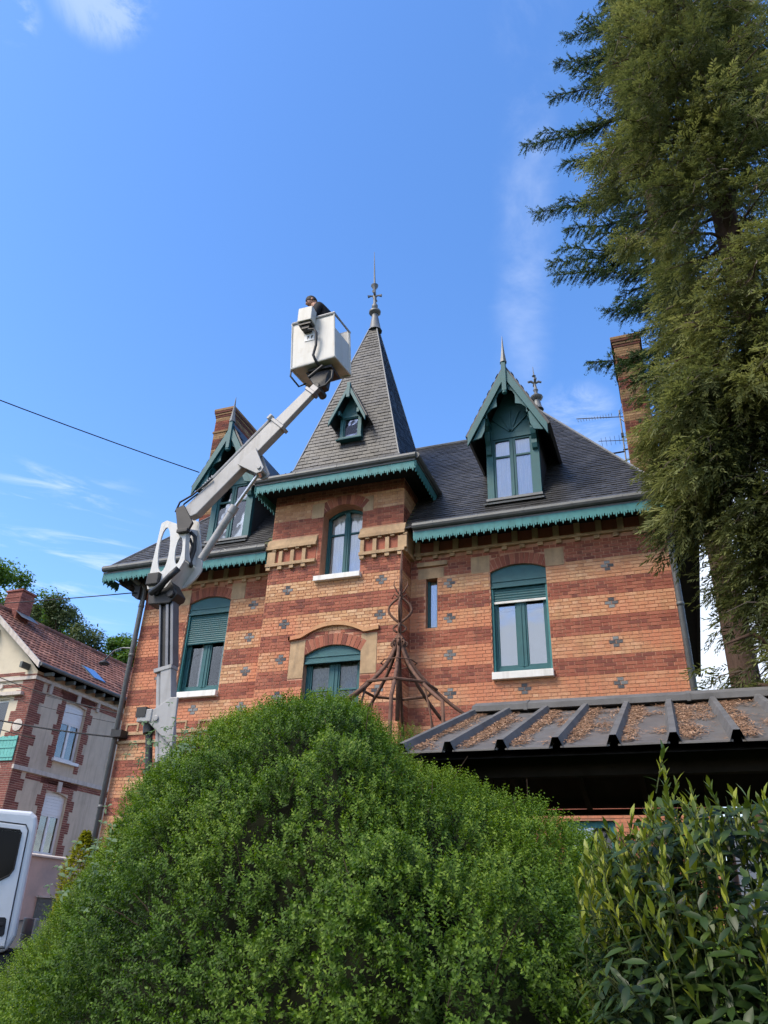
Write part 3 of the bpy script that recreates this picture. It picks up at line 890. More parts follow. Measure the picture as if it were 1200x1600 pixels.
def window(o, Y, rec, panel=None, slats=None, bar=None, wb=None, wt=None, transom=None, cur='net', glass=GLASS, sill=None, fw=0.06, arched=True, thin=False, label=None, archglass=False, g=0.035):
    """A window part: frame mesh with panes, sill, blind parts, curtain as children."""
    x0, x1 = o['x0'], o['x1']
    Yf = Y+rec
    fr = MB()
    zb = wb if wb is not None else o['zb']
    zt = wt if wt is not None else o['zs']
    fr.box(x0, x0+fw, Yf-0.03, Yf+0.05, o['zb'], o['zs'] if arched else zt)
    fr.box(x1-fw, x1, Yf-0.03, Yf+0.05, o['zb'], o['zs'] if arched else zt)
    fr.box(x0+fw, x1-fw, Yf-0.025, Yf+0.05, zb, zb+fw*1.1)
    panes = []
    if thin:
        panes.append((x0+fw, x1-fw, zb+fw*1.1, zt))
    else:
        c = (x0+x1)/2
        fr.box(c-fw*0.95, c+fw*0.95, Yf-0.03, Yf+0.045, zb+fw*1.1, zt)
        fr.box(c-0.012, c+0.012, Yf-0.045, Yf-0.03, zb+fw*1.1, zt)
        for a, b in ((x0+fw, c-fw*0.95), (c+fw*0.95, x1-fw)):
            fr.box(a, a+g, Yf-0.012, Yf+0.04, zb+fw*1.1, zt)
            fr.box(b-g, b, Yf-0.012, Yf+0.04, zb+fw*1.1, zt)
            fr.box(a+g, b-g, Yf-0.012, Yf+0.04, zb+fw*1.1, zb+fw*1.1+g*1.2)
            za = zb+fw*1.1+g*1.2
            if transom:
                fr.box(a+g, b-g, Yf-0.012, Yf+0.04, transom-0.02, transom+0.02)
                panes += [(a+g, b-g, za, transom-0.02), (a+g, b-g, transom+0.02, zt)]
            else:
                panes.append((a+g, b-g, za, zt))
    if archglass:
        n = 12
        for k in range(n):
            a, b = x0+(x1-x0)*k/n, x0+(x1-x0)*(k+1)/n
            za, zc_ = arc(o, a), arc(o, b)
            fr.add([(a, Yf-0.03, za-0.065), (b, Yf-0.03, zc_-0.065), (b, Yf-0.03, zc_), (a, Yf-0.03, za), (a, Yf+0.04, za-0.065), (b, Yf+0.04, zc_-0.065)], [(0, 1, 2, 3), (0, 4, 5, 1)])
        c = (x0+x1)/2
        fr.box(c-fw*0.95, c+fw*0.95, Yf-0.03, Yf+0.045, zt+0.001, o['zc']-0.03)
        gl_ = MB()
        gl_.prism([(x0+fw, zt+0.004), (x1-fw, zt+0.004)] + [(x1-fw-(x1-x0-2*fw)*k/n, arc(o, x1-fw-(x1-x0-2*fw)*k/n)-0.05) for k in range(n+1)], Yf+0.012, Yf+0.018, 'y')
        apane = gl_
    elif panel is None and arched:
        n = 10
        for k in range(n):
            a, b = x0+(x1-x0)*k/n, x0+(x1-x0)*(k+1)/n
            fr.add([(a, Yf-0.03, zt), (b, Yf-0.03, zt), (b, Yf-0.03, arc(o, b)), (a, Yf-0.03, arc(o, a)), (a, Yf+0.04, zt), (b, Yf+0.04, zt)], [(0, 1, 2, 3), (0, 4, 5, 1)])
    part = obj('window', fr, TEAL, VILLA, bevel=0.004, label=label)
    if archglass: obj('pane', apane, glass, part)
    for a, b, c, d in panes:
        p = MB(); p.box(a-0.004, b+0.004, Yf+0.012, Yf+0.018, c-0.004, d+0.004)
        obj('pane', p, glass, part)
    if panel is not None:
        pm = MB()
        n = 12
        pts = [(x0+0.003, panel), (x1-0.003, panel)] + [(x1-0.003-(x1-x0-0.006)*k/n, arc(o, x1-(x1-x0)*k/n)-0.004) for k in range(n+1)]
        pm.prism(pts, Y+0.05, Y+0.09, 'y')
        pm.box(x0+0.003, x1-0.003, Y+0.02, Y+0.06, panel-0.03, panel+0.012)
        pm.box(x0+0.003, x1-0.003, Y+0.035, Y+0.06, panel+0.10, panel+0.125)
        obj('shutter_box', pm, TEAL, part, bevel=0.003)
    if slats:
        sm = MB()
        a, b = slats
        n = max(2, int((b-a)/0.048))
        for k in range(n):
            za, zc_ = a+(b-a)*k/n, a+(b-a)*(k+1)/n
            sm.prism([(Y+0.085, za+0.003), (Y+0.10, za+0.003), (Y+0.10, zc_-0.003), (Y+0.085, zc_-0.003), (Y+0.078, (za+zc_)/2)][::-1], x0+0.03, x1-0.03, 'x')
        sm.box(x0+0.03, x1-0.03, Y+0.095, Y+0.105, a, b)
        obj('roller_shutter', sm, TEAL, part)
        gm = MB()
        for xx in (x0+0.002, x1-0.042): gm.box(xx, xx+0.04, Y+0.045, Y+0.115, o['zb']+0.01, b)
        obj_split('shutter_guide', gm, TEAL_LIT, part)
    if bar:
        bm_ = MB(); bm_.box(x0+0.03, x1-0.03, Y+0.07, Y+0.11, bar-0.045, bar)
        obj('bottom_bar', bm_, SILL, part)
    if sill:
        sm = MB(); sm.box(sill[0], sill[1], Y-0.11, Y+rec-0.03, sill[2], sill[3])
        obj('sill', sm, SILL, part, bevel=0.008)
    cm = MB()
    if cur in ('net', 'lace'):
        n = 44
        for k in range(n):
            a, b = x0+0.02+(x1-x0-0.04)*k/n, x0+0.02+(x1-x0-0.04)*(k+1)/n
            ya, yb = Yf+0.06+0.015*math.sin(k*1.3), Yf+0.06+0.015*math.sin((k+1)*1.3)
            cm.quad((a, ya, zb), (b, yb, zb), (b, yb, zt+0.15), (a, ya, zt+0.15))
    elif cur == 'drawn':
        for (p, q) in ((0.30, 0.56), (0.80, 0.98)):
            n = 14
            for k in range(n):
                a, b = x0+(x1-x0)*(p+(q-p)*k/n), x0+(x1-x0)*(p+(q-p)*(k+1)/n)
                ya, yb = Yf+0.09+0.025*math.sin(k*1.6), Yf+0.09+0.025*math.sin((k+1)*1.6)
                cm.quad((a, ya, zb), (b, yb, zb), (b, yb, zt+0.2), (a, ya, zt+0.2))
    if cur == 'blind': cm.box(x0+0.1, x1-0.02, Yf+0.10, Yf+0.105, zb, zt-0.17)
    if cm.f: obj('curtain', cm, {'lace': LACE, 'blind': BLIND}.get(cur, CURT), part)
    rm = MB()
    y1, y2 = Yf+0.06, Yf+0.9
    rm.quad((x0, y2, o['zb']), (x1, y2, o['zb']), (x1, y2, o['zc']), (x0, y2, o['zc']))
    rm.quad((x0, y1, o['zb']), (x0, y2, o['zb']), (x0, y2, o['zc']), (x0, y1, o['zc']))
    rm.quad((x1, y1, o['zb']), (x1, y2, o['zb']), (x1, y2, o['zc']), (x1, y1, o['zc']))
    rm.quad((x0, y1, o['zc']), (x1, y1, o['zc']), (x1, y2, o['zc']), (x0, y2, o['zc']))
    rm.quad((x0, y1, o['zb']), (x1, y1, o['zb']), (x1, y2, o['zb']), (x0, y2, o['zb']))
    obj('interior', rm, DARK, part)
    return part

window(OPEN['right'], Y0, 0.15, panel=7.73, slats=(7.42, 7.70), bar=7.42, wb=5.98, wt=7.42, cur='blind', glass=GLASSR, sill=(-3.09, -1.93, 5.79, 5.93), fw=0.085)
window(OPEN['left'], Y0, 0.20, panel=7.86, slats=(7.13, 7.84), wb=6.05, wt=7.3, cur='drawn', glass=GLASSL, sill=(-10.27, -9.15, 5.86, 5.99), fw=0.08)
window(OPEN['slit'], Y0, 0.16, wb=6.98, wt=8.06, cur='net', thin=True, arched=False, fw=0.05, label='narrow slit window')
window(TOPEN['high'], YT, 0.30, wb=8.14, wt=9.66, transom=9.26, cur='net', sill=(-6.77, -5.70, 8.02, 8.135), fw=0.055, glass=GLASS, archglass=True, g=0.022)
window(TOPEN['low'], YT, 0.18, panel=6.27, wb=4.35, wt=6.27, transom=5.72, cur='lace', glass=GLASSL, fw=0.09)
def build_door():
    o = OPEN['door']
    mb = MB()
    for a, b in ((-1.95, -1.86), (-1.21, -1.12)):
        mb.box(a, b, Y0+0.08, Y0+0.14, 0.3, 3.3)
    for z in (0.3, 1.2, 2.2, 2.75, 3.2): mb.box(-1.86, -1.21, Y0+0.09, Y0+0.13, z, z+0.1)
    for x in (-1.68, -1.42): mb.box(x, x+0.03, Y0+0.09, Y0+0.12, 1.3, 3.2)
    p = obj('door', mb, TEAL_LIT, VILLA)
    g = MB(); g.box(-1.86, -1.21, Y0+0.105, Y0+0.111, 1.3, 3.2)
    obj('pane', g, GLASS, p)
    g = MB(); g.box(-1.86, -1.21, Y0+0.10, Y0+0.12, 0.4, 1.2)
    obj('panel', g, AQUA, p)
    g = MB(); g.quad((-1.95, Y0+0.3, 0.3), (-1.12, Y0+0.3, 0.3), (-1.12, Y0+0.3, 3.3), (-1.95, Y0+0.3, 3.3))
    obj('curtain', g, LACE, p)
build_door()

# ---- roofs --------------------------------------------------------
SLATES = []          # (matrix, width, length, quality) of each slate, all roofs
def slate_field(org, u, v, rows, urange, e=0.115, w=0.20, skip=None, mat=0):
    """org: point on the eave; u along the eave, v up the slope; urange(vdist) -> (u0, u1)."""
    u, v = Vector(u).normalized(), Vector(v).normalized()
    n = u.cross(v).normalized()
    org = Vector(org)
    for j in range(rows):
        s = j*e
        r0 = urange(s + e*0.3)
        if r0 is None: continue
        a, b = r0
        x = math.floor(a/w)*w + (w/2 if j % 2 else 0)
        while x < b:
            p, q = max(x, a), min(x+w, b)
            x += w
            if q-p < 0.03: continue
            c = org + u*(p+q)/2 + v*s
            if skip and skip(c): continue
            SLATES.append((c, u, v, n, q-p, e, mat))

def build_roof():
    E0 = (0, EY, EZ)
    vdir = Vector((0, 1, SLOPE)).normalized()
    cosv = vdir.y
    RIDGE_Y, APX_Y, APX_X = 16.95, 18.3, -2.47
    RXR, LXL = 0.62, -12.47
    kR = (RXR-APX_X)/(APX_Y-EY)
    kL = (-9.0-LXL)/(RIDGE_Y-EY)
    def zr(y): return EZ + SLOPE*(y-EY)
    ap = (APX_X, APX_Y, zr(APX_Y))
    rz = zr(RIDGE_Y)
    # under-sheets
    mb = MB()
    XLa = LXL + kL*(RIDGE_Y-EY)
    xr_at = lambda y: RXR - kR*(y-EY)
    xl_at = lambda y: APX_X - kR*(APX_Y-y)
    a_, b_, ym = TX0+0.02, TX1-0.02, 15.4
    mb.add([(LXL, EY, EZ), (a_, EY, EZ), (a_, RIDGE_Y, rz), (XLa, RIDGE_Y, rz)], [(0, 1, 2, 3)])
    mb.add([(a_, ym, zr(ym)), (b_, ym, zr(ym)), (b_, RIDGE_Y, rz), (a_, RIDGE_Y, rz)], [(0, 1, 2, 3)])
    mb.add([(b_, EY, EZ), (RXR, EY, EZ), (xr_at(RIDGE_Y), RIDGE_Y, rz), (b_, RIDGE_Y, rz)], [(0, 1, 2, 3)])
    mb.add([(xl_at(RIDGE_Y), RIDGE_Y, rz), (xr_at(RIDGE_Y), RIDGE_Y, rz), ap], [(0, 1, 2)])
    mb.add([(RXR, EY, EZ), (RXR, 25, EZ), (APX_X, 21, ap[2]), ap], [(0, 1, 2, 3)])
    mb.add([(LXL, EY, EZ), (XLa, RIDGE_Y, rz), (XLa, 21, rz), (LXL, 25, EZ)], [(0, 1, 2, 3)])
    mb.add([(LXL, 25, EZ), (XLa, 21, rz), (APX_X-0.9, 21, rz), (APX_X, 21, ap[2]), (RXR, 25, EZ)], [(0, 1, 2, 3, 4)])
    mb.add([ap, (APX_X, 21, ap[2]), (xl_at(RIDGE_Y)-0.4, 21, rz), (xl_at(RIDGE_Y), RIDGE_Y, rz)], [(0, 1, 2, 3)])
    mb.add([(XLa, RIDGE_Y, rz), (xl_at(RIDGE_Y), RIDGE_Y, rz), (xl_at(RIDGE_Y), 21, rz), (XLa, 21, rz)], [(0, 1, 2, 3)])
    roof = obj('roof', mb, SLATEM, VILLA)
    n0 = len(SLATES)
    def ur(s):
        y = EY + s*cosv
        if y > APX_Y: return None
        if y <= RIDGE_Y: return (LXL + kL*(y-EY), xr_at(y))
        return (xl_at(y), xr_at(y))
    def skip(c):
        if TX0-0.2 < c.x < TX1+0.05 and c.y < 15.2: return True          # the turret stands here
        for cx in (-2.46, -9.44):
            if abs(c.x-cx) < 0.52 and 13.85 < c.y < 15.6: return True   # and the dormers here
        return False
    slate_field(E0, (1, 0, 0), vdir, int((APX_Y-EY)/cosv/0.115), ur, skip=skip)
    # steep right side of the roof, seen at a glancing angle
    sd = Vector((-(RXR-APX_X), 0, ap[2]-EZ)).normalized()
    slate_field((RXR, EY, EZ), (0, 1, 0), sd, int(math.hypot(RXR-APX_X, ap[2]-EZ)/0.115),
                lambda s: (s*(-sd.x)/kR, min(s*(-sd.x)/kR+1.6, 8)))
    # ridge lead, hip lead
    rl = MB()
    rl.tube([(XLa, RIDGE_Y, rz+0.03), (xl_at(RIDGE_Y), RIDGE_Y, rz+0.03)], 0.05, 6)
    rl.tube([(RXR, EY, EZ+0.02), (ap[0], ap[1], ap[2]+0.02)], 0.035, 6)
    rl.tube([(LXL, EY, EZ+0.02), (XLa, RIDGE_Y, rz+0.02)], 0.035, 6)
    obj('ridge_lead', rl, LEAD, roof)
    # lead at the foot of the dormers is made with the dormers
    sf = MB()
    sf.box(LXL+0.05, TX0-0.2, EY+0.05, Y0, 8.90, 8.94)
    sf.box(TX1+0.25, RXR, EY+0.05, Y0, 8.90, 8.94)
    sf.box(XR, 1.0, EY+0.3, 25, 8.86, 8.95)
    sf.box(LXL, XL, Y0, 25, 8.88, 8.94)
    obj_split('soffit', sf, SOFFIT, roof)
    sv = MB()
    sv.prism([(0.95, 8.78), (1.03, 8.78), (1.03, 9.02), (0.62, 9.25), (0.62, 8.96), (0.95, 8.96)], EY+1.2, 25, 'y')
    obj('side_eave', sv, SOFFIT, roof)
    return roof, n0
ROOF, _ = build_roof()

def fringe(mb, a, b, P, tooth=0.145, top=0.0, drop=0.20, th=0.022):
    """Scalloped board from a to b (distance along), P(dist, depth, z) -> world."""
    n = max(1, round((b-a)/tooth))
    w = (b-a)/n
    prof = [(0.0, -drop*0.60), (0.06, -drop*0.60), (0.08, -drop*0.80), (0.22, -drop*0.86), (0.30, -drop*0.80), (0.33, -drop*0.68), (0.38, -drop*0.68), (0.41, -drop*0.92), (0.5, -drop*1.10), (0.59, -drop*0.92), (0.62, -drop*0.68), (0.67, -drop*0.68), (0.70, -drop*0.80), (0.78, -drop*0.86), (0.92, -drop*0.80), (0.94, -drop*0.60)]
    for k in range(n):
        base = a+k*w
        pts = [(base+w*x, z) for x, z in prof] + [(base+w, -drop*0.60)]
        for (x0, z0), (x1, z1) in zip(pts, pts[1:]):
            vs = [P(x0, 0, z0), P(x1, 0, z1), P(x1, 0, top), P(x0, 0, top), P(x0, th, z0), P(x1, th, z1), P(x1, th, top), P(x0, th, top)]
            mb.add(vs, [(0, 1, 2, 3), (5, 4, 7, 6), (0, 4, 5, 1)])

def build_eaves():
    for (a, b, endl, endr) in ((-12.47, -8.02, True, True), (-4.55, 0.62, True, False)):
        g = MB()
        ys = EY-0.03
        g.tube([(a, ys, EZ+0.01), (b, ys, EZ+0.01)], 0.078, 10)
        x = a+0.4
        while x < b:
            g.tube([(x, ys, EZ+0.01), (x+0.05, ys, EZ+0.01)], 0.084, 10); x += 0.95
        g.box(a, b, ys+0.02, ys+0.10, 8.885, 8.93)
        obj('gutter', g, ZINC, ROOF)
        f = MB()
        fringe(f, a, b, lambda d, dep, z: (d, EY-0.01+dep, 8.885+z), drop=0.235)
        if endl and a < -10: fringe(f, EY, EY+0.6, lambda d, dep, z: (a+dep, d, 8.885+z), drop=0.235)
        if endr: fringe(f, EY, EY+0.6, lambda d, dep, z: (b-dep, d, 8.885+z), drop=0.235)
        obj('fringe_board', f, TEAL_LIT, ROOF)
    # scroll bracket under the left corner of the eaves
    s = MB()
    def scroll(T):
        pts = [(0, 0), (0.10, 0.02), (0.17, 0.10), (0.16, 0.20), (0.26, 0.28), (0.38, 0.25), (0.44, 0.31), (0.40, 0.39), (0.33, 0.39), (0.0, 0.43)]
        s.prism([(T[0]-p*0.95, T[1]+q*1.5) for p, q in pts], T[2], T[2]+0.09, 'y')
        s.tube([(T[0]-0.36, T[2]-0.005, T[1]+0.40), (T[0]-0.36, T[2]+0.10, T[1]+0.40)], 0.075, 10)
        s.tube([(T[0]-0.15, T[2]-0.005, T[1]+0.14), (T[0]-0.15, T[2]+0.10, T[1]+0.14)], 0.06, 10)
    scroll((XL-0.02, 8.28, 13.72))
    obj('scroll_bracket', s, BLACK, ROOF)
    # downpipes
    for x, y, zt, zb_, fx in ((-11.55, 13.88, 8.62, 0.5, -11.75), (0.43, 13.86, 8.75, 0.0, 0.52)):
        d = MB()
        d.tube([(fx, 13.44, 8.93), (fx, 13.55, 8.80), (x, y-0.03, zt), (x, y, zt-0.25), (x, y, zb_)], 0.058, 10)
        for z in (zt-0.5, 6.9, 5.1, 3.6): d.tube([(x, y, z), (x, y, z+0.07)], 0.068, 10)
        obj('downpipe', d, ZINC, VILLA, smooth=True)
    b = MB(); b.box(-11.56, -11.30, 13.74, 14.0, 5.05, 5.2); b.box(-11.62, -11.5, 13.80, 13.96, 5.1, 5.24)
    obj('pipe_clamp', b, BLACK, VILLA)
build_eaves()

# ---- turret spire ---------------------------------------------------
CX, CY = -6.25, 14.75
def spire_h(z):
    if z >= 11.0: return 0.085 + (16.15-z)*0.236
    t = (11.0-z)/0.55
    return 1.30 + 0.235*0.55*t + 0.50*t*t
def build_spire():
    zs = [10.45, 10.52, 10.6, 10.7, 10.8, 10.9, 11.0, 12, 13, 14, 15, 16.1]
    mb = MB()
    for za, zb in zip(zs, zs[1:]):
        a, b = spire_h(za), spire_h(zb)
        for q in range(4):
            c0, c1 = [(-1, -1), (1, -1), (1, 1), (-1, 1)][q], [(-1, -1), (1, -1), (1, 1), (-1, 1)][(q+1) % 4]
            mb.quad((CX+c0[0]*a, CY+c0[1]*a, za), (CX+c1[0]*a, CY+c1[1]*a, za), (CX+c1[0]*b, CY+c1[1]*b, zb), (CX+c0[0]*b, CY+c0[1]*b, zb))
    sp = obj('spire_roof', mb, SLATE, VILLA)
    ld = MB()
    for c in ((-1, -1), (1, -1), (1, 1), (-1, 1)):
        ld.tube([(CX+c[0]*(spire_h(z)+0.004), CY+c[1]*(spire_h(z)+0.004), z+0.006) for z in zs], 0.022, 6)
    obj('hip_lead', ld, LEAD, sp)
    # slates: rows by height, on the front and right faces (the ones that show) and coarse ones behind
    for face in ((0, -1), (1, 0), (-1, 0)):
        z = 10.47
        j = 0
        while z < 16.0:
            h0, h1 = spire_h(z), spire_h(z+0.11)
            v = Vector((-(h0-h1)*face[0], -(h0-h1)*face[1], 0.11))
            e = v.length
            u = Vector((1, 0, 0)) if face[1] else Vector((0, face[0], 0))
            c0 = Vector((CX+face[0]*h0, CY+face[1]*h0, z))
            n = u.cross(v.normalized())
            w = 0.20
            a, b = -h0+0.01, h0-0.01
            x = math.floor(a/w)*w + (w/2 if j % 2 else 0)
            while x < b:
                p, q = max(x, a), min(x+w, b)
                x += w
                if q-p > 0.03:
                    c = c0 + u*(p+q)/2
                    if face == (0, -1) and abs(c.x+6.2) < 0.27 and 11.68 < z < 12.3: continue
                    SLATES.append((c, u, v.normalized(), n, q-p, e, 1))
            z += 0.11; j += 1
    # eaves: soffit, gutter, fringe on all four sides
    H = 1.93
    zg_ = 10.42
    so = MB(); so.box(CX-H+0.03, CX+H-0.03, CY-H+0.03, CY+H-0.03, 10.30, 10.335)
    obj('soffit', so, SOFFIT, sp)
    g = MB()
    cs = [(CX-H, CY-H), (CX+H, CY-H), (CX+H, CY+H), (CX-H, CY+H)]
    for i in range(4):
        a, b = cs[i], cs[(i+1) % 4]
        g.tube([(*a, zg_), (*b, zg_)], 0.075, 10)
        L = (Vector(b)-Vector(a)).normalized()
        for k in range(1, 4):
            q = Vector(a)+L*k
            g.tube([(q.x, q.y, zg_), (q.x+L.x*0.05, q.y+L.y*0.05, zg_)], 0.081, 10)
    g.box(CX-H+0.02, CX+H-0.02, CY-H-0.005, CY-H+0.06, zg_-0.115, zg_-0.07)
    g.box(CX+H-0.06, CX+H+0.005, CY-H+0.06, CY+H-0.02, zg_-0.115, zg_-0.07)
    obj('gutter', g, ZINC, sp)
    f = MB()
    zt = zg_-0.115
    fringe(f, CX-H, CX+H, lambda d, dep, z: (d, CY-H+0.015+dep, zt+z), drop=0.235)
    fringe(f, CY-H, CY+H, lambda d, dep, z: (CX+H-0.015-dep, d, zt+z), drop=0.235)
    fringe(f, CY-H, CY+H, lambda d, dep, z: (CX-H+0.015+dep, d, zt+z), drop=0.235)
    obj('fringe_board', f, TEAL_LIT, sp)
    # lead finial
    fi = MB()
    def P(z): return (z-16.1)
    top = Vector((-0.03, 0, 1)).normalized()
    c = (CX+0.02, CY, 16.05)
    fi.lathe(c, [(0.20, 0.0), (0.19, 0.02), (0.16, 0.10), (0.10, 0.50), (0.085, 0.62), (0.12, 0.64), (0.17, 0.69), (0.17, 0.74), (0.07, 0.78), (0.05, 0.84), (0.085, 0.90), (0.09, 0.97), (0.05, 1.03),
                 (0.04, 1.2), (0.06, 1.30), (0.04, 1.42), (0.035, 1.6), (0.10, 1.73), (0.11, 1.76), (0.03, 1.79), (0.028, 1.9), (0.006, 3.15)], 10, axis=Vector((-0.05, 0, 1)))
    q = Vector(c) + Vector((-0.05, 0, 1)).normalized()*1.33
    for k in range(4):
        a = k*PI/2+0.2
        fi.tube([q, q+Vector((math.cos(a)*0.10, math.sin(a)*0.10, 0.03)), q+Vector((math.cos(a)*0.20, math.sin(a)*0.20, 0.015))], [0.03, 0.025, 0.05], 6)
    obj('finial', fi, LEAD, sp, auto=40)
    return sp
SPIRE = build_spire()

def dormer(cx, yf, yg, hw, zb, zt, gx, gz0, gz1, small=False, label=None):
    """cx centre; yf face; yg gable plane; hw half width of the face; zb..zt window; gable half width gx, from gz0 up to gz1."""
    k = 0.55 if small else 1.0
    pw = 0.15*k
    back = EY + (zb+0.3-EZ)/SLOPE + 1.2 if not small else yf+0.5
    fm = MB()
    fm.box(cx-hw, cx-hw+pw, yf, yf+0.12, zb-0.1, zt+0.25*k)
    fm.box(cx+hw-pw, cx+hw, yf, yf+0.12, zb-0.1, zt+0.25*k)
    fm.box(cx-hw+pw, cx+hw-pw, yf+0.005, yf+0.12, zt, zt+0.10*k)
    fm.box(cx-hw+pw, cx+hw-pw, yf+0.01, yf+0.12, zb-0.1, zb)
    # tympanum boards: five, fanning, with V joints
    top = gz1-0.35*k
    fm.prism([(cx-hw+0.02, zt+0.10*k), (cx+hw-0.02, zt+0.10*k), (cx+hw-0.02, zt+0.35*k), (cx+0.1*k, top), (cx-0.1*k, top), (cx-hw+0.02, zt+0.35*k)], yf+0.03, yf+0.10, 'y')
    part = obj('dormer', fm, TEAL, VILLA, bevel=0.004, label=label)
    if not small:
        bt = MB()
        o = Vector((cx-0.02, zt+0.16))
        for d in (R(135), R(112), R(90), R(68), R(45)):
            a = o + Vector((math.cos(d), math.sin(d)))*0.02
            b = o + Vector((math.cos(d), math.sin(d)))*0.55
            s = Vector((-math.sin(d), math.cos(d)))*0.018
            bt.prism([tuple(a-s), tuple(b-s), tuple(b+s), tuple(a+s)], yf+0.0, yf+0.032, 'y')
        obj('tympanum_batten', bt, TEAL, part)
    # window
    x0, x1 = cx-hw+pw, cx+hw-pw
    f = 0.045*k
    wf = MB()
    wf.box(x0, x0+f, yf+0.03, yf+0.09, zb, zt); wf.box(x1-f, x1, yf+0.03, yf+0.09, zb, zt)
    wf.box(x0+f, x1-f, yf+0.03, yf+0.09, zb, zb+f); wf.box(x0+f, x1-f, yf+0.03, yf+0.09, zt-f, zt)
    panes = []
    c = (x0+x1)/2
    if not small:
        wf.box(c-0.065, c+0.065, yf+0.03, yf+0.09, zb+f, zt-f)
        wf.box(c-0.014, c+0.014, yf+0.01, yf+0.03, zb+f, zt-f)
        tr = zb+(zt-zb)*0.70
        for a, b in ((x0+f, c-0.065), (c+0.065, x1-f)):
            wf.box(a, b, yf+0.035, yf+0.08, tr-0.022, tr+0.022)
            panes += [(a, b, zb+f, tr-0.022), (a, b, tr+0.022, zt-f)]
    else:
        panes = [(x0+f, x1-f, zb+f, zt-f)]
    obj('window_frame', wf, TEAL, part, bevel=0.003)
    for a, b, p, q in panes:
        g = MB(); g.box(a-0.003, b+0.003, yf+0.058, yf+0.064, p-0.003, q+0.003)
        obj('pane', g, GLASSL if small else GLASS, part)
    cm = MB()
    if not small:
        n = 40
        for j in range(n):
            a, b = x0+0.01+(x1-x0-0.02)*j/n, x0+0.01+(x1-x0-0.02)*(j+1)/n
            ya, yb = yf+0.095+0.012*math.sin(j*1.5), yf+0.095+0.012*math.sin((j+1)*1.5)
            cm.quad((a, ya, zb), (b, yb, zb), (b, yb, zt), (a, ya, zt))
        obj('curtain', cm, CURT, part)
    else:
        cm.quad((x0, yf+0.12, zb), (x1, yf+0.12, zb), (x1, yf+0.12, zt), (x0, yf+0.12, zt))
        obj('interior', cm, DARK, part)
    # slate cheeks and dark room
    ck = MB()
    for s in (-1, 1):
        x = cx+s*hw*0.985
        ck.quad((x, yf+0.08, zb-0.4), (x, back+1.6*k, zb-0.4+0.2), (x, back+1.6*k, gz0+0.6*k), (x, yf+0.08, gz0+0.25*k), 0, 0.3)
    obj('cheek', ck, SLATE, part)
    ap = MB()
    ap.prism([(yf-0.16*k, zb-0.20*k), (yf+0.02, zb-0.10), (yf+0.02, zb-0.06), (yf-0.17*k, zb-0.165*k)], cx-hw-0.06, cx+hw+0.06, 'x')
    ap.box(cx-hw-0.02, cx+hw+0.02, yf-0.06*k, yf+0.02, zb-0.06, zb-0.005)
    if small: obj('sill', ap, TEAL, part)
    else: obj('lead_apron', ap, LEAD, part)
    # gable roof slabs
    rise = gz1-gz0
    yback = (EY + (gz1-EZ)/SLOPE + 0.1) if not small else CY-spire_h(gz1)+0.1
    ybe = (EY + (gz0-EZ)/SLOPE + 0.25) if not small else CY-spire_h(gz0)+0.15
    th = 0.06*k
    rf = MB()
    for s in (-1, 1):
        a, b = (cx, gz1), (cx+s*gx, gz0)
        L = math.hypot(gx, rise)
        nx, nz_ = s*rise/L*th, gx/L*th
        P = [(a[0], yg, a[1]), (b[0], yg, b[1]), (b[0], ybe, b[1]), (a[0], yback, a[1])]
        Q = [(a[0], yg, a[1]+th*1.4), (b[0]+nx, yg, b[1]+nz_), (b[0]+nx, ybe, b[1]+nz_), (a[0], yback, a[1]+th*1.4)]
        rf.add(P+Q, [(0, 1, 2, 3), (4, 7, 6, 5), (0, 4, 5, 1), (1, 5, 6, 2), (2, 6, 7, 3)], 0, 0.45)
        # thin slates on top
        u = Vector((0, 1, 0)) if s > 0 else Vector((0, -1, 0))
        v = Vector((-s*gx, 0, rise)).normalized()
        nrm = u.cross(v)
        rows = int(L/(0.115*k))
        for j in range(rows):
            t = j/rows
            c0 = Vector((b[0]+nx, 0, b[1]+nz_)) + v*(j*0.115*k)
            yend = ybe + (yback-ybe)*t
            y = yg + (0.1*k if j % 2 else 0)
            while y < yend:
                y2 = min(y+0.2*k, yend)
                if y2-y > 0.03 and not small:
                    SLATES.append((Vector((c0.x, (y+y2)/2, c0.z)), u, v, nrm, y2-y, 0.115*k, 2))
                y += 0.2*k
    obj('gable_roof', rf, SLATE, part)
    # bargeboards with the trefoil cut-out, as one pierced plate
    t_in = 0.17*k
    L = math.hypot(gx, rise)
    bb = MB()
    for s in (-1, 1):
        a, b = Vector((cx, gz1-0.01)), Vector((cx+s*gx, gz0-0.01))
        d = (b-a).normalized()
        nn = Vector((-d.y*s, d.x*s)) if False else Vector((-s*abs(d.y), -abs(d.x)))
        w = 0.165*k
        # outer board
        p = [tuple(a), tuple(b), tuple(b+Vector((0, -w*1.55))), tuple(a+Vector((0, -w*2.0)))]
        bb.prism(p, yg-0.05, yg, 'y')
    board = obj('bargeboard', bb, TEAL, part, bevel=0.004)
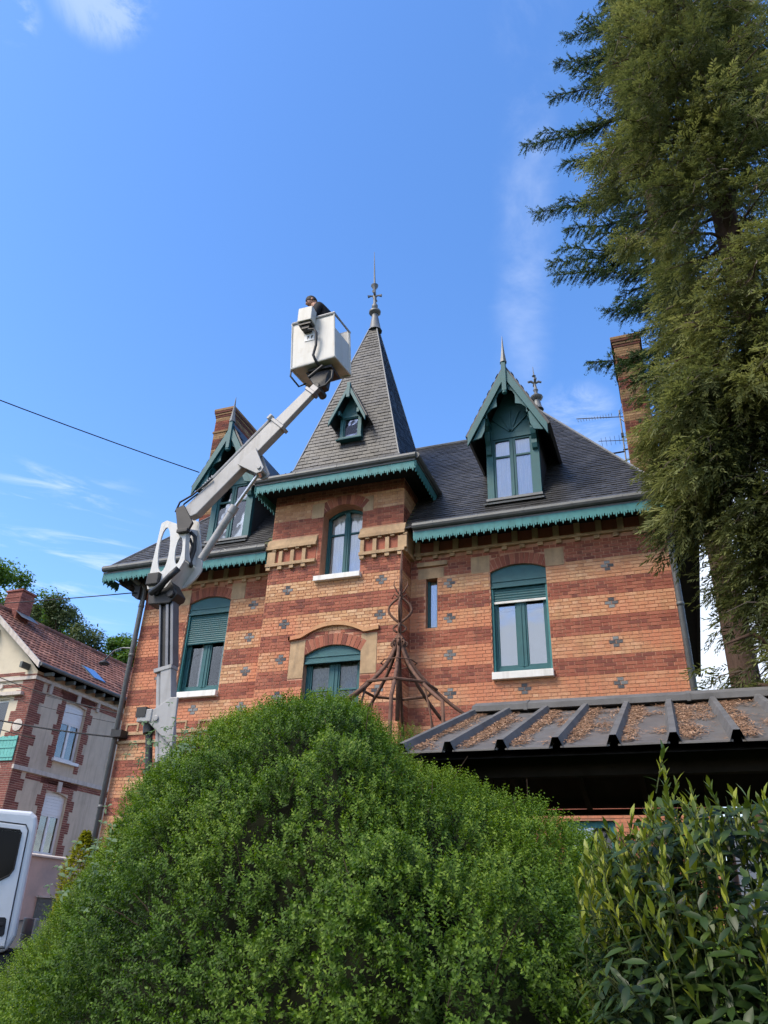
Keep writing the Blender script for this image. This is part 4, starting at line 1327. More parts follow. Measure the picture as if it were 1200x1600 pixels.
    # inner scalloped board
    if not small:
        z0i = gz0-0.05
        inn = []
        def lobes(s):
            return [(s*0.56, 0.0), (s*0.49, 0.16), (s*0.475, 0.32), (s*0.465, 0.46), (s*0.42, 0.60), (s*0.33, 0.70), (s*0.20, 0.75), (s*0.205, 0.86), (s*0.20, 0.98), (s*0.15, 1.09), (s*0.06, 1.16)]
        sc = gx/0.85
        left = [(cx+p*sc, z0i+q*rise/1.74) for p, q in lobes(-1)]
        right = [(cx+p*sc, z0i+q*rise/1.74) for p, q in lobes(1)]
        for s, lb in ((-1, left), (1, right)):
            outer = [(cx+s*0.03, gz1-0.33), (cx+s*(gx-0.10), gz0-0.10)]
            poly = [outer[0], outer[1]] + lb
            # strip quads between the rake and the scallops
            A = Vector(outer[1]); B = Vector(outer[0])
            n = len(lb)
            for i in range(n-1):
                ta, tb = i/(n-1), (i+1)/(n-1)
                pa, pb = A.lerp(B, ta), A.lerp(B, tb)
                q = [tuple(pa), tuple(pb), lb[i+1], lb[i]]
                inn.append(q)
        im = MB()
        for q in inn: im.prism(q, yg+0.02, yg+0.055, 'y')
        obj('scalloped_board', im, TEAL, part)
        kp = MB()
        kp.box(cx-0.05, cx+0.05, yg-0.09, yg+0.02, gz1-0.72, gz1+0.12)
        kp.lathe((cx, yg-0.035, gz1-0.80), [(0.01, 0), (0.06, 0.03), (0.06, 0.07), (0.045, 0.09)], 8)
        obj('king_post', kp, TEAL, part, bevel=0.006)
        pn = MB()
        pn.lathe((cx, yg-0.035, gz1+0.08), [(0.085, 0), (0.075, 0.04), (0.05, 0.22), (0.03, 0.42), (0.006, 0.78)], 6)
        obj('pinnacle', pn, LEAD, part)
        for s in (-1, 1):                                   # carved consoles that carry the gable
            cb = MB()
            x = cx+s*(hw-0.075)
            pr = [(yf, zt-0.42), (yf-0.06, zt-0.40), (yf-0.10, zt-0.30), (yf-0.09, zt-0.20), (yf-0.17, zt-0.10), (yf-0.22, zt+0.02), (yf-0.20, zt+0.10), (yf-0.34, zt+0.17), (yf-0.40, zt+0.27), (yf, zt+0.27)]
            cb.prism(pr, x-0.055, x+0.055, 'x')
            cb.tube([(x-0.065, yf-0.30, zt+0.24), (x+0.065, yf-0.30, zt+0.24)], 0.07, 10)
            cb.tube([(x-0.062, yf-0.14, zt+0.02), (x+0.062, yf-0.14, zt+0.02)], 0.05, 10)
            cb.box(x-0.07, x+0.07, yg+0.02, yf, zt+0.27, zt+0.36)
            obj('console', cb, TEAL, part)
    else:
        kp = MB()
        kp.box(cx-0.04, cx+0.04, yg-0.07, yg, gz1-0.42, gz1+0.02)
        for s in (-1, 1):
            cb = MB()
            cb.box(cx+s*(hw-0.03)-0.03, cx+s*(hw-0.03)+0.03, yg+0.03, yf, zt-0.02, zt+0.10)
            cb.tube([(cx+s*(hw-0.03), yf-0.10, zt-0.02), (cx+s*(hw-0.03), yf-0.10, zt+0.06)], 0.05, 8)
            obj('console', cb, TEAL, part)
        obj('king_post', kp, TEAL, part)
    return part

dormer(-2.46, 13.85, 13.36, 0.575, 9.66, 11.17, 0.86, 11.02, 12.76)
dormer(-9.42, 13.85, 13.36, 0.575, 9.64, 11.15, 0.86, 10.95, 12.62)
dormer(-6.2, 13.50, 13.28, 0.27, 11.72, 12.28, 0.47, 12.08, 13.10, small=True, label='small attic dormer on the spire')

def build_slates():
    def cost(s):
        c = np.array(s[0]) - CAMPOS
        facing = -(c/np.linalg.norm(c)) @ np.array(s[3])
        if s[4] < 0.19 or facing < 0.12 or s[6] == 2: return 1e9
        x, y, z = s[0]
        if s[6] == 0 and not (-4.2 < x < -0.6 and z > 9.2): return 1e9        # behind turret, gutter, tree
        if s[6] == 1 and z < 10.75: return 1e9
        if s[6] == 0 and abs(x+2.46) < 0.7: return 1e9
        return np.linalg.norm(c)/facing**0.5
    order = sorted(range(len(SLATES)), key=lambda i: cost(SLATES[i]))
    single = set(order[:300])
    lib = []
    for k in range(8):
        b = MB()
        w, e = 0.20-0.006, 0.115
        l1, l0 = 0.016+0.003*(k % 3), 0.004
        tw = (k-3.5)*0.0012
        vs = [(-w/2, 0, l1), (w/2, 0+tw, l1), (w/2, e*1.12, l0), (-w/2, e*1.12, l0), (-w/2, 0, 0), (w/2, 0, 0), (w/2, e*1.12, 0), (-w/2, e*1.12, 0)]
        b.add(vs, [(0, 1, 2, 3), (0, 4, 5, 1), (1, 5, 6, 2), (3, 7, 4, 0)], 0, (k+0.5)/8)
        lib.append(b.mesh('slate', [SLATE]))
    main, spire = MB(), MB()
    for i, (c, u, v, n, w, e, mt) in enumerate(SLATES):
        host = SPIRE if mt == 1 else ROOF
        if i in single:
            o = bpy.data.objects.new('slate', lib[random.randrange(8)])
            t = Matrix.Identity(4)
            for q in range(3):
                t[q][0], t[q][1], t[q][2], t[q][3] = u[q], v[q], n[q], c[q]
            o.matrix_world = t
            COL.objects.link(o)
            o.parent = host
            o.matrix_parent_inverse = wmat(host).inverted()
            continue
        mb = spire if mt == 1 else main
        l1 = 0.014+random.random()*0.008 if mt < 2 else 0.006
        g = 0.003
        a, b = c - u*(w/2-g), c + u*(w/2-g)
        dv = v*(random.random()-0.5)*0.008
        mb.add([a+n*l1+dv, b+n*l1+dv, b+v*e*1.12+n*0.004, a+v*e*1.12+n*0.004, a+dv, b+dv], [(0, 1, 2, 3), (0, 4, 5, 1)], 0, random.random())
    obj('slating', main, SLATE, ROOF, kind='stuff')
    obj('slating', spire, SLATE, SPIRE, kind='stuff')
build_slates()

def build_roof_finial():
    fi = MB()
    fi.lathe((-2.42, 18.25, 15.0), [(0.17, 0), (0.12, 0.10), (0.09, 0.34), (0.17, 0.40), (0.19, 0.46), (0.15, 0.50), (0.06, 0.53), (0.05, 0.65), (0.08, 0.72), (0.05, 0.78), (0.03, 0.95), (0.05, 1.0), (0.025, 1.05), (0.02, 1.22), (0.06, 1.26), (0.02, 1.30), (0.006, 1.62)], 10, axis=Vector((-0.04, 0, 1)))
    for k in range(4):
        a = k*PI/2+0.3
        q = Vector((-2.46, 18.25, 15.97))
        fi.tube([q, q+Vector((math.cos(a)*0.11, math.sin(a)*0.11, 0.08)), q+Vector((math.cos(a)*0.20, math.sin(a)*0.20, 0.05))], [0.03, 0.04, 0.035], 6)
    obj('finial', fi, LEAD, ROOF, auto=40)

def chimney(x0, x1, y0, y1, z0, z1, stripes):
    core = MB(); core.box(x0, x1, y0, y1, z0, z1)
    ch = obj('chimney', core, MORTAR, VILLA)
    bk = MB()
    i = 0
    z = z1-0.30
    while z > z0:
        k = stripes(i)
        # three faces that can be seen: front, right, left
        for (a, b, fn) in ((x0, x1, 'f'), (y0, y1, 'r'), (y0, y1, 'l')):
            p = a - (0.115 if i % 2 else 0)
            while p < b:
                q0, q1 = max(p, a)+0.006, min(p+0.23, b)-0.006
                p += 0.23
                if q1-q0 < 0.03: continue
                if fn == 'f': bk.box(q0, q1, y0-0.008, y0+0.01, z-0.064, z-0.004, k, random.random())
                elif fn == 'r': bk.box(x1-0.01, x1+0.008, q0, q1, z-0.064, z-0.004, k, random.random())
                else: bk.box(x0-0.008, x0+0.01, q0, q1, z-0.064, z-0.004, k, random.random())
        z -= 0.07; i += 1
    for (e, za, zb, k) in ((0.02, 0.30, 0.23, 0), (0.035, 0.225, 0.16, 1), (0.055, 0.155, 0.09, 0)):
        bk.box(x0-e, x1+e, y0-e, y1+e, z1-za, z1-zb, k, 0.2)
    bk.box(x0-0.03, x1+0.03, y0-0.03, y1+0.03, z1-0.85, z1-0.79, 1, 0.2)
    obj('brickwork', bk, [SOOTR, SOOTY], ch, kind='stuff')
    cp = MB(); cp.box(x0-0.065, x1+0.065, y0-0.065, y1+0.065, z1-0.088, z1)
    obj('chimney_cap', cp, SOOTY, ch, bevel=0.01)
chimney(-11.46, -10.90, 15.4, 17.0, 8.0, 14.98, lambda i: 1 if i < 2 else (0 if (i-2) % 9 < 5 else 1))
chimney(-0.08, 0.50, 15.0, 16.5, 8.0, 14.32, lambda i: 1 if i % 9 < 4 else 0)
build_roof_finial()

# ------------------------------------------------------------------ boom lift truck
def build_truck():
    zg0 = 0.55
    t = thing('boom_lift_truck', (-7.6, 9.9, zg0), 'white lorry with a folding grey boom raised to a bucket beside the villa', 'truck')
    # cab: side outline in (x, z), extruded across the width, then rounded
    out = [(-10.7, 1.10), (-10.72, 1.55), (-10.55, 1.95), (-10.05, 2.72), (-9.8, 2.86), (-8.66, 2.86), (-8.545, 2.80), (-8.50, 2.70), (-8.43, 1.55), (-8.42, 1.34), (-8.52, 1.16), (-9.1, 1.10)]
    mb = MB(); mb.prism(out[::-1], 9.02, 10.95, 'y')
    cab = obj('cab', mb, TRUCKW, t, bevel=0.06, smooth=False)
    cab.modifiers['edge'].segments = 3
    # door skin with seam, window, handle recess
    def plate(poly, y, th, name, mat, par, bev=0.01):
        b = MB(); b.prism(poly, y-th, y, 'y')
        return obj(name, b, mat, par, bevel=bev)
    door = plate([(-9.95, 1.22), (-8.585, 1.22), (-8.60, 1.50), (-8.66, 2.60), (-8.72, 2.665), (-9.85, 2.70), (-10.02, 2.5)][::-1], 9.012, 0.012, 'door', TRUCKW, t, 0.006)
    sm = MB()
    pts = [(-9.95, 1.20), (-8.572, 1.20), (-8.588, 1.50), (-8.648, 2.61), (-8.715, 2.682), (-9.86, 2.716)]
    sm.tube([(x, 9.014, z) for x, z in pts], 0.008, 6)
    obj('door_seam', sm, BLACK, door)
    plate([(-9.95, 1.86), (-9.0, 1.96), (-8.80, 2.05), (-8.755, 2.12), (-8.775, 2.56), (-8.80, 2.585), (-9.8, 2.615), (-10.0, 2.42)][::-1], 8.998, 0.006, 'side_window', DARKGL, door, 0.0)
    rb = MB()
    rb.tube([(x, 8.996, z) for x, z in [(-9.95, 1.85), (-9.0, 1.95), (-8.795, 2.042), (-8.742, 2.12), (-8.762, 2.57), (-8.80, 2.60), (-9.8, 2.63)]], 0.014, 6)
    obj('window_seal', rb, RUBBER, door)
    plate([(-8.92, 1.33), (-8.66, 1.33), (-8.635, 1.36), (-8.66, 1.53), (-8.69, 1.55), (-8.94, 1.55)][::-1], 8.999, 0.006, 'handle_recess', BLACK, door, 0.006)
    hd = MB(); hd.box(-8.90, -8.69, 8.975, 8.99, 1.45, 1.49)
    obj('handle', hd, BLACK, door, bevel=0.006)
    ws = MB(); ws.add([(-10.56, 9.15, 2.0), (-10.56, 10.82, 2.0), (-10.09, 10.75, 2.70), (-10.09, 9.22, 2.70)], [(0, 1, 2, 3)])
    obj('windscreen', ws, DARKGL, t)
    # chassis, deck, wheels
    ch = MB()
    ch.box(-10.5, -5.3, 9.55, 9.72, 0.98, 1.16); ch.box(-10.5, -5.3, 10.25, 10.42, 0.98, 1.16)
    obj_split('chassis_rail', ch, GREASE, t)
    dk = MB(); dk.box(-8.25, -5.2, 9.0, 10.95, 1.22, 1.34)
    for x in (-8.25, -5.25): dk.box(x, x+0.06, 9.0, 10.95, 1.342, 1.55)
    obj('deck', dk, STEELG, t, bevel=0.01)
    for wx in (-9.75, -6.0):
        for y0_, y1_ in ((9.06, 9.30), (10.66, 10.90)):
            w = MB()
            c = Vector((wx, y0_, zg(wx, y0_)+0.36))
            w.tube([c+Vector((0, q, 0)) for q in (0, 0.02, 0.05, 0.19, 0.22, 0.24)], [0.30, 0.34, 0.36, 0.36, 0.34, 0.30], 24)
            wo = obj('wheel', w, RUBBER, t, auto=35)
            r_ = MB(); r_.tube([c+Vector((0, -0.01, 0)), c+Vector((0, 0.08, 0))], [0.20, 0.22], 16)
            obj('rim', r_, STEELG, wo)
    ar = MB()
    n = 12
    for k in range(n):
        a, b = PI*k/n, PI*(k+1)/n
        ar.quad(*[(-9.75+0.46*math.cos(q), y, 0.90+0.46*math.sin(q)) for q, y in ((a, 9.0), (b, 9.0), (b, 9.4), (a, 9.4))])
    obj('wheel_arch', ar, RUBBER, t)
    for y in (9.25, 10.35):
        hl = MB(); hl.box(-10.76, -10.70, y, y+0.36, 1.34, 1.54)
        obj('headlight', hl, PVC, t, bevel=0.02)
    bp_ = MB(); bp_.box(-10.84, -10.55, 9.05, 10.92, 0.85, 1.10)
    obj('bumper', bp_, BLACK, t, bevel=0.03)
    mi = MB(); mi.tube([(-10.1, 9.02, 2.35), (-10.2, 8.85, 2.35), (-10.2, 8.85, 1.9)], 0.016, 6); mi.box(-10.27, -10.19, 8.76, 8.94, 1.92, 2.26)
    obj('mirror', mi, BLACK, t)
    st = MB(); st.box(-8.62, -8.45, 9.1, 9.5, 0.80, 1.12)
    obj('step', st, BLACK, t)
    # the lorry stands at an angle in the street: turn it about the near rear corner of its cab
    piv = Matrix.Translation((-8.45, 9.0, 0))
    turn = piv @ Matrix.Rotation(R(47), 4, 'Z') @ piv.inverted()
    slim = turn @ piv @ Matrix.Diagonal((0.72, 1, 1, 1)) @ piv.inverted()
    todo = [(o_, slim if o_.name.split('.')[0] in ('cab', 'door', 'windscreen') else turn) for o_ in t.children]
    for o_, mx in todo:
        o_.data.transform(mx)
        for c_ in o_.children: c_.data.transform(mx)
    # slewing turret and mast
    tu = MB(); tu.tube([(-6.5, 9.35, 0.55), (-6.5, 9.35, 1.2), (-6.5, 9.35, 1.75)], [0.46, 0.42, 0.36], 18)
    tu.box(-7.6, -6.1, 9.15, 9.9, 0.62, 1.05)
    tu.box(-6.72, -6.30, 9.02, 9.55, 1.752, 2.3)
    obj('turret', tu, GREASE, t, auto=35)
    d = Vector((-0.275, 0, 1.455)).normalized()
    r_ = Vector((d.z, 0, -d.x))
    def MT(x0, z0):                       # mast frame: local x across, y depth, z up the mast
        m_ = Matrix.Identity(4)
        for i in range(3):
            m_[i][0], m_[i][1], m_[i][2] = r_[i], (0, 1, 0)[i], d[i]
        m_[0][3], m_[1][3], m_[2][3] = x0, 9.0, z0
        return m_
    T = MT(-6.555, 3.40)
    lo = MB()
    lo.box(-0.10, 0.085, 0.0, 0.15, -1.55, 1.47, T=T)
    outer = obj('mast_sleeve', lo, BOOMW, t, bevel=0.012)
    tb = MB()
    tb.tube([T @ Vector((-0.155, 0.07, -1.4)), T @ Vector((-0.155, 0.07, 1.40))], 0.045, 10)
    tb.box(-0.205, 0.095, -0.012, 0.16, 1.42, 1.475, T=T)
    obj('mast_collar', tb, BOOMW, outer, auto=40)
    inn = MB()
    inn.box(-0.155, -0.125, 0.02, 0.18, 1.48, 2.62, T=T)
    inn.box(-0.125, -0.03, 0.06, 0.18, 1.48, 2.62, T=T, m=1)
    inn.box(-0.03, 0.02, 0.01, 0.18, 1.48, 2.62, T=T)
    inn.box(0.02, 0.045, 0.06, 0.18, 1.48, 2.62, T=T, m=1)
    inn.box(0.045, 0.095, 0.02, 0.18, 1.48, 2.62, T=T)
    obj('inner_mast', inn, [STEELG, GREASE], t, bevel=0.006)
    lug = MB()
    lug.prism([(-6.96, 4.05), (-6.90, 4.19), (-6.62, 4.36), (-6.50, 4.36), (-6.46, 3.66)][::-1], 8.945, 8.985, 'y')
    lug.box(-7.12, -6.88, 8.93, 9.25, 4.03, 4.21)
    lug.tube([(-6.80, 8.92, 4.07), (-6.80, 8.99, 4.07)], 0.045, 12)
    obj('cylinder_lug', lug, BOOMW, t, bevel=0.012)
    cy = MB(); cy.tube([(-7.03, 9.09, 4.14), (-6.82, 9.09, 3.1), (-6.64, 9.12, 2.0)], 0.05, 12)
    obj('lift_rod', cy, GREASE, t, auto=40)
    he = MB(); he.tube([(-7.02, 9.08, 4.17), (-6.98, 9.08, 3.9)], 0.085, 12)
    he.box(-7.14, -6.98, 8.92, 9.2, 4.10, 4.24)
    obj('rod_eye', he, GREASE, t, auto=40)
    # head casting under the knuckle
    hc = MB()
    hc.prism([(-7.40, 6.10), (-7.36, 5.86), (-6.97, 5.84), (-6.84, 5.98), (-7.0, 6.20), (-7.15, 6.28), (-7.38, 6.27)][::-1], 8.98, 9.22, 'y')
    hc.box(-7.42, -7.2, 8.90, 9.0, 6.16, 6.36)
    hc.tube([(-6.95, 8.93, 5.98), (-6.95, 9.27, 5.98)], 0.06, 12)
    obj('mast_head', hc, GREASE, t, bevel=0.015)
    # knuckle: two pierced side plates joined by webs
    TP = plane_T((0, 0, 0), (1, 0, 0), (0, 0, 1))
    def kplate(outer_, holes, y, name, th=0.03):
        T2 = plane_T((0, y, 0), (1, 0, 0), (0, 0, 1))
        return holed(name, outer_, holes, th, KNUCK, T2, t, 0.006)
    front = [(-7.40, 7.28), (-7.30, 7.32), (-6.90, 7.14), (-6.82, 6.55), (-6.86, 6.46), (-7.06, 6.13), (-7.10, 6.10), (-7.42, 6.12), (-7.44, 6.18)]
    kplate(front, [oval(-7.25, 6.79, 0.105, 0.40, 20, 0.07), oval(-6.965, 6.73, 0.065, 0.24, 18, 0.03)], 8.99, 'knuckle_plate')
    back = [(-7.127, 7.327), (-7.039, 7.474), (-6.911, 7.395), (-6.716, 6.622), (-6.706, 6.495), (-6.774, 6.377), (-6.951, 6.221), (-7.146, 6.201)]
    kplate(back, [oval(-6.93, 6.75, 0.055, 0.24, 18, 0.16)], 9.31, 'knuckle_plate')
    wb = MB()
    for (a, b), (c, e) in (((-6.90, 7.12), (-6.825, 6.56)), ((-6.83, 6.54), (-7.05, 6.16))):
        if a == -6.90: continue
        wb.quad((a, 9.0, b), (c, 9.0, e), (c, 9.30, e), (a, 9.30, b))
    obj('knuckle_web', wb, KNUCK, t)
    sd = MB()                                            # right cheek with its hose slot
    T3 = plane_T((-6.865, 9.15, 6.84), (0, 1, 0), (0.13, 0, -0.99))
    holed('knuckle_cheek', [(-0.15, -0.28), (0.15, -0.40), (0.15, 0.27), (-0.15, 0.28)], [oval(-0.0, -0.02, 0.07, 0.24, 18)], 0.02, KNUCK, T3, t)
    jn = MB(); jn.prism([(-7.16, 7.50), (-7.02, 7.56), (-6.78, 7.20), (-6.86, 7.02), (-7.02, 7.02)][::-1], 8.95, 9.0, 'y')
    jn.box(-7.02, -6.82, 8.90, 8.99, 7.02, 7.08)
    obj('joint_cover', jn, GREASE, t, bevel=0.008)
    # boom: base section, telescoped section
    A, B_ = Vector((-6.93, 9, 7.39)), Vector((-5.46, 9, 8.89))
    u = (B_-A).normalized(); v = Vector((-u.z, 0, u.x))
    def BT(o):
        m_ = Matrix.Identity(4)
        for i in range(3): m_[i][0], m_[i][1], m_[i][2], m_[i][3] = u[i], (0, 1, 0)[i], v[i], o[i]
        return m_
    T = BT(A)
    L = (B_-A).length
    b1 = MB()
    b1.prism([(-0.02, -0.06), (0.10, -0.125), (L, -0.125), (L, 0.155), (-0.02, 0.165)], 0.0, 0.15, 'y', T=T)
    boom = obj('boom', b1, BOOMW, t, bevel=0.014)
    er = MB()
    er.box(L-0.04, L+0.02, -0.02, 0.17, -0.15, 0.185, T=T)
    er.tube([T @ Vector((L-0.06, 0.0, 0.21)), T @ Vector((L+0.04, 0.0, 0.21))], 0.05, 10)
    obj('boom_collar', er, BOOMW, boom, bevel=0.008)
    pp = MB(); pp.tube([T @ Vector((0.45, 0.04, 0.205)), T @ Vector((L+0.02, 0.04, 0.215))], 0.032, 8)
    for k in range(5):
        pp.tube([T @ Vector((0.50+k*0.05, 0.04, 0.20)), T @ Vector((0.525+k*0.05, 0.04, 0.20))], 0.055, 8)
    obj('conduit', pp, BOOMW, boom, auto=40)
    b2 = MB()
    L2 = L+0.80
    b2.prism([(L+0.021, -0.095), (L2, -0.075), (L2, 0.11), (L+0.021, 0.13)], 0.02, 0.13, 'y', T=T)
    bx2 = obj('telescopic_boom', b2, BOOMW, t, bevel=0.014)
    e2 = MB(); e2.box(L2-0.06, L2, 0.0, 0.15, -0.10, 0.13, T=T)
    e2.box(L2, L2+0.10, 0.03, 0.13, -0.07, 0.09, T=T)
    obj('boom_collar', e2, STEELG, bx2, bevel=0.008)
    gs = MB(); gs.prism([(-6.10, 8.17), (-5.80, 8.44), (-5.60, 8.02), (-5.63, 7.95), (-5.72, 7.93)][::-1], 8.955, 8.99, 'y')
    gs.tube([(-5.68, 8.93, 8.03), (-5.68, 9.2, 8.03)], 0.035, 10)
    gs.prism([(-6.10, 8.17), (-5.80, 8.44), (-5.60, 8.02), (-5.63, 7.95), (-5.72, 7.93)][::-1], 9.16, 9.19, 'y')
    obj('cylinder_gusset', gs, BOOMW, boom, bevel=0.006)
    c1 = MB()
    ca, cm_, cb = Vector((-6.60, 9.10, 6.58)), Vector((-6.12, 9.08, 7.42)), Vector((-5.74, 9.07, 8.0))
    c1.tube([ca, cm_], 0.062, 14); c1.tube([cm_-(cm_-ca).normalized()*0.1, cm_+(cm_-ca).normalized()*0.03], 0.075, 14)
    cyl = obj('lift_cylinder', c1, BOOMW, t, auto=40)
    c2 = MB(); c2.tube([cm_, cb], 0.03, 12); c2.tube([cb-Vector((0.0, 0.06, 0)), cb+Vector((0, 0.07, 0))], 0.045, 10)
    obj('piston_rod', c2, CHROME, cyl, auto=40)
    # hoses
    hs = MB()
    hs.tube([(-7.30, 8.93, 6.02), (-7.1, 8.86, 6.08), (-6.95, 8.85, 6.22), (-6.83, 8.88, 6.36)], 0.05, 8)
    hs.tube([(-7.2, 8.95, 6.0), (-7.05, 8.90, 6.16), (-6.9, 8.9, 6.33)], 0.035, 8)
    hs.tube([(-6.86, 9.05, 7.08), (-6.80, 9.12, 7.02), (-6.80, 9.16, 6.8), (-6.84, 9.16, 6.6), (-6.80, 9.15, 6.5)], 0.03, 8)
    hs.tube([(-6.90, 9.12, 7.0), (-6.83, 9.15, 6.85), (-6.86, 9.15, 6.65)], 0.024, 8)
    hs.tube([(-6.96, 9.1, 7.0), (-6.99, 9.12, 6.8), (-6.95, 9.1, 6.6), (-6.99, 9.12, 6.45)], 0.03, 8)
    hs.tube([(-7.16, 8.97, 7.45), (-7.10, 8.96, 7.62), (-6.9, 8.97, 7.72), (-6.55, 8.97, 7.98)], 0.016, 6)
    hs.tube([(-7.12, 9.02, 7.45), (-7.04, 9.0, 7.60), (-6.8, 9.0, 7.76)], 0.014, 6)
    obj_split('hose', hs, BLACK, t, smooth=True)
    # ---- bucket
    bu = MB()
    yb0, yb1 = 9.0, 9.56
    # slightly tapered tub: front, left, back full height; right side cut down for the step-in
    FL0, FR0 = Vector((-5.33, yb0, 9.99)), Vector((-4.52, yb0, 10.06))
    FL1, FR1 = Vector((-5.41, yb0, 11.02)), Vector((-4.60, yb0, 11.06))
    sh = Vector((0.06, yb1-yb0, 0.02))
    cor0 = [FL0, FR0, FR0+sh, FL0+sh]
    cor1 = [FL1, FR1, FR1+sh, FL1+sh]
    def wallq(i, j, t0=0.0, t1=1.0, th=0.03, mbx=bu):
        a0, a1, b0, b1 = cor0[i], cor1[i], cor0[j], cor1[j]
        c = (cor0[0]+cor0[2])/2
        P0 = [a0.lerp(a1, t0), b0.lerp(b1, t0), b0.lerp(b1, t1), a0.lerp(a1, t1)]
        nrm = (P0[1]-P0[0]).cross(P0[3]-P0[0]).normalized()
        if nrm.dot(c-P0[0]) < 0: nrm = -nrm
        Q = [p+nrm*th for p in P0]
        mbx.add(P0+Q, [(0, 1, 2, 3), (7, 6, 5, 4), (0, 4, 5, 1), (1, 5, 6, 2), (2, 6, 7, 3), (3, 7, 4, 0)])
    wallq(0, 1); wallq(3, 0); wallq(2, 3); wallq(1, 2, 0.0, 0.70)
    bu.add([cor0[0], cor0[1], cor0[2], cor0[3]] + [p+Vector((0, 0, 0.05)) for p in cor0], [(3, 2, 1, 0), (4, 5, 6, 7), (0, 1, 5, 4), (1, 2, 6, 5), (2, 3, 7, 6), (3, 0, 4, 7)])
    bucket = obj('bucket', bu, BUCKET, t, bevel=0.016)
    rim = MB()
    rim.tube([p+Vector((0, 0, 0.01)) for p in (cor1[0], cor1[1], cor1[2], cor1[3], cor1[0])], 0.032, 8)
    obj('bucket_rim', rim, BOOMW, bucket)
    ed = MB()
    for i in range(4): ed.tube([cor0[i], cor0[(i+1) % 4]], 0.022, 8)
    for i in (0, 1, 2): ed.tube([cor0[i], cor1[i]], 0.016, 8)
    obj('bucket_edge', ed, BUCKET, bucket)
    cbx = MB()
    m_ = Matrix.Rotation(R(-3), 4, 'Y')
    cbx.box(-5.21, -4.94, 8.80, 8.985, 10.86, 11.17)
    ctl = obj('control_box', cbx, BUCKET, bucket, bevel=0.012)
    cb2 = MB(); cb2.box(-5.19, -4.96, 8.83, 8.985, 10.80, 10.858); cb2.box(-5.14, -5.0, 8.86, 8.99, 10.73, 10.80)
    obj('control_base', cb2, GREASE, ctl)
    sk = MB(); sk.box(-5.13, -4.94, 8.990, 8.996, 10.55, 10.69)
    pl = obj('sticker', sk, STICKER, bucket)
    mk = MB()
    for x in (-5.075, -5.0):
        mk.box(x, x+0.012, 8.986, 8.9895, 10.585, 10.655)
        mk.box(x+0.012, x+0.035, 8.986, 8.9895, 10.64, 10.655)
        mk.box(x+0.012, x+0.028, 8.986, 8.9895, 10.612, 10.626)
    obj('sticker_print', mk, BLACK, pl)
    cl = MB()
    cl.tube([(-5.05, 8.9, 10.75), (-4.98, 8.88, 10.69), (-4.90, 8.88, 10.68), (-4.86, 8.90, 10.60), (-4.86, 8.93, 10.35), (-4.90, 8.94, 10.15), (-4.85, 8.97, 10.02), (-4.80, 9.1, 9.95)], 0.024, 8)
    cl.tube([(-4.66, 9.15, 9.92), (-4.56, 9.05, 9.80), (-4.55, 9.02, 9.62), (-4.66, 9.04, 9.52), (-4.86, 9.06, 9.50)], 0.02, 8)
    cl.tube([(-5.34, 9.02, 10.0), (-5.33, 9.0, 9.84), (-5.20, 9.1, 9.66), (-5.13, 9.2, 9.78)], 0.016, 8)
    cl.tube([FR1+Vector((0, 0.08, -0.35)), FR1+Vector((0.02, 0.3, -0.50)), FR1+Vector((0.05, 0.5, -0.55))], 0.014, 6)
    obj_split('cable', cl, BLACK, bucket, smooth=True)
    pv = MB()
    pv.prism([(-5.12, 9.97), (-5.02, 9.80), (-4.88, 9.55), (-4.72, 9.60), (-4.70, 9.80), (-4.62, 9.98)][::-1], 9.13, 9.30, 'y')
    pv.box(-5.05, -4.6, 9.08, 9.45, 9.93, 9.985)
    pv.tube([(-4.86, 9.05, 9.57), (-4.86, 9.38, 9.57)], 0.07, 12)
    pv.tube([(-4.98, 9.0, 9.72), (-4.72, 9.0, 9.92)], 0.03, 8)
    obj('bucket_pivot', pv, BLACK, t, bevel=0.012)
    return t
build_truck()

# ------------------------------------------------------------------ person in the bucket
def skin_obj(name, verts, edges, radii, mat, parent, lv=2):
    me = bpy.data.meshes.new(name)
    me.from_pydata(verts, edges, [])
    me.materials.append(mat)
    bm = bmesh.new()
    bm.from_mesh(me)
    ly = bm.verts.layers.skin.verify()
    for i, v in enumerate(bm.verts):
        r_ = radii[i]
        v[ly].radius = r_ if isinstance(r_, tuple) else (r_, r_)
        v[ly].use_root = (i == 0)
    bm.to_mesh(me)
    bm.free()
    o = bpy.data.objects.new(name, me)
    link(o, parent)
    s = o.modifiers.new('skin', 'SKIN'); s.use_smooth_shade = True
    d = o.modifiers.new('sub', 'SUBSURF'); d.levels = lv; d.render_levels = lv
    return o

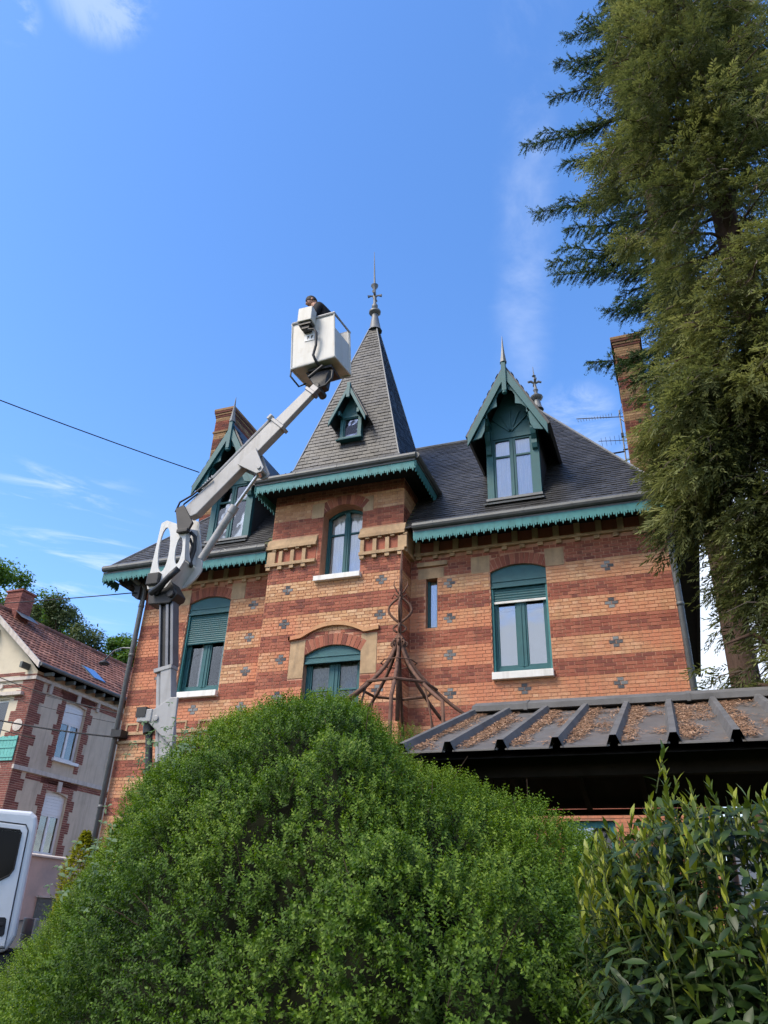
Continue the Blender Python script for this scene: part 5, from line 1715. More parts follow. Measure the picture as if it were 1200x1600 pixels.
def build_person():
    f = Vector((-4.92, 9.30, 10.12))
    p = thing('person', f, 'person with dark hair in a black jacket leaning over the lift bucket', 'person')
    hip = f+Vector((0.0, 0.03, 0.92))
    chest = hip+Vector((-0.10, -0.03, 0.36)); neck = hip+Vector((-0.20, -0.06, 0.56)); hd = hip+Vector((-0.275, -0.075, 0.67))
    V = [hip, hip+Vector((-0.04, -0.01, 0.18)), chest, neck, hd,
         chest+Vector((0.12, 0.16, 0.10)), chest+Vector((0.0, 0.19, -0.18)), chest+Vector((-0.14, 0.10, -0.30)), chest+Vector((-0.20, 0.06, -0.32)),
         chest+Vector((0.02, -0.17, 0.08)), chest+Vector((-0.02, -0.19, -0.18)), chest+Vector((-0.16, -0.14, -0.28)), chest+Vector((-0.22, -0.12, -0.29)),
         hip+Vector((0, 0.10, -0.06)), hip+Vector((-0.03, 0.11, -0.46)), hip+Vector((0.02, 0.11, -0.86)), hip+Vector((-0.12, 0.12, -0.90)),
         hip+Vector((0, -0.10, -0.06)), hip+Vector((-0.03, -0.11, -0.46)), hip+Vector((0.02, -0.11, -0.86)), hip+Vector((-0.12, -0.12, -0.90))]
    E_ = [(0, 1), (1, 2), (2, 3), (3, 4), (2, 5), (5, 6), (6, 7), (7, 8), (2, 9), (9, 10), (10, 11), (11, 12), (0, 13), (13, 14), (14, 15), (15, 16), (0, 17), (17, 18), (18, 19), (19, 20)]
    rr = [0.13, 0.13, 0.14, 0.062, 0.085, 0.065, 0.05, 0.036, 0.034, 0.065, 0.05, 0.036, 0.034, 0.085, 0.065, 0.045, 0.04, 0.085, 0.065, 0.045, 0.04]
    body = skin_obj('body', V, E_, rr, SKIN, p)
    jk = [0, 1, 2, 3, 5, 6, 7, 9, 10, 11]
    mp = {a: i for i, a in enumerate(jk)}
    nk = V[3] - (V[3]-V[2])*0.15
    VV = [nk if a == 3 else V[a] for a in jk]
    skin_obj('jacket', VV, [(mp[a], mp[b]) for a, b in E_ if a in mp and b in mp], [0.155, 0.16, 0.17, 0.085, 0.09, 0.07, 0.052, 0.09, 0.07, 0.052], JACKET, p)
    tk = [0, 13, 14, 15, 17, 18, 19]
    mp = {a: i for i, a in enumerate(tk)}
    skin_obj('trousers', [V[a] for a in tk], [(mp[a], mp[b]) for a, b in E_ if a in mp and b in mp], [0.145, 0.10, 0.08, 0.065, 0.10, 0.08, 0.065], TROUS, p)
    # head: shaped egg with nose, jaw, ears; looks down to its right-hand side
    hm = MB()
    look = Vector((-0.80, -0.35, -0.42)).normalized()
    side = look.cross(Vector((0, 0, 1))).normalized()
    hup = side.cross(look).normalized()
    c = hd + hup*0.05
    n, k = 18, 14
    vs = []
    for i in range(k+1):
        th = PI*i/k
        for j in range(n):
            ph = 2*PI*j/n
            x, y, z = math.sin(th)*math.cos(ph), math.sin(th)*math.sin(ph), math.cos(th)
            fx = 0.098*x + (0.014 if x > 0.6 and -0.6 < z < 0 else 0)
            if x > 0.93 and -0.32 < z < 0.12: fx += 0.022
            w = 0.075*(1-0.22*max(-z, 0)**1.5)
            vs.append(c + look*fx + side*(w*y) + hup*(0.118*z))
    fs = [(i*n+j, i*n+(j+1) % n, (i+1)*n+(j+1) % n, (i+1)*n+j) for i in range(k) for j in range(n)]
    hm.add(vs, fs)
    for s in (-1, 1):
        hm.lathe(c+side*(0.072*s)-look*0.01+hup*-0.005, [(0.004, 0), (0.026, 0.006), (0.024, 0.012), (0.01, 0.016)], 8, axis=side*s)
    head = obj('head', hm, SKIN, p, smooth=True)
    ey = MB()
    for s in (-1, 1):
        ey.lathe(c+look*0.088+side*(0.033*s)+hup*0.012, [(0.022, 0), (0.024, 0.008), (0.012, 0.014)], 10, axis=look)
    ey.tube([c+look*0.10+side*q+hup*0.016 for q in (-0.05, 0, 0.05)], 0.006, 6)
    obj('sunglasses', ey, BLACK, head)
    mo = MB(); mo.tube([c+look*0.094+side*q+hup*-0.062 for q in (-0.022, 0, 0.022)], 0.005, 6)
    obj('mouth', mo, pmat('lips', (0.25, 0.09, 0.075), 0.6), head)
    hr = MB()
    vs = []
    for i in range(9):
        th = (PI*0.60)*i/8
        for j in range(n):
            ph = 2*PI*j/n
            t2 = th*(1.0-0.32*max(math.cos(ph), 0)**0.7)
            x, y, z = math.sin(t2)*math.cos(ph), math.sin(t2)*math.sin(ph), math.cos(t2)
            b = 1.10 + 0.04*nz(x*4, y*4, z*4)
            vs.append(c + look*0.098*x*b + side*0.077*y*b + hup*(0.120*z*b+0.004))
    hr.add(vs, [(i*n+j, i*n+(j+1) % n, (i+1)*n+(j+1) % n, (i+1)*n+j) for i in range(8) for j in range(n)])
    obj('hair', hr, HAIR, p, smooth=True)
    for s, hi in ((1, 8), (-1, 12)):
        h = V[hi]
        hb = MB()
        hb.tube([h+Vector((0.03, 0, 0)), h+Vector((-0.03, 0, -0.005)), h+Vector((-0.085, 0, -0.02))], [0.028, 0.040, 0.034], 8)
        for q in range(4):
            o_ = h+Vector((-0.08, (q-1.5)*0.019, -0.02))
            ln = (0.055, 0.066, 0.062, 0.048)[q]
            hb.tube([o_, o_+Vector((-ln*0.5, 0, -0.012)), o_+Vector((-ln*0.8, 0, -ln*0.6))], [0.010, 0.009, 0.007], 6)
        hb.tube([h+Vector((-0.03, -0.03*s, 0)), h+Vector((-0.06, -0.05*s, -0.015)), h+Vector((-0.09, -0.045*s, -0.03))], [0.012, 0.010, 0.008], 6)
        obj('hand', hb, SKIN, p, smooth=True)
build_person()

# ------------------------------------------------------------------ iron crown of a garden gazebo behind the hedge
def build_gazebo():
    cx, cy = -3.40, 9.5
    t = thing('iron_gazebo', (cx, cy, 0), 'rusty wrought iron gazebo crown of curved bars and scrolls above the hedge', 'gazebo')
    sp = MB()
    sp.tube([(cx, cy, 4.0), (cx, cy, 5.2), (cx, cy, 6.2), (cx, cy, 6.5)], [0.03, 0.03, 0.022, 0.006], 8)
    obj('spike', sp, IRON, t, smooth=True)
    for k in range(8):
        a = 2*PI*k/8 + 0.25
        c, s = math.cos(a), math.sin(a)
        pts = []
        for i in range(15):
            q = i/14
            r_ = 0.035 + 0.84*(q**1.6)
            pts.append((cx+c*r_, cy+s*r_, 5.16-1.06*q**0.9))
        pts += [(cx+c*0.90, cy+s*0.90, 3.6), (cx+c*0.90, cy+s*0.90, 0.0)]
        b = MB(); b.tube(pts, 0.026, 6)
        obj('curved_bar', b, IRON, t, smooth=True)
        g = MB()                                           # cage bar, low scroll, top scroll
        cg = [(cx+c*0.165*math.sin(PI*i/10), cy+s*0.165*math.sin(PI*i/10), 5.36+0.40*i/10) for i in range(11)]
        if k % 2 == 0: g.tube(cg, 0.018, 6)
        sc = []
        for i in range(16):
            q = i/15
            an = PI*0.5 + q*PI*2.2
            rr_ = 0.065*(1-0.65*q)
            sc.append((cx+c*(0.075+rr_*math.cos(an)), cy+s*(0.075+rr_*math.cos(an)), 5.08-0.02+rr_*math.sin(an)))
        g.tube(sc, 0.015, 6)
        if k % 2 == 0:
            sc = [(cx+c*(0.03+0.06*math.sin(q*PI*1.3)), cy+s*(0.03+0.06*math.sin(q*PI*1.3)), 5.22+0.15*q) for q in [i/8 for i in range(9)]]
            g.tube(sc, 0.015, 6)
            g.tube([(cx, cy, 5.78), (cx+c*0.05, cy+s*0.05, 5.84), (cx+c*0.10, cy+s*0.10, 5.94), (cx+c*0.09, cy+s*0.09, 6.0)], [0.014, 0.013, 0.010, 0.004], 6)
            g.tube([(cx, cy, 5.72), (cx+c*0.09, cy+s*0.09, 5.80), (cx+c*0.12, cy+s*0.12, 5.72)], [0.014, 0.012, 0.008], 6)
        obj('scroll', g, IRON, t, smooth=True)
        if k % 2: 
            st = MB(); r0, r1 = 0.52, 0.66
            st.tube([(cx+c*r0, cy+s*r0, 4.42), (cx+c*r1, cy+s*r1, 3.95), (cx+c*0.7, cy+s*0.7, 3.5)], 0.014, 6)
            obj('stay', st, IRON, t)
    rg = MB()
    for (r_, z, w) in ((0.52, 4.42, 0.02), (0.25, 4.78, 0.009)):
        rg.tube([(cx+r_*math.cos(2*PI*i/8+0.25), cy+r_*math.sin(2*PI*i/8+0.25), z) for i in range(9)], w, 6)
    obj('ring', rg, IRON, t)
    for z, r_ in ((5.16, 0.045), (5.36, 0.03), (5.76, 0.035)):
        k = MB(); k.lathe((cx, cy, z-0.02), [(0.02, 0), (r_, 0.01), (r_, 0.04), (0.02, 0.05)], 10)
        obj('collar', k, IRON, t)
build_gazebo()

# ------------------------------------------------------------------ carport
def build_carport():
    x0, x1 = -2.13, 1.32
    yf, zf, yr, zr_, yb, zb = 6.0, 2.86, 8.6, 3.80, 11.0, 3.13
    t = thing('carport', (-0.4, 8.6, 0), 'low open carport with a dark ribbed sheet roof beside the hedge', 'carport')
    def slope(ya, za, yb_, zb_, name):
        mb = MB()
        n = int((x1-x0)/0.4248)
        for k in range(n+1):
            a = x0+0.0+k*0.4248+0.03; b = min(x0+(k+1)*0.4248-0.03, x1)
            if b <= a: continue
            segs = 6
            for i in range(segs):
                ta, tb = i/segs, (i+1)/segs
                wob = lambda q: 0.008*nz(k*3.1, q*4)
                P = [(a, ya+(yb_-ya)*ta, za+(zb_-za)*ta+wob(ta)), (b, ya+(yb_-ya)*ta, za+(zb_-za)*ta+wob(ta+9)), (b, ya+(yb_-ya)*tb, za+(zb_-za)*tb+wob(tb+9)), (a, ya+(yb_-ya)*tb, za+(zb_-za)*tb+wob(tb))]
                mb.add(P+[(p[0], p[1], p[2]-0.012) for p in P], [(0, 1, 2, 3), (7, 6, 5, 4), (0, 4, 5, 1)])
        return obj(name, mb, ROOFM, t)
    slope(yf, zf, yr, zr_, 'roof_sheet')
    slope(yb, zb, yr, zr_, 'roof_sheet')
    n = int((x1-x0)/0.4248)
    w, h = 0.056, 0.070
    lib = None
    for k in range(n+2):
        x = x0+k*0.4248
        if k == 0: x += 0.03
        mb = MB()
        pr = [(-w, -0.012), (-w*0.42, h), (w*0.42, h), (w, -0.012)]
        vs = []
        d = Vector((0, yr-yf, zr_-zf)); un = Vector((0, -(zr_-zf), yr-yf)).normalized()
        for p in (Vector((0, yf-0.015, zf-0.005)), Vector((0, yr, zr_))):
            vs += [p+Vector((a, 0, 0))+un*b for a, b in pr]
        mb.add(vs, [(0, 1, 5, 4), (1, 2, 6, 5), (2, 3, 7, 6), (4, 5, 6, 7)])
        if lib is None or k == 0: 
            lib = mb.mesh('roof_rib', RIBM)
        o = bpy.data.objects.new('roof_rib', lib)
        o.location = (x, 0, 0)
        link(o, t)
        m2 = Matrix.Identity(4)
    rc = MB()
    rc.prism([(yr-0.20, zr_-0.02), (yr-0.20, zr_+0.04), (yr, zr_+0.125), (yr+0.2, zr_+0.05), (yr+0.2, zr_-0.02)][::-1], x0+0.02, x1, 'x')
    for k in range(1, n, 4): rc.prism([(yr-0.205, zr_-0.03), (yr-0.205, zr_+0.045), (yr, zr_+0.131), (yr+0.2, zr_+0.055), (yr+0.2, zr_-0.03)][::-1], x0+k*0.4248+0.18, x0+k*0.4248+0.22, 'x')
    obj('ridge_cap', rc, RIBM, t)
    # boarded lining, beams, posts
    ln = MB()
    for ya, za, yb_, zb_ in ((yf+0.06, zf-0.06, yr, zr_-0.08), (yb-0.05, zb-0.05, yr, zr_-0.08)):
        ln.add([(x0+0.05, ya, za), (x1, ya, za), (x1, yb_, zb_), (x0+0.05, yb_, zb_)], [(0, 1, 2, 3)])
    obj_split('lining', ln, DWOOD, t)
    for y, z in ((yf+0.45, zf+0.02), (yb-0.12, zb-0.07), (yr, zr_-0.16)):
        b = MB(); b.box(x0+0.08, x1-0.05, y-0.05, y+0.05, z-(0.07 if y > 10 else 0.17), z-0.005)
        obj('beam', b, DWOOD, t)
    for k in range(5):
        b = MB(); x = x0+0.25+k*0.72
        b.add([(x-0.03, yb-0.1, zb-0.09), (x+0.03, yb-0.1, zb-0.09), (x+0.03, yr, zr_-0.12), (x-0.03, yr, zr_-0.12), (x-0.03, yb-0.1, zb-0.13), (x+0.03, yb-0.1, zb-0.13), (x+0.03, yr, zr_-0.24), (x-0.03, yr, zr_-0.24)],
              [(4, 5, 6, 7), (0, 4, 7, 3), (1, 2, 6, 5)])
        obj('rafter', b, DWOOD, t)
    for x in (x0+0.15, x1-0.15):
        for y, z in ((yf+0.45, zf-0.15), (yb-0.12, zb-0.24)):
            b = MB(); b.box(x-0.055, x+0.055, y-0.055, y+0.055, 0, z)
            obj('post', b, DWOOD, t, bevel=0.006)
    for k in range(24):                       # dark boards added to close the left end and keep it black
        ya = yf+0.5+k*0.185; yb_ = ya+0.178
        zt_ = min(zf+(zr_-zf)*(ya-yf)/(yr-yf), zb+(zr_-zb)*(yb-yb_)/(yb-yr))-0.16
        if yb_ > yb-0.1: break
        b = MB(); b.box(x0+0.10, x0+0.125+0.006*(k % 2), ya, yb_, 0.05, zt_)
        obj('added_plank', b, DWOOD, t)
    # drifts of dry needles lying in the pans of the roof
    P, D, NN, LL, RR = [], [], [], [], []
    un = Vector((0, -(zr_-zf), yr-yf)).normalized()
    for _ in range(70000):
        x = RNG.uniform(x0+0.05, x1-0.02); q = RNG.uniform(0.02, 0.93)
        k = (x-x0) % 0.4248
        f = 0.5*nz(x*2.3, q*3.0, 3)+0.5*nz(x*6, q*7, 8)
        edge = min(k, 0.4248-k)
        side = 0.42 if k < 0.2 else 0.10
        want = side*math.exp(-((edge-0.10)/0.085)**2)*1.5 - 0.16 + 0.85*f + 0.28*(0.5-abs(q-0.55))
        if edge < 0.05 or RNG.random() > want*1.5: continue
        y = yf+(yr-yf)*q
        P.append((x, y, zf+(zr_-zf)*q+0.006+RNG.random()*0.02))
        a = RNG.uniform(0, 2*PI)
        D.append((math.cos(a), math.sin(a)*0.94, math.sin(a)*0.34+RNG.normal(0, 0.15)))
        NN.append(tuple(un)); LL.append(RNG.uniform(0.025, 0.065)); RR.append(RNG.random())
    if P:
        P, D, NN = np.array(P), np.array(D), np.array(NN)
        o = obj('needle_litter', leaf_mesh('needle_litter', P, D, NN, np.array(LL), np.array(LL)*0.22, RR, LITTER, 0.1))
        tag(o, 'brown dry needles drifted between the ribs of the carport roof', 'leaf litter', kind='stuff')
build_carport()

# ------------------------------------------------------------------ hedge
# plan of the mound: bearing s = x/y from the bend in the path, crest height and crest distance along it
CREST = [(-1.75, 0.40, 6.0), (-1.2, 0.50, 6.0), (-1.05, 0.72, 6.0), (-0.955, 1.05, 6.0), (-0.872, 1.56, 6.0), (-0.798, 2.19, 6.0), (-0.742, 2.66, 6.0), (-0.658, 3.04, 6.0), (-0.54, 3.18, 6.0), (-0.44, 3.18, 6.0),
         (-0.40, 3.10, 5.95), (-0.375, 2.92, 5.9), (-0.352, 2.64, 5.7), (-0.330, 2.54, 5.6), (-0.286, 2.50, 5.6), (-0.234, 2.40, 5.6), (-0.178, 2.31, 5.6), (-0.126, 2.12, 5.5), (-0.09, 1.92, 5.4), (-0.04, 1.74, 5.3), (0.10, 1.5, 5.2), (0.34, 1.4, 5.2)]
def crest(x):
    if x <= CREST[0][0]: return CREST[0][1:]
    for (a, h, y), (b, h2, y2) in zip(CREST, CREST[1:]):
        if x <= b:
            t = (x-a)/(b-a)
            return (h+(h2-h)*t, y+(y2-y)*t)
    return CREST[-1][1:]
def hedge_pt(x, th):
    """th 0 at the front foot, 90 deg at the crest, beyond behind."""
    h, yc = crest(x)
    w = 3.4 if th < PI/2 else 1.1
    y = yc - w*math.cos(th)
    return Vector((x*y, y, h*math.sin(th)**1.25 if math.sin(th) > 0 else 0))
def hedge_frame(x, th):
    p = hedge_pt(x, th)
    dx = hedge_pt(x+0.006, th)-hedge_pt(x-0.006, th)
    dt = hedge_pt(x, th+0.01)-hedge_pt(x, th-0.01)
    n = dx.cross(dt)
    if n.length < 1e-9: n = Vector((0, -1, 0))
    n.normalize()
    if n.z < -0.05 or (n.z < 0.3 and n.y > 0 and th < PI/2): n = -n
    return p, n, dt.length*50*dx.length/0.012
def hbump(p):
    return 0.16*nz(p.x*1.1+3, p.y*1.1, p.z*1.1) + 0.15*nz(p.x*2.6, p.y*2.6+7, p.z*2.6) + 0.11*nz(p.x*6, p.y*6, p.z*6+5)

def build_hedge():
    t = thing('hedge', (-2.8, 4.6, 0), 'large overgrown green hedge mound in front of the villa', 'hedge')
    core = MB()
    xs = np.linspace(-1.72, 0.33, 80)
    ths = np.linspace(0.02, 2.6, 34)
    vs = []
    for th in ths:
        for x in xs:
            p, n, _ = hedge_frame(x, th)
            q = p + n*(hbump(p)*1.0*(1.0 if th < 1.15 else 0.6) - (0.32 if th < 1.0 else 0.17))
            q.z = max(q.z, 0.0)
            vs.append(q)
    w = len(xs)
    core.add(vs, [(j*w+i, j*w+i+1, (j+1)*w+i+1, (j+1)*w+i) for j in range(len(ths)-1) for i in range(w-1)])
    obj('branches', core, CORE, t, smooth=True)  # solid dark shell behind the leaves; the shade of the gaps is its colour
    P, D, NN, LL, RR = [], [], [], [], []
    stems = MB()
    cnt = 0
    target = 64000
    rnd = random.Random(3)
    while cnt < target:
        if cnt % 40 == 39:                  # a lobe that has grown up round the corner of the carport roof
            v = Vector((rnd.gauss(0, 1), rnd.gauss(0, 1), abs(rnd.gauss(0, 1)))).normalized()
            x, th = -0.33, 1.4
            p, n = Vector((-2.50+0.50*v.x, 7.1+0.5*v.y, 2.75+0.52*v.z)), v
        else:
            x = rnd.uniform(-1.45, 0.25)
            th = rnd.uniform(0.12, 2.0)
            p, n, area = hedge_frame(x, th)
            if rnd.random() > area/26: continue
        if p.z < 0.25: continue
        # ray-depth saving: what lies far outside the frame on the near side is thinner
        cl = nz(p.x*1.7, p.y*1.7, p.z*1.7)
        gap = nz(p.x*4.2+11, p.y*4.2, p.z*4.2) + 0.5*nz(p.x*9, p.y*9+4, p.z*9)
        hollow = gap < -0.30
        if hollow and rnd.random() < 0.35: continue
        depth = rnd.random()**1.6*0.20 if not hollow else rnd.uniform(0.16, 0.30)
        b = hbump(p)*(1.0 if th < 1.15 else 0.55)
        q = p + n*(b - depth)
        if q.z < 0.03: continue
        up_ = 0.18 if th < 1.2 else 0.8
        d = (n*0.85 + Vector((0, 0, 1))*up_ + Vector((rnd.uniform(-1, 1), rnd.uniform(-1, 1), rnd.uniform(-1, 1)))*0.75).normalized()
        L = rnd.uniform(0.045, 0.10) * (1.3 if th > 1.25 else 1.0)
        k = 6
        s = d.orthogonal().normalized()
        e = d.cross(s)
        for i in range(k):
            f = (i+0.6)/k
            base = q + d*L*f
            for sg in (0, 1):
                a = (i % 2)*PI/2 + sg*PI + rnd.uniform(-0.4, 0.4)
                out = s*math.cos(a) + e*math.sin(a)
                ld = (out*0.85 + d*0.55)
                P.append(base); D.append(ld); NN.append(d)
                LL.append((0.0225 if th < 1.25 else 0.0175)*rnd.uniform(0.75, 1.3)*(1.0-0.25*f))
                RR.append(min(max((0.28 if not hollow else 0.12) + 0.50*f*(1-min(depth*4, 1)) + 0.34*cl + rnd.uniform(-0.22, 0.22) + (0.14 if th > 1.2 else 0), 0), 1))  # leaves in hollows and deeper in get darker tones: shade put into their colour
        cnt += 1
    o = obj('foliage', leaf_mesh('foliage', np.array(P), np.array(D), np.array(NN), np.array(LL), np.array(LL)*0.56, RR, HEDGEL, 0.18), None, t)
    # bare shoots that stand out of the mass
    for _ in range(60):
        x = rnd.uniform(-1.0, -0.1); th = rnd.uniform(0.5, 1.7)
        p, n, _a = hedge_frame(x, th)
        q = p + n*(hbump(p)-0.1)
        d = (n*0.6+Vector((rnd.uniform(-.5, .5), rnd.uniform(-.5, .5), rnd.uniform(0.4, 1.0)))).normalized()
        L = rnd.uniform(0.14, 0.28)
        b = Vector((rnd.uniform(-.1, .1), rnd.uniform(-.1, .1), -0.03))
        stems.tube([q, q+d*L*0.5+b*0.3, q+d*L+b], [0.003, 0.0025, 0.0015], 4)
    obj('shoot', stems, TWIGD, t, kind='stuff')
    return t
build_hedge()

def bramble(name, pts, label, leaf=0.042, mat=PALEL, n=60, spread=0.17, cat='bramble', group=None):
    for (x, th) in pts:
        p, nn, _ = hedge_frame(x, th)
        p = p + nn*(hbump(p)-0.02)
        t = thing(name, p, label, cat, group)
        rnd = random.Random(int(x*100))
        P, D, NN, LL, RR = [], [], [], [], []
        st = MB()
        for _ in range(n):
            q = p + Vector((rnd.gauss(0, spread), rnd.gauss(0, spread*0.5), rnd.gauss(0, spread)))*0.8 + nn*rnd.uniform(0.0, 0.08)
            for k in range(3):
                a = k*2.1+rnd.random()
                P.append(q); D.append((math.cos(a), -0.25, math.sin(a)*0.6-0.2)); NN.append(nn+Vector((0, 0, 0.5))); LL.append(leaf*rnd.uniform(0.7, 1.2)); RR.append(rnd.random())
        st.tube([p-nn*0.25, p+Vector((0.1, 0, 0.15)), p+Vector((0.25, 0, 0.05))], 0.005, 4)
        obj('foliage', leaf_mesh('foliage', np.array([tuple(v) for v in P]), np.array(D), np.array([tuple(v) for v in NN]), np.array(LL), np.array(LL)*0.6, RR, mat, 0.2, 'long'), None, t)
        obj('stem', st, TWIGD, t)
bramble('bramble', [(-0.725, 1.30)], 'pale broad bramble leaves poking out of the hedge right below the lift mast', group='pale brambles in the hedge')
bramble('bramble', [(-0.70, 1.12)], 'pale bramble patch on the hedge slope lower than the mast', n=44, group='pale brambles in the hedge')
bramble('bramble', [(-0.80, 1.02)], 'lowest pale bramble patch near the hedge edge by the street', n=50, group='pale brambles in the hedge')

# ------------------------------------------------------------------ laurel
def build_laurel():
    t = thing('laurel_shrub', (0.28, 3.05, 0), 'dark glossy laurel shrub with pale new shoots in front of the carport', 'shrub')
    rnd = random.Random(21)
    C = Vector((0.27, 3.10, 1.0))
    shoots = []
    # tall tips measured from the picture: (x, z) at about y = 3
    tips = [(-0.045, 2.20), (-0.01, 2.10), (0.03, 2.07), (-0.11, 2.03), (0.09, 2.08), (-0.18, 1.99), (-0.24, 1.93), (0.16, 2.05), (0.20, 1.98), (-0.15, 1.93), (0.06, 1.98), (-0.30, 1.86), (0.26, 2.05), (0.0, 1.97), (0.13, 1.94), (0.33, 1.99), (0.42, 2.05), (0.55, 2.0), (0.48, 1.9)]
    for x, z in tips:
        y = 3.0+rnd.uniform(-0.10, 0.18)
        sc = y/3.0
        top = Vector((x*sc, y, 1.6+(z-1.6)*sc))
        dv = Vector((rnd.uniform(-0.12, 0.12), rnd.uniform(-0.12, 0.05), 1)).normalized()
        for q in range(4):
            shoots.append((top-dv*0.075*q+Vector((rnd.uniform(-.025, .025), rnd.uniform(-.025, .025), 0))*(q > 0), (dv+Vector((rnd.uniform(-.3, .3), rnd.uniform(-.3, .3), 0))*(q > 0)).normalized(), 1 if q < 3 else 0))
    for _ in range(2400):
        a = rnd.uniform(PI*0.85, PI*2.15)
        z = rnd.uniform(0.35, 2.02)
        r_ = (0.66 if z < 1.84 else 0.66-(z-1.84)*1.4)*rnd.uniform(0.62, 1.04)*(1+0.12*nz(a*2, z*3))
        p = Vector((C.x+math.cos(a)*r_*1.05, C.y+math.sin(a)*r_, z))
        d = Vector((math.cos(a)*0.75, math.sin(a)*0.75, 0.65)).normalized()
        yg = rnd.random() < (0.05 if z < 1.62 else 0.62)
        if yg: d = (d*0.45+Vector((0, 0, 1))).normalized()
        shoots.append((p, d, 1 if yg else 0))
    P, D, NN, LL, WW, RR = [], [], [], [], [], []
    st = MB()
    for top, d, young in shoots:
        d = (d+Vector((rnd.uniform(-.25, .25), rnd.uniform(-.25, .25), rnd.uniform(-.1, .2)))).normalized()
        L = rnd.uniform(0.12, 0.22)
        st.tube([top-d*L*1.1, top-d*L*0.4, top], [0.0025, 0.002, 0.001], 5, 0)
        s = d.orthogonal().normalized(); e = d.cross(s)
        k = rnd.randint(6, 9) if not young else rnd.randint(10, 13)
        a0 = rnd.uniform(0, 6)
        for i in range(k):
            f = i/k
            a = a0+i*2.4
            out = s*math.cos(a)+e*math.sin(a)
            if young and f > 0.22:
                ld = out*(0.55-0.38*f)+d; ln = rnd.uniform(0.036, 0.058); wd = ln*0.30; rr = rnd.uniform(0.62, 1.0)
            else:
                ld = out*1.0+d*0.42+Vector((0, 0, -0.15)); ln = rnd.uniform(0.050, 0.082); wd = ln*rnd.uniform(0.30, 0.40); rr = rnd.uniform(0.0, 0.5)
            P.append(tuple(top-d*L*(1-f))); D.append(tuple(ld)); NN.append(tuple(d+Vector((0, -0.15, 0.5)))); LL.append(ln); WW.append(wd); RR.append(rr)
    P, D, NN, LL, WW, RR = map(np.array, (P, D, NN, LL, WW, RR))
    # the 300 that show largest become single leaves, the rest one mass
    rel = P - CAMPOS
    dep = rel @ np.array(fwd)
    px = 600+F_PX*(rel @ np.array(rt))/dep
    py = 800-F_PX*(rel @ np.array(up))/dep
    vis = (px < 1195) & (px > 900) & (py < 1600)
    cx_ = np.array(C)
    front = np.linalg.norm(rel, axis=1) - 0.12*(LL/0.09)
    front = np.where(vis, front, 99)
    order = np.argsort(front)
    one, rest = order[:300], order[300:]
    for i in one:
        me = leaf_mesh('leaf', np.zeros((1, 3)), D[i:i+1], NN[i:i+1], LL[i], WW[i], [RR[i]], LAURL, 0.10, 'long')
        o = bpy.data.objects.new('leaf', me)
        o.location = P[i]
        link(o, t)
    obj('foliage', leaf_mesh('foliage', P[rest], D[rest], NN[rest], LL[rest], WW[rest], RR[rest], LAURL, 0.10, 'long'), None, t, kind='stuff')
    tr = MB()
    for k in range(9):
        a = k*0.7
        tr.tube([(C.x+0.08*math.cos(a), C.y+0.08*math.sin(a), 0), (C.x+0.18*math.cos(a), C.y+0.18*math.sin(a), 0.8), (C.x+0.34*math.cos(a), C.y+0.30*math.sin(a), 1.6)], [0.02, 0.014, 0.008], 6)
    obj('stem', tr, TWIGD, t)
    obj('shoot', st, GTWIG, t, kind='stuff')
build_laurel()

# ------------------------------------------------------------------ conifers
def lerp_tab(tab, z):
    if z <= tab[0][0]: return tab[0][1]
    for (a, b), (c, d) in zip(tab, tab[1:]):
        if z <= c: return b+(d-b)*(z-a)/(c-a)
    return tab[-1][1]

def sprays(P, D, n_each, Ls, rnd, RR0, wid=0.016, droop=0.25):
    """Feathery sprays: for each spray a short spine with blades left and right. Vectorised."""
    n = len(P)
    D = norm(D)
    upv = np.tile(np.array([[0, 0, 1.0]]), (n, 1)) + RNG.normal(0, 0.45, (n, 3))
    S = norm(np.cross(D, upv))
    oP, oD, oN, oL, oR = [], [], [], [], []
    for i in range(n_each):
        f = (i+0.3)/n_each
        sg = 1 if i % 2 else -1
        base = P + D*(Ls*f)[:, None] + np.array([[0, 0, -1.0]])*(Ls*droop*f*f)[:, None]
        dd = norm(D*(0.75+0.3*f) + S*sg*(0.75-0.4*f) + RNG.normal(0, 0.16, (n, 3)) + np.array([[0, 0, -droop*0.9]]))
        oP.append(base); oD.append(dd); oN.append(norm(np.cross(S, D)) + RNG.normal(0, 0.25, (n, 3)))
        oL.append(Ls*(0.52-0.22*f)*RNG.uniform(0.7, 1.25, n)); oR.append(np.clip(RR0 + 0.35*(f-0.4) + RNG.uniform(-0.12, 0.12, n), 0, 1))
    return np.concatenate(oP), np.concatenate(oD), np.concatenate(oN), np.concatenate(oL), np.concatenate(oR)

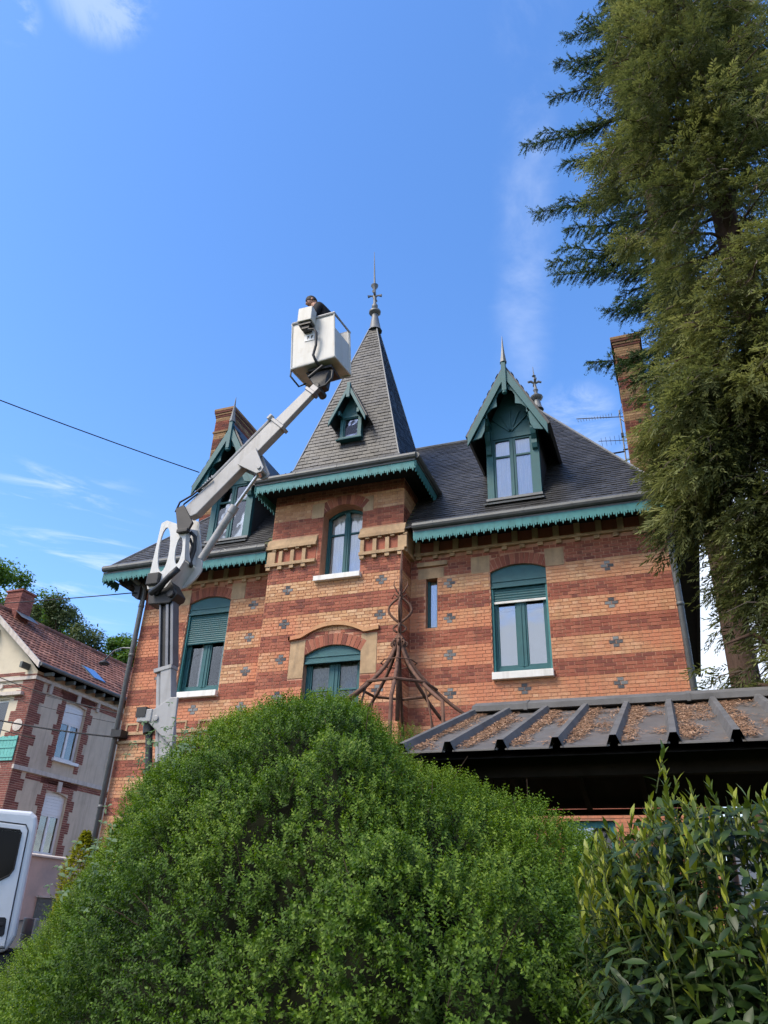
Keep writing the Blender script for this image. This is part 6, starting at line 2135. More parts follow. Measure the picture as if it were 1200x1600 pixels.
def build_cypress():
    bx, by = 1.86, 9.3
    t = thing('cypress_tree', (bx, by, 0), 'tall olive green conifer with drooping feathery sprays beside the villa', 'tree')
    rnd = random.Random(5)
    tr = MB()
    pts, rad = [], []
    for i in range(24):
        z = i*0.95
        pts.append((bx+0.06*math.sin(z*0.5), by+0.05*math.cos(z*0.37), z)); rad.append(0.27*(1-z/26)+0.02)
    tr.tube(pts, rad, 12)
    trunk = obj('trunk', tr, BARK, t, smooth=True)
    RAD = [(3.4, 0.95), (4.0, 1.05), (5.2, 1.05), (6.0, 1.30), (6.8, 1.68), (7.3, 1.76), (8.2, 1.48), (9.0, 1.30), (10.4, 1.34), (12.0, 1.58), (13.2, 1.92), (15.0, 1.62), (17.5, 1.10), (20.5, 0.6), (22, 0.25)]
    br = MB(); tw = MB()
    sP, sD, sL, sR = [], [], [], []
    def limb(a, z, R_, dens, drop):
        ca, sa = math.cos(a), math.sin(a)
        P3 = [Vector((bx, by, z+0.35)), Vector((bx+ca*R_*0.35, by+sa*R_*0.35, z+0.34)), Vector((bx+ca*R_*0.7, by+sa*R_*0.7, z+0.34-drop*0.55)), Vector((bx+ca*R_, by+sa*R_, z+0.32-drop))]
        br.tube(P3, [0.030+0.008*R_, 0.022, 0.012, 0.005], 5)
        nclump = max(3, int(R_*3.8*dens))
        for c_ in range(nclump):
            f = min(0.30 + 0.70*(c_+rnd.random()*0.8)/nclump, 1.0)
            i0 = min(int(f*3), 2); ff = f*3-i0
            cp = P3[i0].lerp(P3[i0+1], ff) + Vector((rnd.gauss(0, 0.12), rnd.gauss(0, 0.12), rnd.gauss(0, 0.08)))
            rc = rnd.uniform(0.17, 0.32)
            if dens < 1.15 and nz(cp.x*1.3+5, cp.y*1.3, cp.z*1.3) < -0.28: continue
            tone = 0.42 + 0.75*nz(cp.x*1.1, cp.y*1.1, cp.z*1.1) + rnd.uniform(-0.10, 0.10)
            m_ = int(30*(rc/0.24)**2)
            for _ in range(m_):
                v = Vector((rnd.gauss(0, 1), rnd.gauss(0, 1), rnd.gauss(0, 0.6))).normalized()
                pp = cp + v*rc*rnd.uniform(0.2, 1.0) + Vector((0, 0, -abs(rnd.gauss(0, 0.13))))
                dd = Vector((ca, sa, -0.40))*0.9 + v*0.75 + Vector((rnd.uniform(-.4, .4), rnd.uniform(-.4, .4), rnd.uniform(-0.7, 0.1)))
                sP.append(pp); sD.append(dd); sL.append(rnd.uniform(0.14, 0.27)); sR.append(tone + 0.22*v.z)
            if rnd.random() < 0.75:
                e = cp + Vector((ca*0.15+rnd.gauss(0, 0.18), sa*0.15+rnd.gauss(0, 0.18), -rnd.uniform(0.05, 0.4)))
                tw.tube([P3[i0].lerp(P3[i0+1], max(ff-0.3, 0)), cp, (cp+e)/2+Vector((0.03, -0.02, 0.05)), e], [0.010, 0.008, 0.006, 0.003], 4)
    z = 3.7
    k = 0
    while z < 21.6:
        nb = 6
        for q in range(nb):
            a = k*2.399 + q*2*PI/nb + rnd.uniform(-0.3, 0.3)
            R_ = lerp_tab(RAD, z) * rnd.uniform(0.78, 1.06)
            ca, sa = math.cos(a), math.sin(a)
            facing = -(ca*bx+sa*by)/math.hypot(bx, by)
            if 10.0 < z < 11.0 and facing > 0.30 and rnd.random() < 0.6: continue    # the trunk shows here
            if facing < -0.55 and rnd.random() < 0.55: continue
            if z > 19.5 and rnd.random() < 0.4: continue
            limb(a, z, R_, 1.0, R_*rnd.uniform(0.18, 0.42))
        z += 0.34; k += 1
    for q in range(26):                     # heavy skirt of drooping limbs over the villa's eaves
        limb(PI + rnd.uniform(-0.45, 0.75), rnd.uniform(6.6, 8.4), rnd.uniform(1.15, 1.78), 1.25, rnd.uniform(0.5, 1.0))
    for q in range(34):
        limb(-PI/2 + rnd.uniform(-1.0, 0.6), rnd.uniform(3.9, 6.6), rnd.uniform(0.6, 1.15), 1.3, rnd.uniform(0.35, 0.8))
    for q in range(22):
        limb(-PI/2 + rnd.uniform(-0.9, 0.5), rnd.uniform(3.5, 5.3), rnd.uniform(0.55, 0.95), 2.4, rnd.uniform(0.3, 0.7))
    for q in range(20):                     # low right-hand skirt
        limb(PI + rnd.uniform(-0.5, 1.5), rnd.uniform(4.1, 6.1), rnd.uniform(0.75, 1.2), 1.1, rnd.uniform(0.25, 0.7))
    for q in range(22):                     # shorter ones that screen the trunk
        zz = rnd.choice([rnd.uniform(7.0, 9.6), rnd.uniform(11.4, 16.0)])
        limb(-PI/2 + rnd.uniform(-0.9, 0.5), zz, rnd.uniform(0.7, 1.1), 1.2, rnd.uniform(0.3, 0.6))
    # low hanging limb whose sprays droop in front of the villa's right eaves, and bare curling twigs beneath the crown
    P, D = np.array([tuple(v) for v in sP]), np.array([tuple(v) for v in sD])
    L_, R_a = np.array(sL), np.clip(np.array(sR), 0, 1)
    a, b, c, d, e = sprays(P, D, 9, L_, rnd, R_a)
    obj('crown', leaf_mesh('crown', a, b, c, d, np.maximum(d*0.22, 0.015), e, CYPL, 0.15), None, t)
    for _ in range(70):
        z = rnd.uniform(3.6, 12.5); q = rnd.uniform(PI*0.9, PI*1.75)
        p = Vector((bx, by, z)); d_ = Vector((math.cos(q), math.sin(q), rnd.uniform(-0.1, 0.5)))
        L = rnd.uniform(0.7, 1.5)
        pts = [p]
        for i in range(5):
            d_ = (d_ + Vector((rnd.gauss(0, 0.35), rnd.gauss(0, 0.35), rnd.gauss(-0.12, 0.3)))).normalized()
            pts.append(pts[-1]+d_*L/5)
        tw.tube(pts, [0.012, 0.010, 0.008, 0.006, 0.004, 0.002], 5)
    # a stout forked limb low on the right
    br.tube([(bx, by, 2.9), (bx-0.35, by-0.2, 3.7), (bx-0.62, by-0.3, 4.0), (bx-0.95, by-0.35, 4.05)], [0.11, 0.08, 0.05, 0.02], 8)
    br.tube([(bx-0.35, by-0.2, 3.7), (bx-0.55, by-0.3, 4.35), (bx-0.9, by-0.4, 4.6), (bx-1.2, by-0.4, 4.5)], [0.05, 0.035, 0.025, 0.01], 6)
    obj('limb', br, BARK, t, smooth=True)
    obj('twig', tw, TWIG, t)
build_cypress()

def build_fir():
    bx, by = 1.15, 12.7
    t = thing('fir_tree', (bx, by, 0), 'dark blue-green fir with spiky level branches behind the olive conifer', 'tree')
    rnd = random.Random(9)
    tr = MB()
    tr.tube([(bx, by, z) for z in range(0, 28, 2)], [0.26*(1-z/28)+0.015 for z in range(0, 28, 2)], 10)
    obj('trunk', tr, BARK, t, smooth=True)
    limbs = []
    for (x, z) in ((-0.15, 22.9), (-0.45, 21.6), (-0.70, 20.6), (-1.52, 19.1), (-0.6, 17.8), (-1.36, 16.5), (-0.7, 15.5), (-1.10, 14.7), (-1.05, 14.25), (-0.10, 13.1), (-0.50, 11.6), (0.15, 11.1)):
        limbs.append((Vector((x, by-0.15+rnd.uniform(-0.2, 0.2), z)), 1.7))
        limbs.append((Vector((x+rnd.uniform(0.25, 0.7), by-0.5+rnd.uniform(-0.5, 0.3), z-rnd.uniform(0.15, 0.6))), 1.2))
    z = 9.5
    k = 0
    while z < 26:
        for q in range(5):
            a = k*2.4+q*1.256
            R_ = 1.9*(1-(z-6)/22)*rnd.uniform(0.75, 1.0)
            if math.cos(a) < -0.3 and abs(math.sin(a)) < 0.75: R_ *= 0.82
            limbs.append((Vector((bx+R_*math.cos(a), by+R_*math.sin(a), z-0.25)), 0.8))
        z += 0.62; k += 1
    br = MB()
    P, D, NN, LL, RR = [], [], [], [], []
    def needles(a, b, tone):
        ax = (b-a); L = ax.length; ax.normalize()
        s = ax.orthogonal().normalized(); e = ax.cross(s)
        n = max(12, int(L/0.0075))
        for i in range(n):
            f = rnd.random()
            q = rnd.uniform(0, 2*PI)
            o = s*math.cos(q)+e*math.sin(q)
            P.append(tuple(a.lerp(b, f))); D.append(tuple(o*0.8+ax*0.7)); NN.append(tuple(ax)); LL.append(rnd.uniform(0.030, 0.050)); RR.append(min(max(tone+rnd.uniform(-.25, .25), 0), 1))
    for tip, dens in limbs:
        root = Vector((bx, by, tip.z+0.25+rnd.uniform(0, 0.15)))
        h = tip-root
        L = h.length
        mid = root.lerp(tip, 0.55)+Vector((0, 0, -0.10*L))
        pts = [root, root.lerp(mid, 0.5)+Vector((0, 0, -0.03)), mid, tip]
        br.tube(pts, [0.035, 0.026, 0.016, 0.004], 5)
        sd = Vector((-h.y, h.x, 0)).normalized()
        hd = Vector((h.x, h.y, 0)).normalized()
        ns = int(20*L*dens)
        for i in range(ns):
            f = 0.22+0.78*(i+rnd.random())/ns
            i0 = min(int(f*3), 2); ff = f*3-i0
            c = pts[i0].lerp(pts[i0+1], ff)
            sg = 1 if i % 2 else -1
            ln = (0.42*(1.08-f)+0.10)*rnd.uniform(0.5, 1.15)
            d = (sd*sg*rnd.uniform(0.3, 1.0) + hd*rnd.uniform(0.3, 1.0) + Vector((0, 0, rnd.uniform(-0.9, 0.15)))).normalized()
            e = c+d*ln
            br.tube([c, c.lerp(e, 0.6)+Vector((0, 0, -0.02)), e], [0.007, 0.005, 0.003], 4)
            tone = 0.45+0.3*nz(c.x, c.y, c.z)
            needles(c.lerp(e, 0.12), e, tone)
            for _ in range(5):
                g = rnd.uniform(0.2, 0.95)
                c2 = c.lerp(e, g)
                d2 = (d+sd*rnd.uniform(-0.9, 0.9)+hd*0.3+Vector((0, 0, rnd.uniform(-1.3, 0.25)))).normalized()
                needles(c2, c2+d2*rnd.uniform(0.08, 0.24), tone+0.12)
        needles(pts[2].lerp(tip, 0.3), tip, 0.5)
    obj('crown', leaf_mesh('crown', np.array(P), np.array(D), np.array(NN), np.array(LL), np.array(LL)*0.26, RR, FIRL, 0.1), None, t)
    obj('limb', br, TWIGD, t)
build_fir()

# ------------------------------------------------------------------ broadleaf trees on the hill behind the neighbour
def broad_tree(x, y, zb, h, r_, mat, label, seed, leaf=0.34, n=9000, group='trees on the hill behind the tiled roof', loose=False):
    rnd = random.Random(seed)
    t = thing('broadleaf_tree', (x, y, zb), label, 'tree', group)
    tr = MB()
    tr.tube([(x, y, zb-0.5), (x+0.1, y, zb+h*0.35), (x, y+0.1, zb+h*0.75)], [0.32, 0.22, 0.08], 8)
    cl = []
    nc = 46 if not loose else 34
    for i in range(nc):
        v = Vector((rnd.gauss(0, 1), rnd.gauss(0, 1), rnd.gauss(0, 1))).normalized()
        q = rnd.uniform(0.55, 1.0)
        c = Vector((x, y, zb+h*0.62)) + Vector((v.x*r_*q, v.y*r_*q, v.z*h*0.38*q))
        cl.append((c, rnd.uniform(0.16, 0.30)*r_))
        if rnd.random() < 0.4: tr.tube([(x, y, zb+h*rnd.uniform(0.3, 0.6)), tuple(c)], [0.09, 0.03], 5)
    P, D, NN, RR = [], [], [], []
    for c, cr in cl:
        tone = 0.5+0.5*nz(c.x*0.4, c.y*0.4, c.z*0.4)
        for _ in range(n//nc):
            v = Vector((rnd.gauss(0, 1), rnd.gauss(0, 1), rnd.gauss(0, 1))).normalized()
            p = c + v*cr*rnd.uniform(0.35, 1.15)
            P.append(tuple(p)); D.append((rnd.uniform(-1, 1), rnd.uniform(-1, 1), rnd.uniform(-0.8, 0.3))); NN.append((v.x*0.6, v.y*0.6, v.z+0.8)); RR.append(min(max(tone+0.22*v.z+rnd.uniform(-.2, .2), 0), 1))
    obj('trunk', tr, TWIGD, t, smooth=True)
    obj('crown', leaf_mesh('crown', np.array(P), np.array(D), np.array(NN), RNG.uniform(0.7, 1.3, len(P))*leaf, RNG.uniform(0.5, 0.7, len(P))*leaf, RR, mat, 0.15), None, t)
broad_tree(-51.5, 44.0, 14.0, 13.4, 5.0, DECL, 'tallest bright green tree on the hill above the neighbour\'s chimney', 1, n=16000, leaf=0.30)
broad_tree(-44.5, 44.5, 13.0, 11.2, 3.4, DECD, 'darker feathery tree on the hill above the red tiled ridge', 2, leaf=0.24, n=15000, loose=True)
broad_tree(-38.8, 46.0, 11.0, 10.2, 2.6, DECL, 'lower rounded green tree between tiled roof and villa corner', 3, n=9000, leaf=0.28)
broad_tree(-42.5, 50.0, 12.0, 10.5, 3.0, DECL, 'small green tree half hidden by the tiled ridge', 4, n=8000, leaf=0.28)
broad_tree(-55.0, 50.0, 14.0, 15.0, 5.0, DECL, 'broad green tree furthest up the hill', 6, n=9000, leaf=0.34)

def build_gold():
    t = thing('golden_shrub', (-6.28, 7.4, 0.4), 'upright golden yellow shrub beside the street behind the hedge', 'shrub')
    rnd = random.Random(8)
    P, D, NN, RR = [], [], [], []
    for _ in range(9000):
        h = rnd.uniform(0.1, 2.02)
        r_ = (0.21 if h < 1.6 else 0.21*(2.05-h)/0.45)*(0.75+0.35*nz(h*3, rnd.random()*2))*1.1
        a = rnd.uniform(0, 2*PI)
        q = rnd.uniform(0.7, 1.0)
        P.append((-6.28+math.cos(a)*r_*q, 7.4+math.sin(a)*r_*q, 0.4+h)); D.append((math.cos(a), math.sin(a), rnd.uniform(-0.3, 0.9))); NN.append((rnd.uniform(-.5, .5), rnd.uniform(-.5, .5), 1)); RR.append(rnd.random())
    obj('foliage', leaf_mesh('foliage', np.array(P), np.array(D), np.array(NN), RNG.uniform(0.03, 0.055, len(P)), 0.024, RR, GOLD, 0.15), None, t)
    s = MB()
    for k in range(6): s.tube([(-6.28, 7.4, 0.35), (-6.28+0.15*math.cos(k), 7.4+0.15*math.sin(k), 1.9)], [0.015, 0.006], 5)
    obj('stem', s, TWIGD, t)
build_gold()

# ------------------------------------------------------------------ neighbouring house across the street
def build_neighbour():
    ex, fy, bk, wx = -20.5, 20.0, 36.0, -26.3
    zb, ze = 1.2, 9.05
    t = thing('neighbour_house', (-23.4, 28, zb), 'beige rendered house with red brick quoins and clay tile roof', 'house')
    EO = [dict(x0=21.68, x1=22.78, zb=6.42, zs=8.34, zc=8.42, d=0.16), dict(x0=21.72, x1=22.80, zb=3.36, zs=5.24, zc=5.34, d=0.16),
          dict(x0=27.6, x1=28.7, zb=6.42, zs=8.34, zc=8.42, d=0.16), dict(x0=27.6, x1=28.7, zb=3.36, zs=5.24, zc=5.34, d=0.16)]
    FO = [dict(x0=-23.0, x1=-21.42, zb=6.0, zs=8.1, zc=8.102, d=0.18)]
    side = MB()
    tmp = MB()
    backing(tmp, 0.0, fy, bk, zb, ze, EO)
    side.v = [(ex-y, x, z) for x, y, z in tmp.v]; side.f = tmp.f; side.m = tmp.m; side.r = tmp.r
    side.quad((wx, fy, zb), (wx, bk, zb), (wx, bk, ze), (wx, fy, ze))
    side.quad((wx, bk, zb), (ex, bk, zb), (ex, bk, ze), (wx, bk, ze))
    wall = obj('wall', side, RENDER, t)
    gab = MB()
    backing(gab, fy, wx, ex, zb, ze, FO)
    rx, rzz = (ex+wx)/2, 11.75
    gab.add([(wx, fy, ze), (ex, fy, ze), (rx, fy, rzz-0.12)], [(0, 1, 2)])
    gable = obj('gable_wall', gab, CREAM, t)
    gb2 = MB(); gb2.add([(wx, bk, ze), (ex, bk, ze), (rx, bk, rzz-0.12)], [(0, 2, 1)])
    obj('gable_wall', gb2, CREAM, t)
    # brick: toothed quoins, window surrounds, friezes (each brick real but a pixel or two high: one mass)
    b = MB()
    def side_bricks(y0, y1, z0, z1):
        z = z0; i = 0
        while z < z1-0.02:
            y = y0 - (0.11 if i % 2 else 0)
            while y < y1:
                a, c = max(y, y0)+0.005, min(y+0.22, y1)-0.005
                if c-a > 0.03: b.box(ex-0.01, ex+0.012, a, c, z+0.005, min(z+0.068, z1)-0.004, 0, random.random())
                y += 0.22
            z += 0.072; i += 1
    def front_bricks(x0, x1, z0, z1):
        z = z0; i = 0
        while z < z1-0.02:
            x = x0 - (0.11 if i % 2 else 0)
            while x < x1:
                a, c = max(x, x0)+0.006, min(x+0.22, x1)-0.006
                if c-a > 0.03: b.box(a, c, fy-0.014, fy+0.01, z+0.006, min(z+0.068, z1)-0.006, 0, random.random())
                x += 0.22
            z += 0.072; i += 1
    z = zb; i = 0
    while z < 8.9:                                        # quoins alternate long and short
        w = 0.62 if i % 2 else 0.42
        side_bricks(fy, fy+w, z, min(z+0.36, 8.95)); front_bricks(ex-w-0.12, ex+0.0, z, min(z+0.36, 8.95))
        z += 0.36; i += 1
    for o in EO:
        z = o['zb']-0.35; i = 0
        while z < o['zc']+0.42:
            w = 0.38 if i % 2 else 0.24
            zt = min(z+0.36, o['zc']+0.42)
            side_bricks(o['x0']-w, o['x0'] if zt < o['zc']+0.1 else o['x0'], z, zt); side_bricks(o['x1'], o['x1']+w, z, zt)
            z += 0.36; i += 1
        side_bricks(o['x0'], o['x1'], o['zc']+0.01, o['zc']+0.42)
    side_bricks(fy+0.62, bk, 8.46, 8.72); side_bricks(fy+0.62, bk, 5.56, 5.74)
    front_bricks(wx, ex-0.55, 8.92, 9.04); front_bricks(wx, ex-0.55, 8.50, 8.62)
    obj('brickwork', b, NBRICK, wall, kind='stuff')
    s = MB()
    s.box(ex-0.01, ex+0.07, fy-0.07, bk, 8.74, 8.86); s.box(ex-0.01, ex+0.07, fy-0.05, bk, 5.76, 5.90)
    s.box(wx, ex+0.0, fy-0.07, fy+0.01, 8.74, 8.86); s.box(wx, -20.85, fy-0.16, fy+0.01, 8.2, 8.32)
    for o in EO: s.box(ex-0.01, ex+0.06, (o['x0']+o['x1'])/2-0.09, (o['x0']+o['x1'])/2+0.09, o['zc']+0.02, o['zc']+0.36)
    for y in (20.75, 23.3): s.box(ex-0.01, ex+0.09, y-0.06, y+0.06, 8.40, 8.735)
    s.lathe((ex-0.25, fy-0.02, 7.18), [(0.20, 0), (0.21, 0.03), (0.12, 0.04)], 9, axis=Vector((0, -1, 0)))
    s.lathe((-21.95, fy-0.01, 8.56), [(0.10, 0), (0.09, 0.05)], 8, axis=Vector((0, -1, 0)))
    obj_split('stone_trim', s, BANDW, wall)
    # windows of the side wall
    for k, o in enumerate(EO):
        f = MB()
        y0, y1 = o['x0'], o['x1']
        X = ex-0.12
        f.box(X-0.05, X, y0, y0+0.09, o['zb'], o['zs']); f.box(X-0.05, X, y1-0.09, y1, o['zb'], o['zs'])
        f.box(X-0.05, X, y0+0.09, y1-0.09, o['zb'], o['zb']+0.09)
        top = o['zs']-0.62
        f.box(X-0.05, X, y0+0.09, y1-0.09, top-0.06, top)
        c = (y0+y1)/2
        f.box(X-0.05, X+0.01, c-0.05, c+0.05, o['zb']+0.09, top-0.06)
        w = obj('window', f, PVC, t)
        for a, c2 in ((y0+0.09, c-0.05), (c+0.05, y1-0.09)):
            g = MB(); g.box(X-0.035, X-0.028, a-0.003, c2+0.003, o['zb']+0.087, top-0.057)
            obj('pane', g, GLASS, w)
        sh = MB()
        for q in range(7):
            za = top+(o['zs']+0.08-top)*q/7
            sh.box(X-0.01, X+0.012, y0+0.02, y1-0.02, za+0.004, za+(o['zs']+0.08-top)/7-0.004)
        sh.box(X-0.02, X-0.01, y0, y1, top, o['zs']+0.1)
        obj('roller_shutter', sh, PVC, w)
        si = MB(); si.box(ex-0.12, ex+0.12, y0-0.08, y1+0.08, o['zb']-0.10, o['zb'])
        obj('sill', si, PVC, w)
        cu = MB()
        for q in range(24):
            a, c2 = y0+(y1-y0)*q/24, y0+(y1-y0)*(q+1)/24
            if 9 < q < 15 and k == 0: continue
            cu.quad((X-0.12-0.02*math.sin(q*1.7), a, o['zb']), (X-0.12-0.02*math.sin((q+1)*1.7), c2, o['zb']), (X-0.12-0.02*math.sin((q+1)*1.7), c2, top), (X-0.12-0.02*math.sin(q*1.7), a, top))
        obj('curtain', cu, BLIND, w)
        rm = MB(); rm.quad((X-0.5, y0, o['zb']), (X-0.5, y1, o['zb']), (X-0.5, y1, o['zs']+0.1), (X-0.5, y0, o['zs']+0.1))
        obj('interior', rm, DARK, w)
    # gable window with open aqua shutter
    o = FO[0]
    f = MB()
    f.box(o['x1']-0.08, o['x1'], fy+0.1, fy+0.15, o['zb'], o['zs']); f.box(o['x0'], o['x0']+0.08, fy+0.1, fy+0.15, o['zb'], o['zs'])
    f.box(o['x0']+0.08, o['x1']-0.08, fy+0.1, fy+0.15, o['zs']-0.08, o['zs']); f.box(-22.25, -22.15, fy+0.1, fy+0.15, o['zb'], o['zs']-0.08)
    w = obj('window', f, PVC, t)
    g = MB(); g.box(o['x0']+0.08, o['x1']-0.08, fy+0.12, fy+0.127, o['zb'], o['zs']-0.08); obj('pane', g, GLASS, w)
    rm = MB(); rm.quad((o['x0'], fy+0.6, o['zb']), (o['x1'], fy+0.6, o['zb']), (o['x1'], fy+0.6, o['zs']), (o['x0'], fy+0.6, o['zs'])); obj('interior', rm, DARK, w)
    sh = MB()
    for q in range(6):
        x = -21.42+q*0.142
        sh.box(x, x+0.132, fy-0.06, fy-0.03, 6.02, 6.80+0.02*(q % 2))
    for z in (6.12, 6.42, 6.68): sh.box(-21.42, -20.57, fy-0.08, fy-0.06, z, z+0.05)
    obj('shutter', sh, AQUA, w)
    # roof
    sl = (rzz-9.3)/(abs(rx-ex)+0.25)
    ov = 0.42
    r_ = MB()
    eE = (ex+ov, 9.42-ov*sl*0.55)
    eE = (ex+ov, rzz-(rx*-1+ex+ov)*0.0-(ex+ov-rx)*sl)
    eW = (wx-ov, eE[1])
    y0, y1 = fy-0.42, bk+0.3
    for e in (eE, eW):
        r_.add([(rx, y0, rzz), (e[0], y0, e[1]), (e[0], y1, e[1]), (rx, y1, rzz), (rx, y0, rzz-0.10), (e[0], y0, e[1]-0.10), (e[0], y1, e[1]-0.10), (rx, y1, rzz-0.10)],
               [(0, 1, 2, 3), (7, 6, 5, 4), (0, 4, 5, 1), (1, 5, 6, 2)])
    roof = obj('roof', r_, DWOOD, t)
    tl = MB()
    u = Vector((0, 1, 0)); v = Vector((rx-eE[0], 0, rzz-eE[1])); Lv = v.length; v.normalize()
    n = u.cross(v); n = n if n.z > 0 else -n
    rows = int(Lv/0.30)
    for j in range(rows):
        for q in range(int((y1-y0)/0.235)):
            c = Vector((eE[0], y0+q*0.235, eE[1])) + v*j*(Lv/rows)
            k1 = 0.045+random.random()*0.008
            e = Lv/rows
            A, B_ = c+u*0.004, c+u*0.231
            M_ = c+u*0.155
            tl.add([A+n*k1*0.7, M_+n*k1, B_+n*k1*1.25, B_+v*e*1.08+n*0.03, M_+v*e*1.08+n*0.012, A+v*e*1.08+n*0.008, A, B_],
                   [(0, 1, 4, 5), (1, 2, 3, 4), (0, 6, 7, 2, 1), (2, 7, 3)], 0, random.random())
    obj('roof_tiles', tl, TILE, roof, kind='stuff')
    rd = MB()
    q = y0
    while q < y1:
        rd.tube([(rx, q, rzz+0.03), (rx, q+0.38, rzz+0.045)], [0.11, 0.125], 8, 0, random.random()); q += 0.36
    obj('ridge_tile', rd, TILE, roof)
    bg_ = MB()
    for e in (eE, eW):
        bg_.add([(rx, y0-0.04, rzz+0.06), (e[0], y0-0.04, e[1]+0.06), (e[0], y0-0.04, e[1]-0.16), (rx, y0-0.04, rzz-0.16), (rx, y0+0.02, rzz+0.06), (e[0], y0+0.02, e[1]+0.06), (e[0], y0+0.02, e[1]-0.16), (rx, y0+0.02, rzz-0.16)],
                [(0, 1, 2, 3), (0, 4, 5, 1), (3, 2, 6, 7), (1, 5, 6, 2)])
    obj('bargeboard', bg_, BANDW, roof)
    gt = MB(); gt.tube([(eE[0]+0.05, y0, eE[1]-0.03), (eE[0]+0.05, y1, eE[1]-0.03)], 0.07, 8)
    obj('gutter', gt, ZINC, roof)
    rf = MB()
    q = fy+0.3
    while q < bk:
        rf.box(ex, eE[0]-0.02, q, q+0.09, eE[1]-0.24, eE[1]-0.12); q += 0.55
    rf.box(-22.9, -22.8, y0+0.03, fy, 10.55, 10.75); rf.box(-21.0, -20.9, y0+0.03, fy, 9.1, 9.3)
    obj_split('rafter_end', rf, UTIL, roof)
    # blue rooflight, propped open
    def onroof(d, y): return Vector((eE[0], y, eE[1])) + v*d
    sk = MB()
    a, b_, c, d = onroof(0.62, 22.8), onroof(0.62, 23.6), onroof(1.6, 23.6), onroof(1.6, 22.8)
    sk.add([a+n*0.05, b_+n*0.05, c+n*0.06, d+n*0.06, a, b_, c, d], [(0, 1, 2, 3), (0, 4, 5, 1), (1, 5, 6, 2), (3, 7, 4, 0), (2, 6, 7, 3)])
    sko = obj('rooflight', sk, UTIL, roof)
    gl = MB(); gl.add([p+n*0.075 for p in (onroof(0.66, 22.86), onroof(0.66, 23.54), onroof(1.5, 23.54), onroof(1.5, 22.86))], [(0, 1, 2, 3)])
    obj('pane', gl, BLUEGL, sko)
    ch = MB(); ch.box(rx-0.38, rx+0.38, 20.7, 21.35, 11.2, 12.62)
    cho = obj('chimney', ch, NBRICK, t)
    cb = MB()
    z = 11.3; i = 0
    while z < 12.52:
        x = rx-0.38-(0.11 if i % 2 else 0)
        while x < rx+0.38:
            a, c2 = max(x, rx-0.38)+0.006, min(x+0.22, rx+0.38)-0.006
            if c2-a > 0.03: cb.box(a, c2, 20.69, 20.72, z, z+0.06, 0, random.random())
            x += 0.22
        y = 20.7-(0.11 if i % 2 else 0)
        while y < 21.35:
            a, c2 = max(y, 20.7)+0.006, min(y+0.22, 21.35)-0.006
            if c2-a > 0.03: cb.box(rx+0.37, rx+0.39, a, c2, z, z+0.06, 0, random.random())
            y += 0.22
        z += 0.072; i += 1
    obj('brickwork', cb, NBRICK, cho, kind='stuff')
    cp = MB(); cp.box(rx-0.43, rx+0.43, 20.65, 21.40, 12.62, 12.70); cp.box(rx-0.41, rx+0.41, 20.67, 21.38, 12.36, 12.43)
    obj('chimney_cap', cp, NBRICK, cho, bevel=0.01)
    fl = MB(); fl.add([(rx+0.38, 20.6, 11.72), (rx+0.8, 20.6, 11.40), (rx+0.8, 21.5, 11.40), (rx+0.38, 21.5, 11.72)], [(0, 1, 2, 3)])
    for i in range(len(fl.v)): fl.v[i] = (fl.v[i][0], fl.v[i][1], fl.v[i][2]+0.07)
    obj('flashing', fl, LEAD, cho)
build_neighbour()

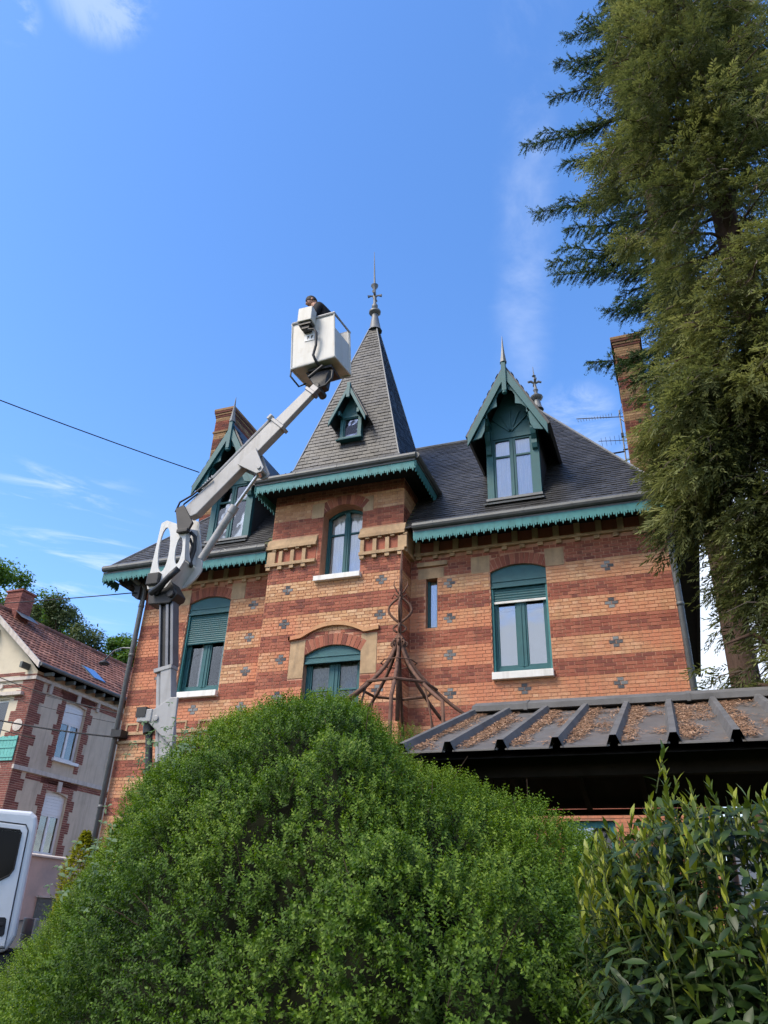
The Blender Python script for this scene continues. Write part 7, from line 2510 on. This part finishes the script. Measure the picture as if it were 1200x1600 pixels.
def build_street_bits():
    w = MB(); w.box(-18.75, -18.55, 15.5, 27.5, 0.6, 3.12)
    t = obj('garden_wall', w, WALLP)
    tag(t, 'low pinkish rendered wall along the street before the beige house', 'wall')
    c = MB(); c.prism([(-18.82, 3.122), (-18.48, 3.122), (-18.48, 3.17), (-18.65, 3.22), (-18.82, 3.17)], 15.45, 27.55, 'y')
    obj('coping', c, BANDW, t)
    u = MB(); u.box(-18.548, -18.50, 20.30, 21.02, 1.38, 2.04)
    b = obj('utility_cabinet', u, UTIL)
    tag(b, 'grey utility cabinet door set into the pinkish wall', 'cabinet')
    lp = MB(); lp.box(-18.55, -18.44, 20.24, 21.06, 2.045, 2.10)
    obj('lintel', lp, BANDW, b)
    for k in range(5):
        s = MB(); s.box(-18.50, -18.49, 20.36, 20.96, 1.48+k*0.11, 1.54+k*0.11)
        obj('slat', s, UTIL, b)
    # white garage across the yard behind the carport
    g = thing('white_garage', (2.6, 22.5, 0), 'white rendered garage glimpsed under the carport roof', 'garage')
    m1 = MB(); m1.box(0.9, 4.6, 20.0, 25.0, 0.0, 3.9)
    obj('wall', m1, WHITEW, g)
    m2 = MB(); m2.add([(0.7, 19.8, 3.95), (4.8, 19.8, 3.95), (4.8, 25.2, 4.35), (0.7, 25.2, 4.35), (0.7, 19.8, 4.05), (4.8, 19.8, 4.05), (4.8, 25.2, 4.45), (0.7, 25.2, 4.45)],
                      [(0, 3, 2, 1), (4, 5, 6, 7), (0, 1, 5, 4), (1, 2, 6, 5), (2, 3, 7, 6), (3, 0, 4, 7)])
    obj('roof', m2, ZINC, g)
    m3 = MB(); m3.box(1.5, 3.9, 19.96, 20.0, 0, 2.4)
    obj('door', m3, TEAL, g)
    # cables
    def cable(a, b, sag, rad, label, group=None):
        a, b = Vector(a), Vector(b)
        mb = MB()
        pts = []
        for i in range(25):
            f = i/24
            p = a.lerp(b, f); p.z -= sag*4*f*(1-f)
            pts.append(tuple(p))
        mb.tube(pts, rad, 5)
        o = obj('overhead_cable', mb, CABLE, smooth=True)
        tag(o, label, 'cable', group)
    cable((-25.1, -6.9, 14.6), (-10.17, 13.36, 11.36), 0.75, 0.013, 'single dark cable sloping down across the sky to the dormer gable')
    cable((-30.4, 13.3, 9.55), (-11.62, 13.70, 8.44), 0.18, 0.014, 'dark cable running nearly level to the bracket under the eaves')
    cable((-19.5, 15.0, 8.22), (-12.1, 15.0, 5.84), 0.22, 0.012, 'upper dark cable sloping across the beige house below its eaves')
    cable((-18.5, 15.0, 6.43), (-11.45, 14.1, 5.10), 0.10, 0.019, 'thickest dark cable sloping across the lower windows of the beige house')
    cable((-18.2, 15.5, 6.25), (-15.7, 15.8, 5.63), 0.03, 0.013, 'short dark cable ending at the brick corner of the beige house')
    cable((-19.0, 15.0, 7.75), (-11.5, 14.2, 5.62), 0.12, 0.006, 'upper thin wire across the beige house')
    cable((-19.0, 15.0, 7.35), (-11.5, 14.2, 5.40), 0.10, 0.006, 'lower thin wire across the beige house')
    # wall lamp on the villa's corner
    l = thing('wall_lamp', (-11.56, 13.9, 7.1), 'curved street lamp bracket on the villa corner over the tiled roof', 'street lamp')
    m1 = MB(); m1.tube([(-11.50, 13.9, 7.0), (-11.62, 13.9, 7.12), (-11.85, 13.9, 7.15), (-12.08, 13.9, 7.10), (-12.22, 13.9, 6.98), (-12.28, 13.9, 6.90)], 0.018, 8)
    obj('arm', m1, STEELG, l, smooth=True)
    m2 = MB(); m2.lathe((-12.30, 13.9, 6.78), [(0.11, 0), (0.13, 0.02), (0.10, 0.06), (0.03, 0.10), (0.02, 0.14)], 12)
    obj('shade', m2, BLACK, l, auto=40)
    # television aerial strapped to the chimney
    t = thing('tv_antenna', (-0.16, 15.6, 11.2), 'rake shaped television aerial on a mast strapped to the chimney', 'antenna')
    m1 = MB(); m1.tube([(-0.17, 15.6, 10.9), (-0.17, 15.6, 12.62)], 0.017, 8)
    obj('mast', m1, STEELG, t)
    m2 = MB(); m2.tube([(-0.10, 15.6, 12.42), (-1.16, 15.45, 12.48)], 0.012, 6)
    for k in range(13):
        x = -0.35-k*0.065
        L = 0.13-0.004*k
        m2.tube([(x, 15.55-L, 12.44), (x, 15.5+L, 12.47)], 0.005, 5)
        m2.tube([(x, 15.5, 12.42), (x, 15.5, 12.51)], 0.004, 4)
    obj('boom', m2, STEELG, t)
    m3 = MB()
    for s in (-1, 1):
        for k in range(3): m3.tube([(-0.20, 15.6, 12.45+0.02*s), (-0.08+0.02*k, 15.5+0.1*k, 12.45+s*(0.24-0.02*k))], 0.006, 5)
    obj('reflector', m3, STEELG, t)
    m4 = MB(); m4.tube([(-0.12, 15.6, 11.75), (-0.72, 15.5, 11.78)], 0.009, 5)
    for k in range(5): m4.tube([(-0.25-k*0.1, 15.35, 11.76), (-0.25-k*0.1, 15.75, 11.77)], 0.005, 4)
    obj('lower_boom', m4, STEELG, t)
    m5 = MB(); m5.tube([(-0.17, 15.6, 11.45), (-0.60, 15.5, 11.38)], 0.02, 6); m5.tube([(-0.2, 15.6, 11.5), (-0.02, 15.6, 11.5)], 0.02, 6); m5.tube([(-0.2, 15.6, 11.0), (-0.02, 15.6, 11.0)], 0.02, 6)
    m5.box(-0.20, -0.14, 15.56, 15.64, 11.85, 11.95)
    obj('bracket', m5, BLACK, t)
build_street_bits()
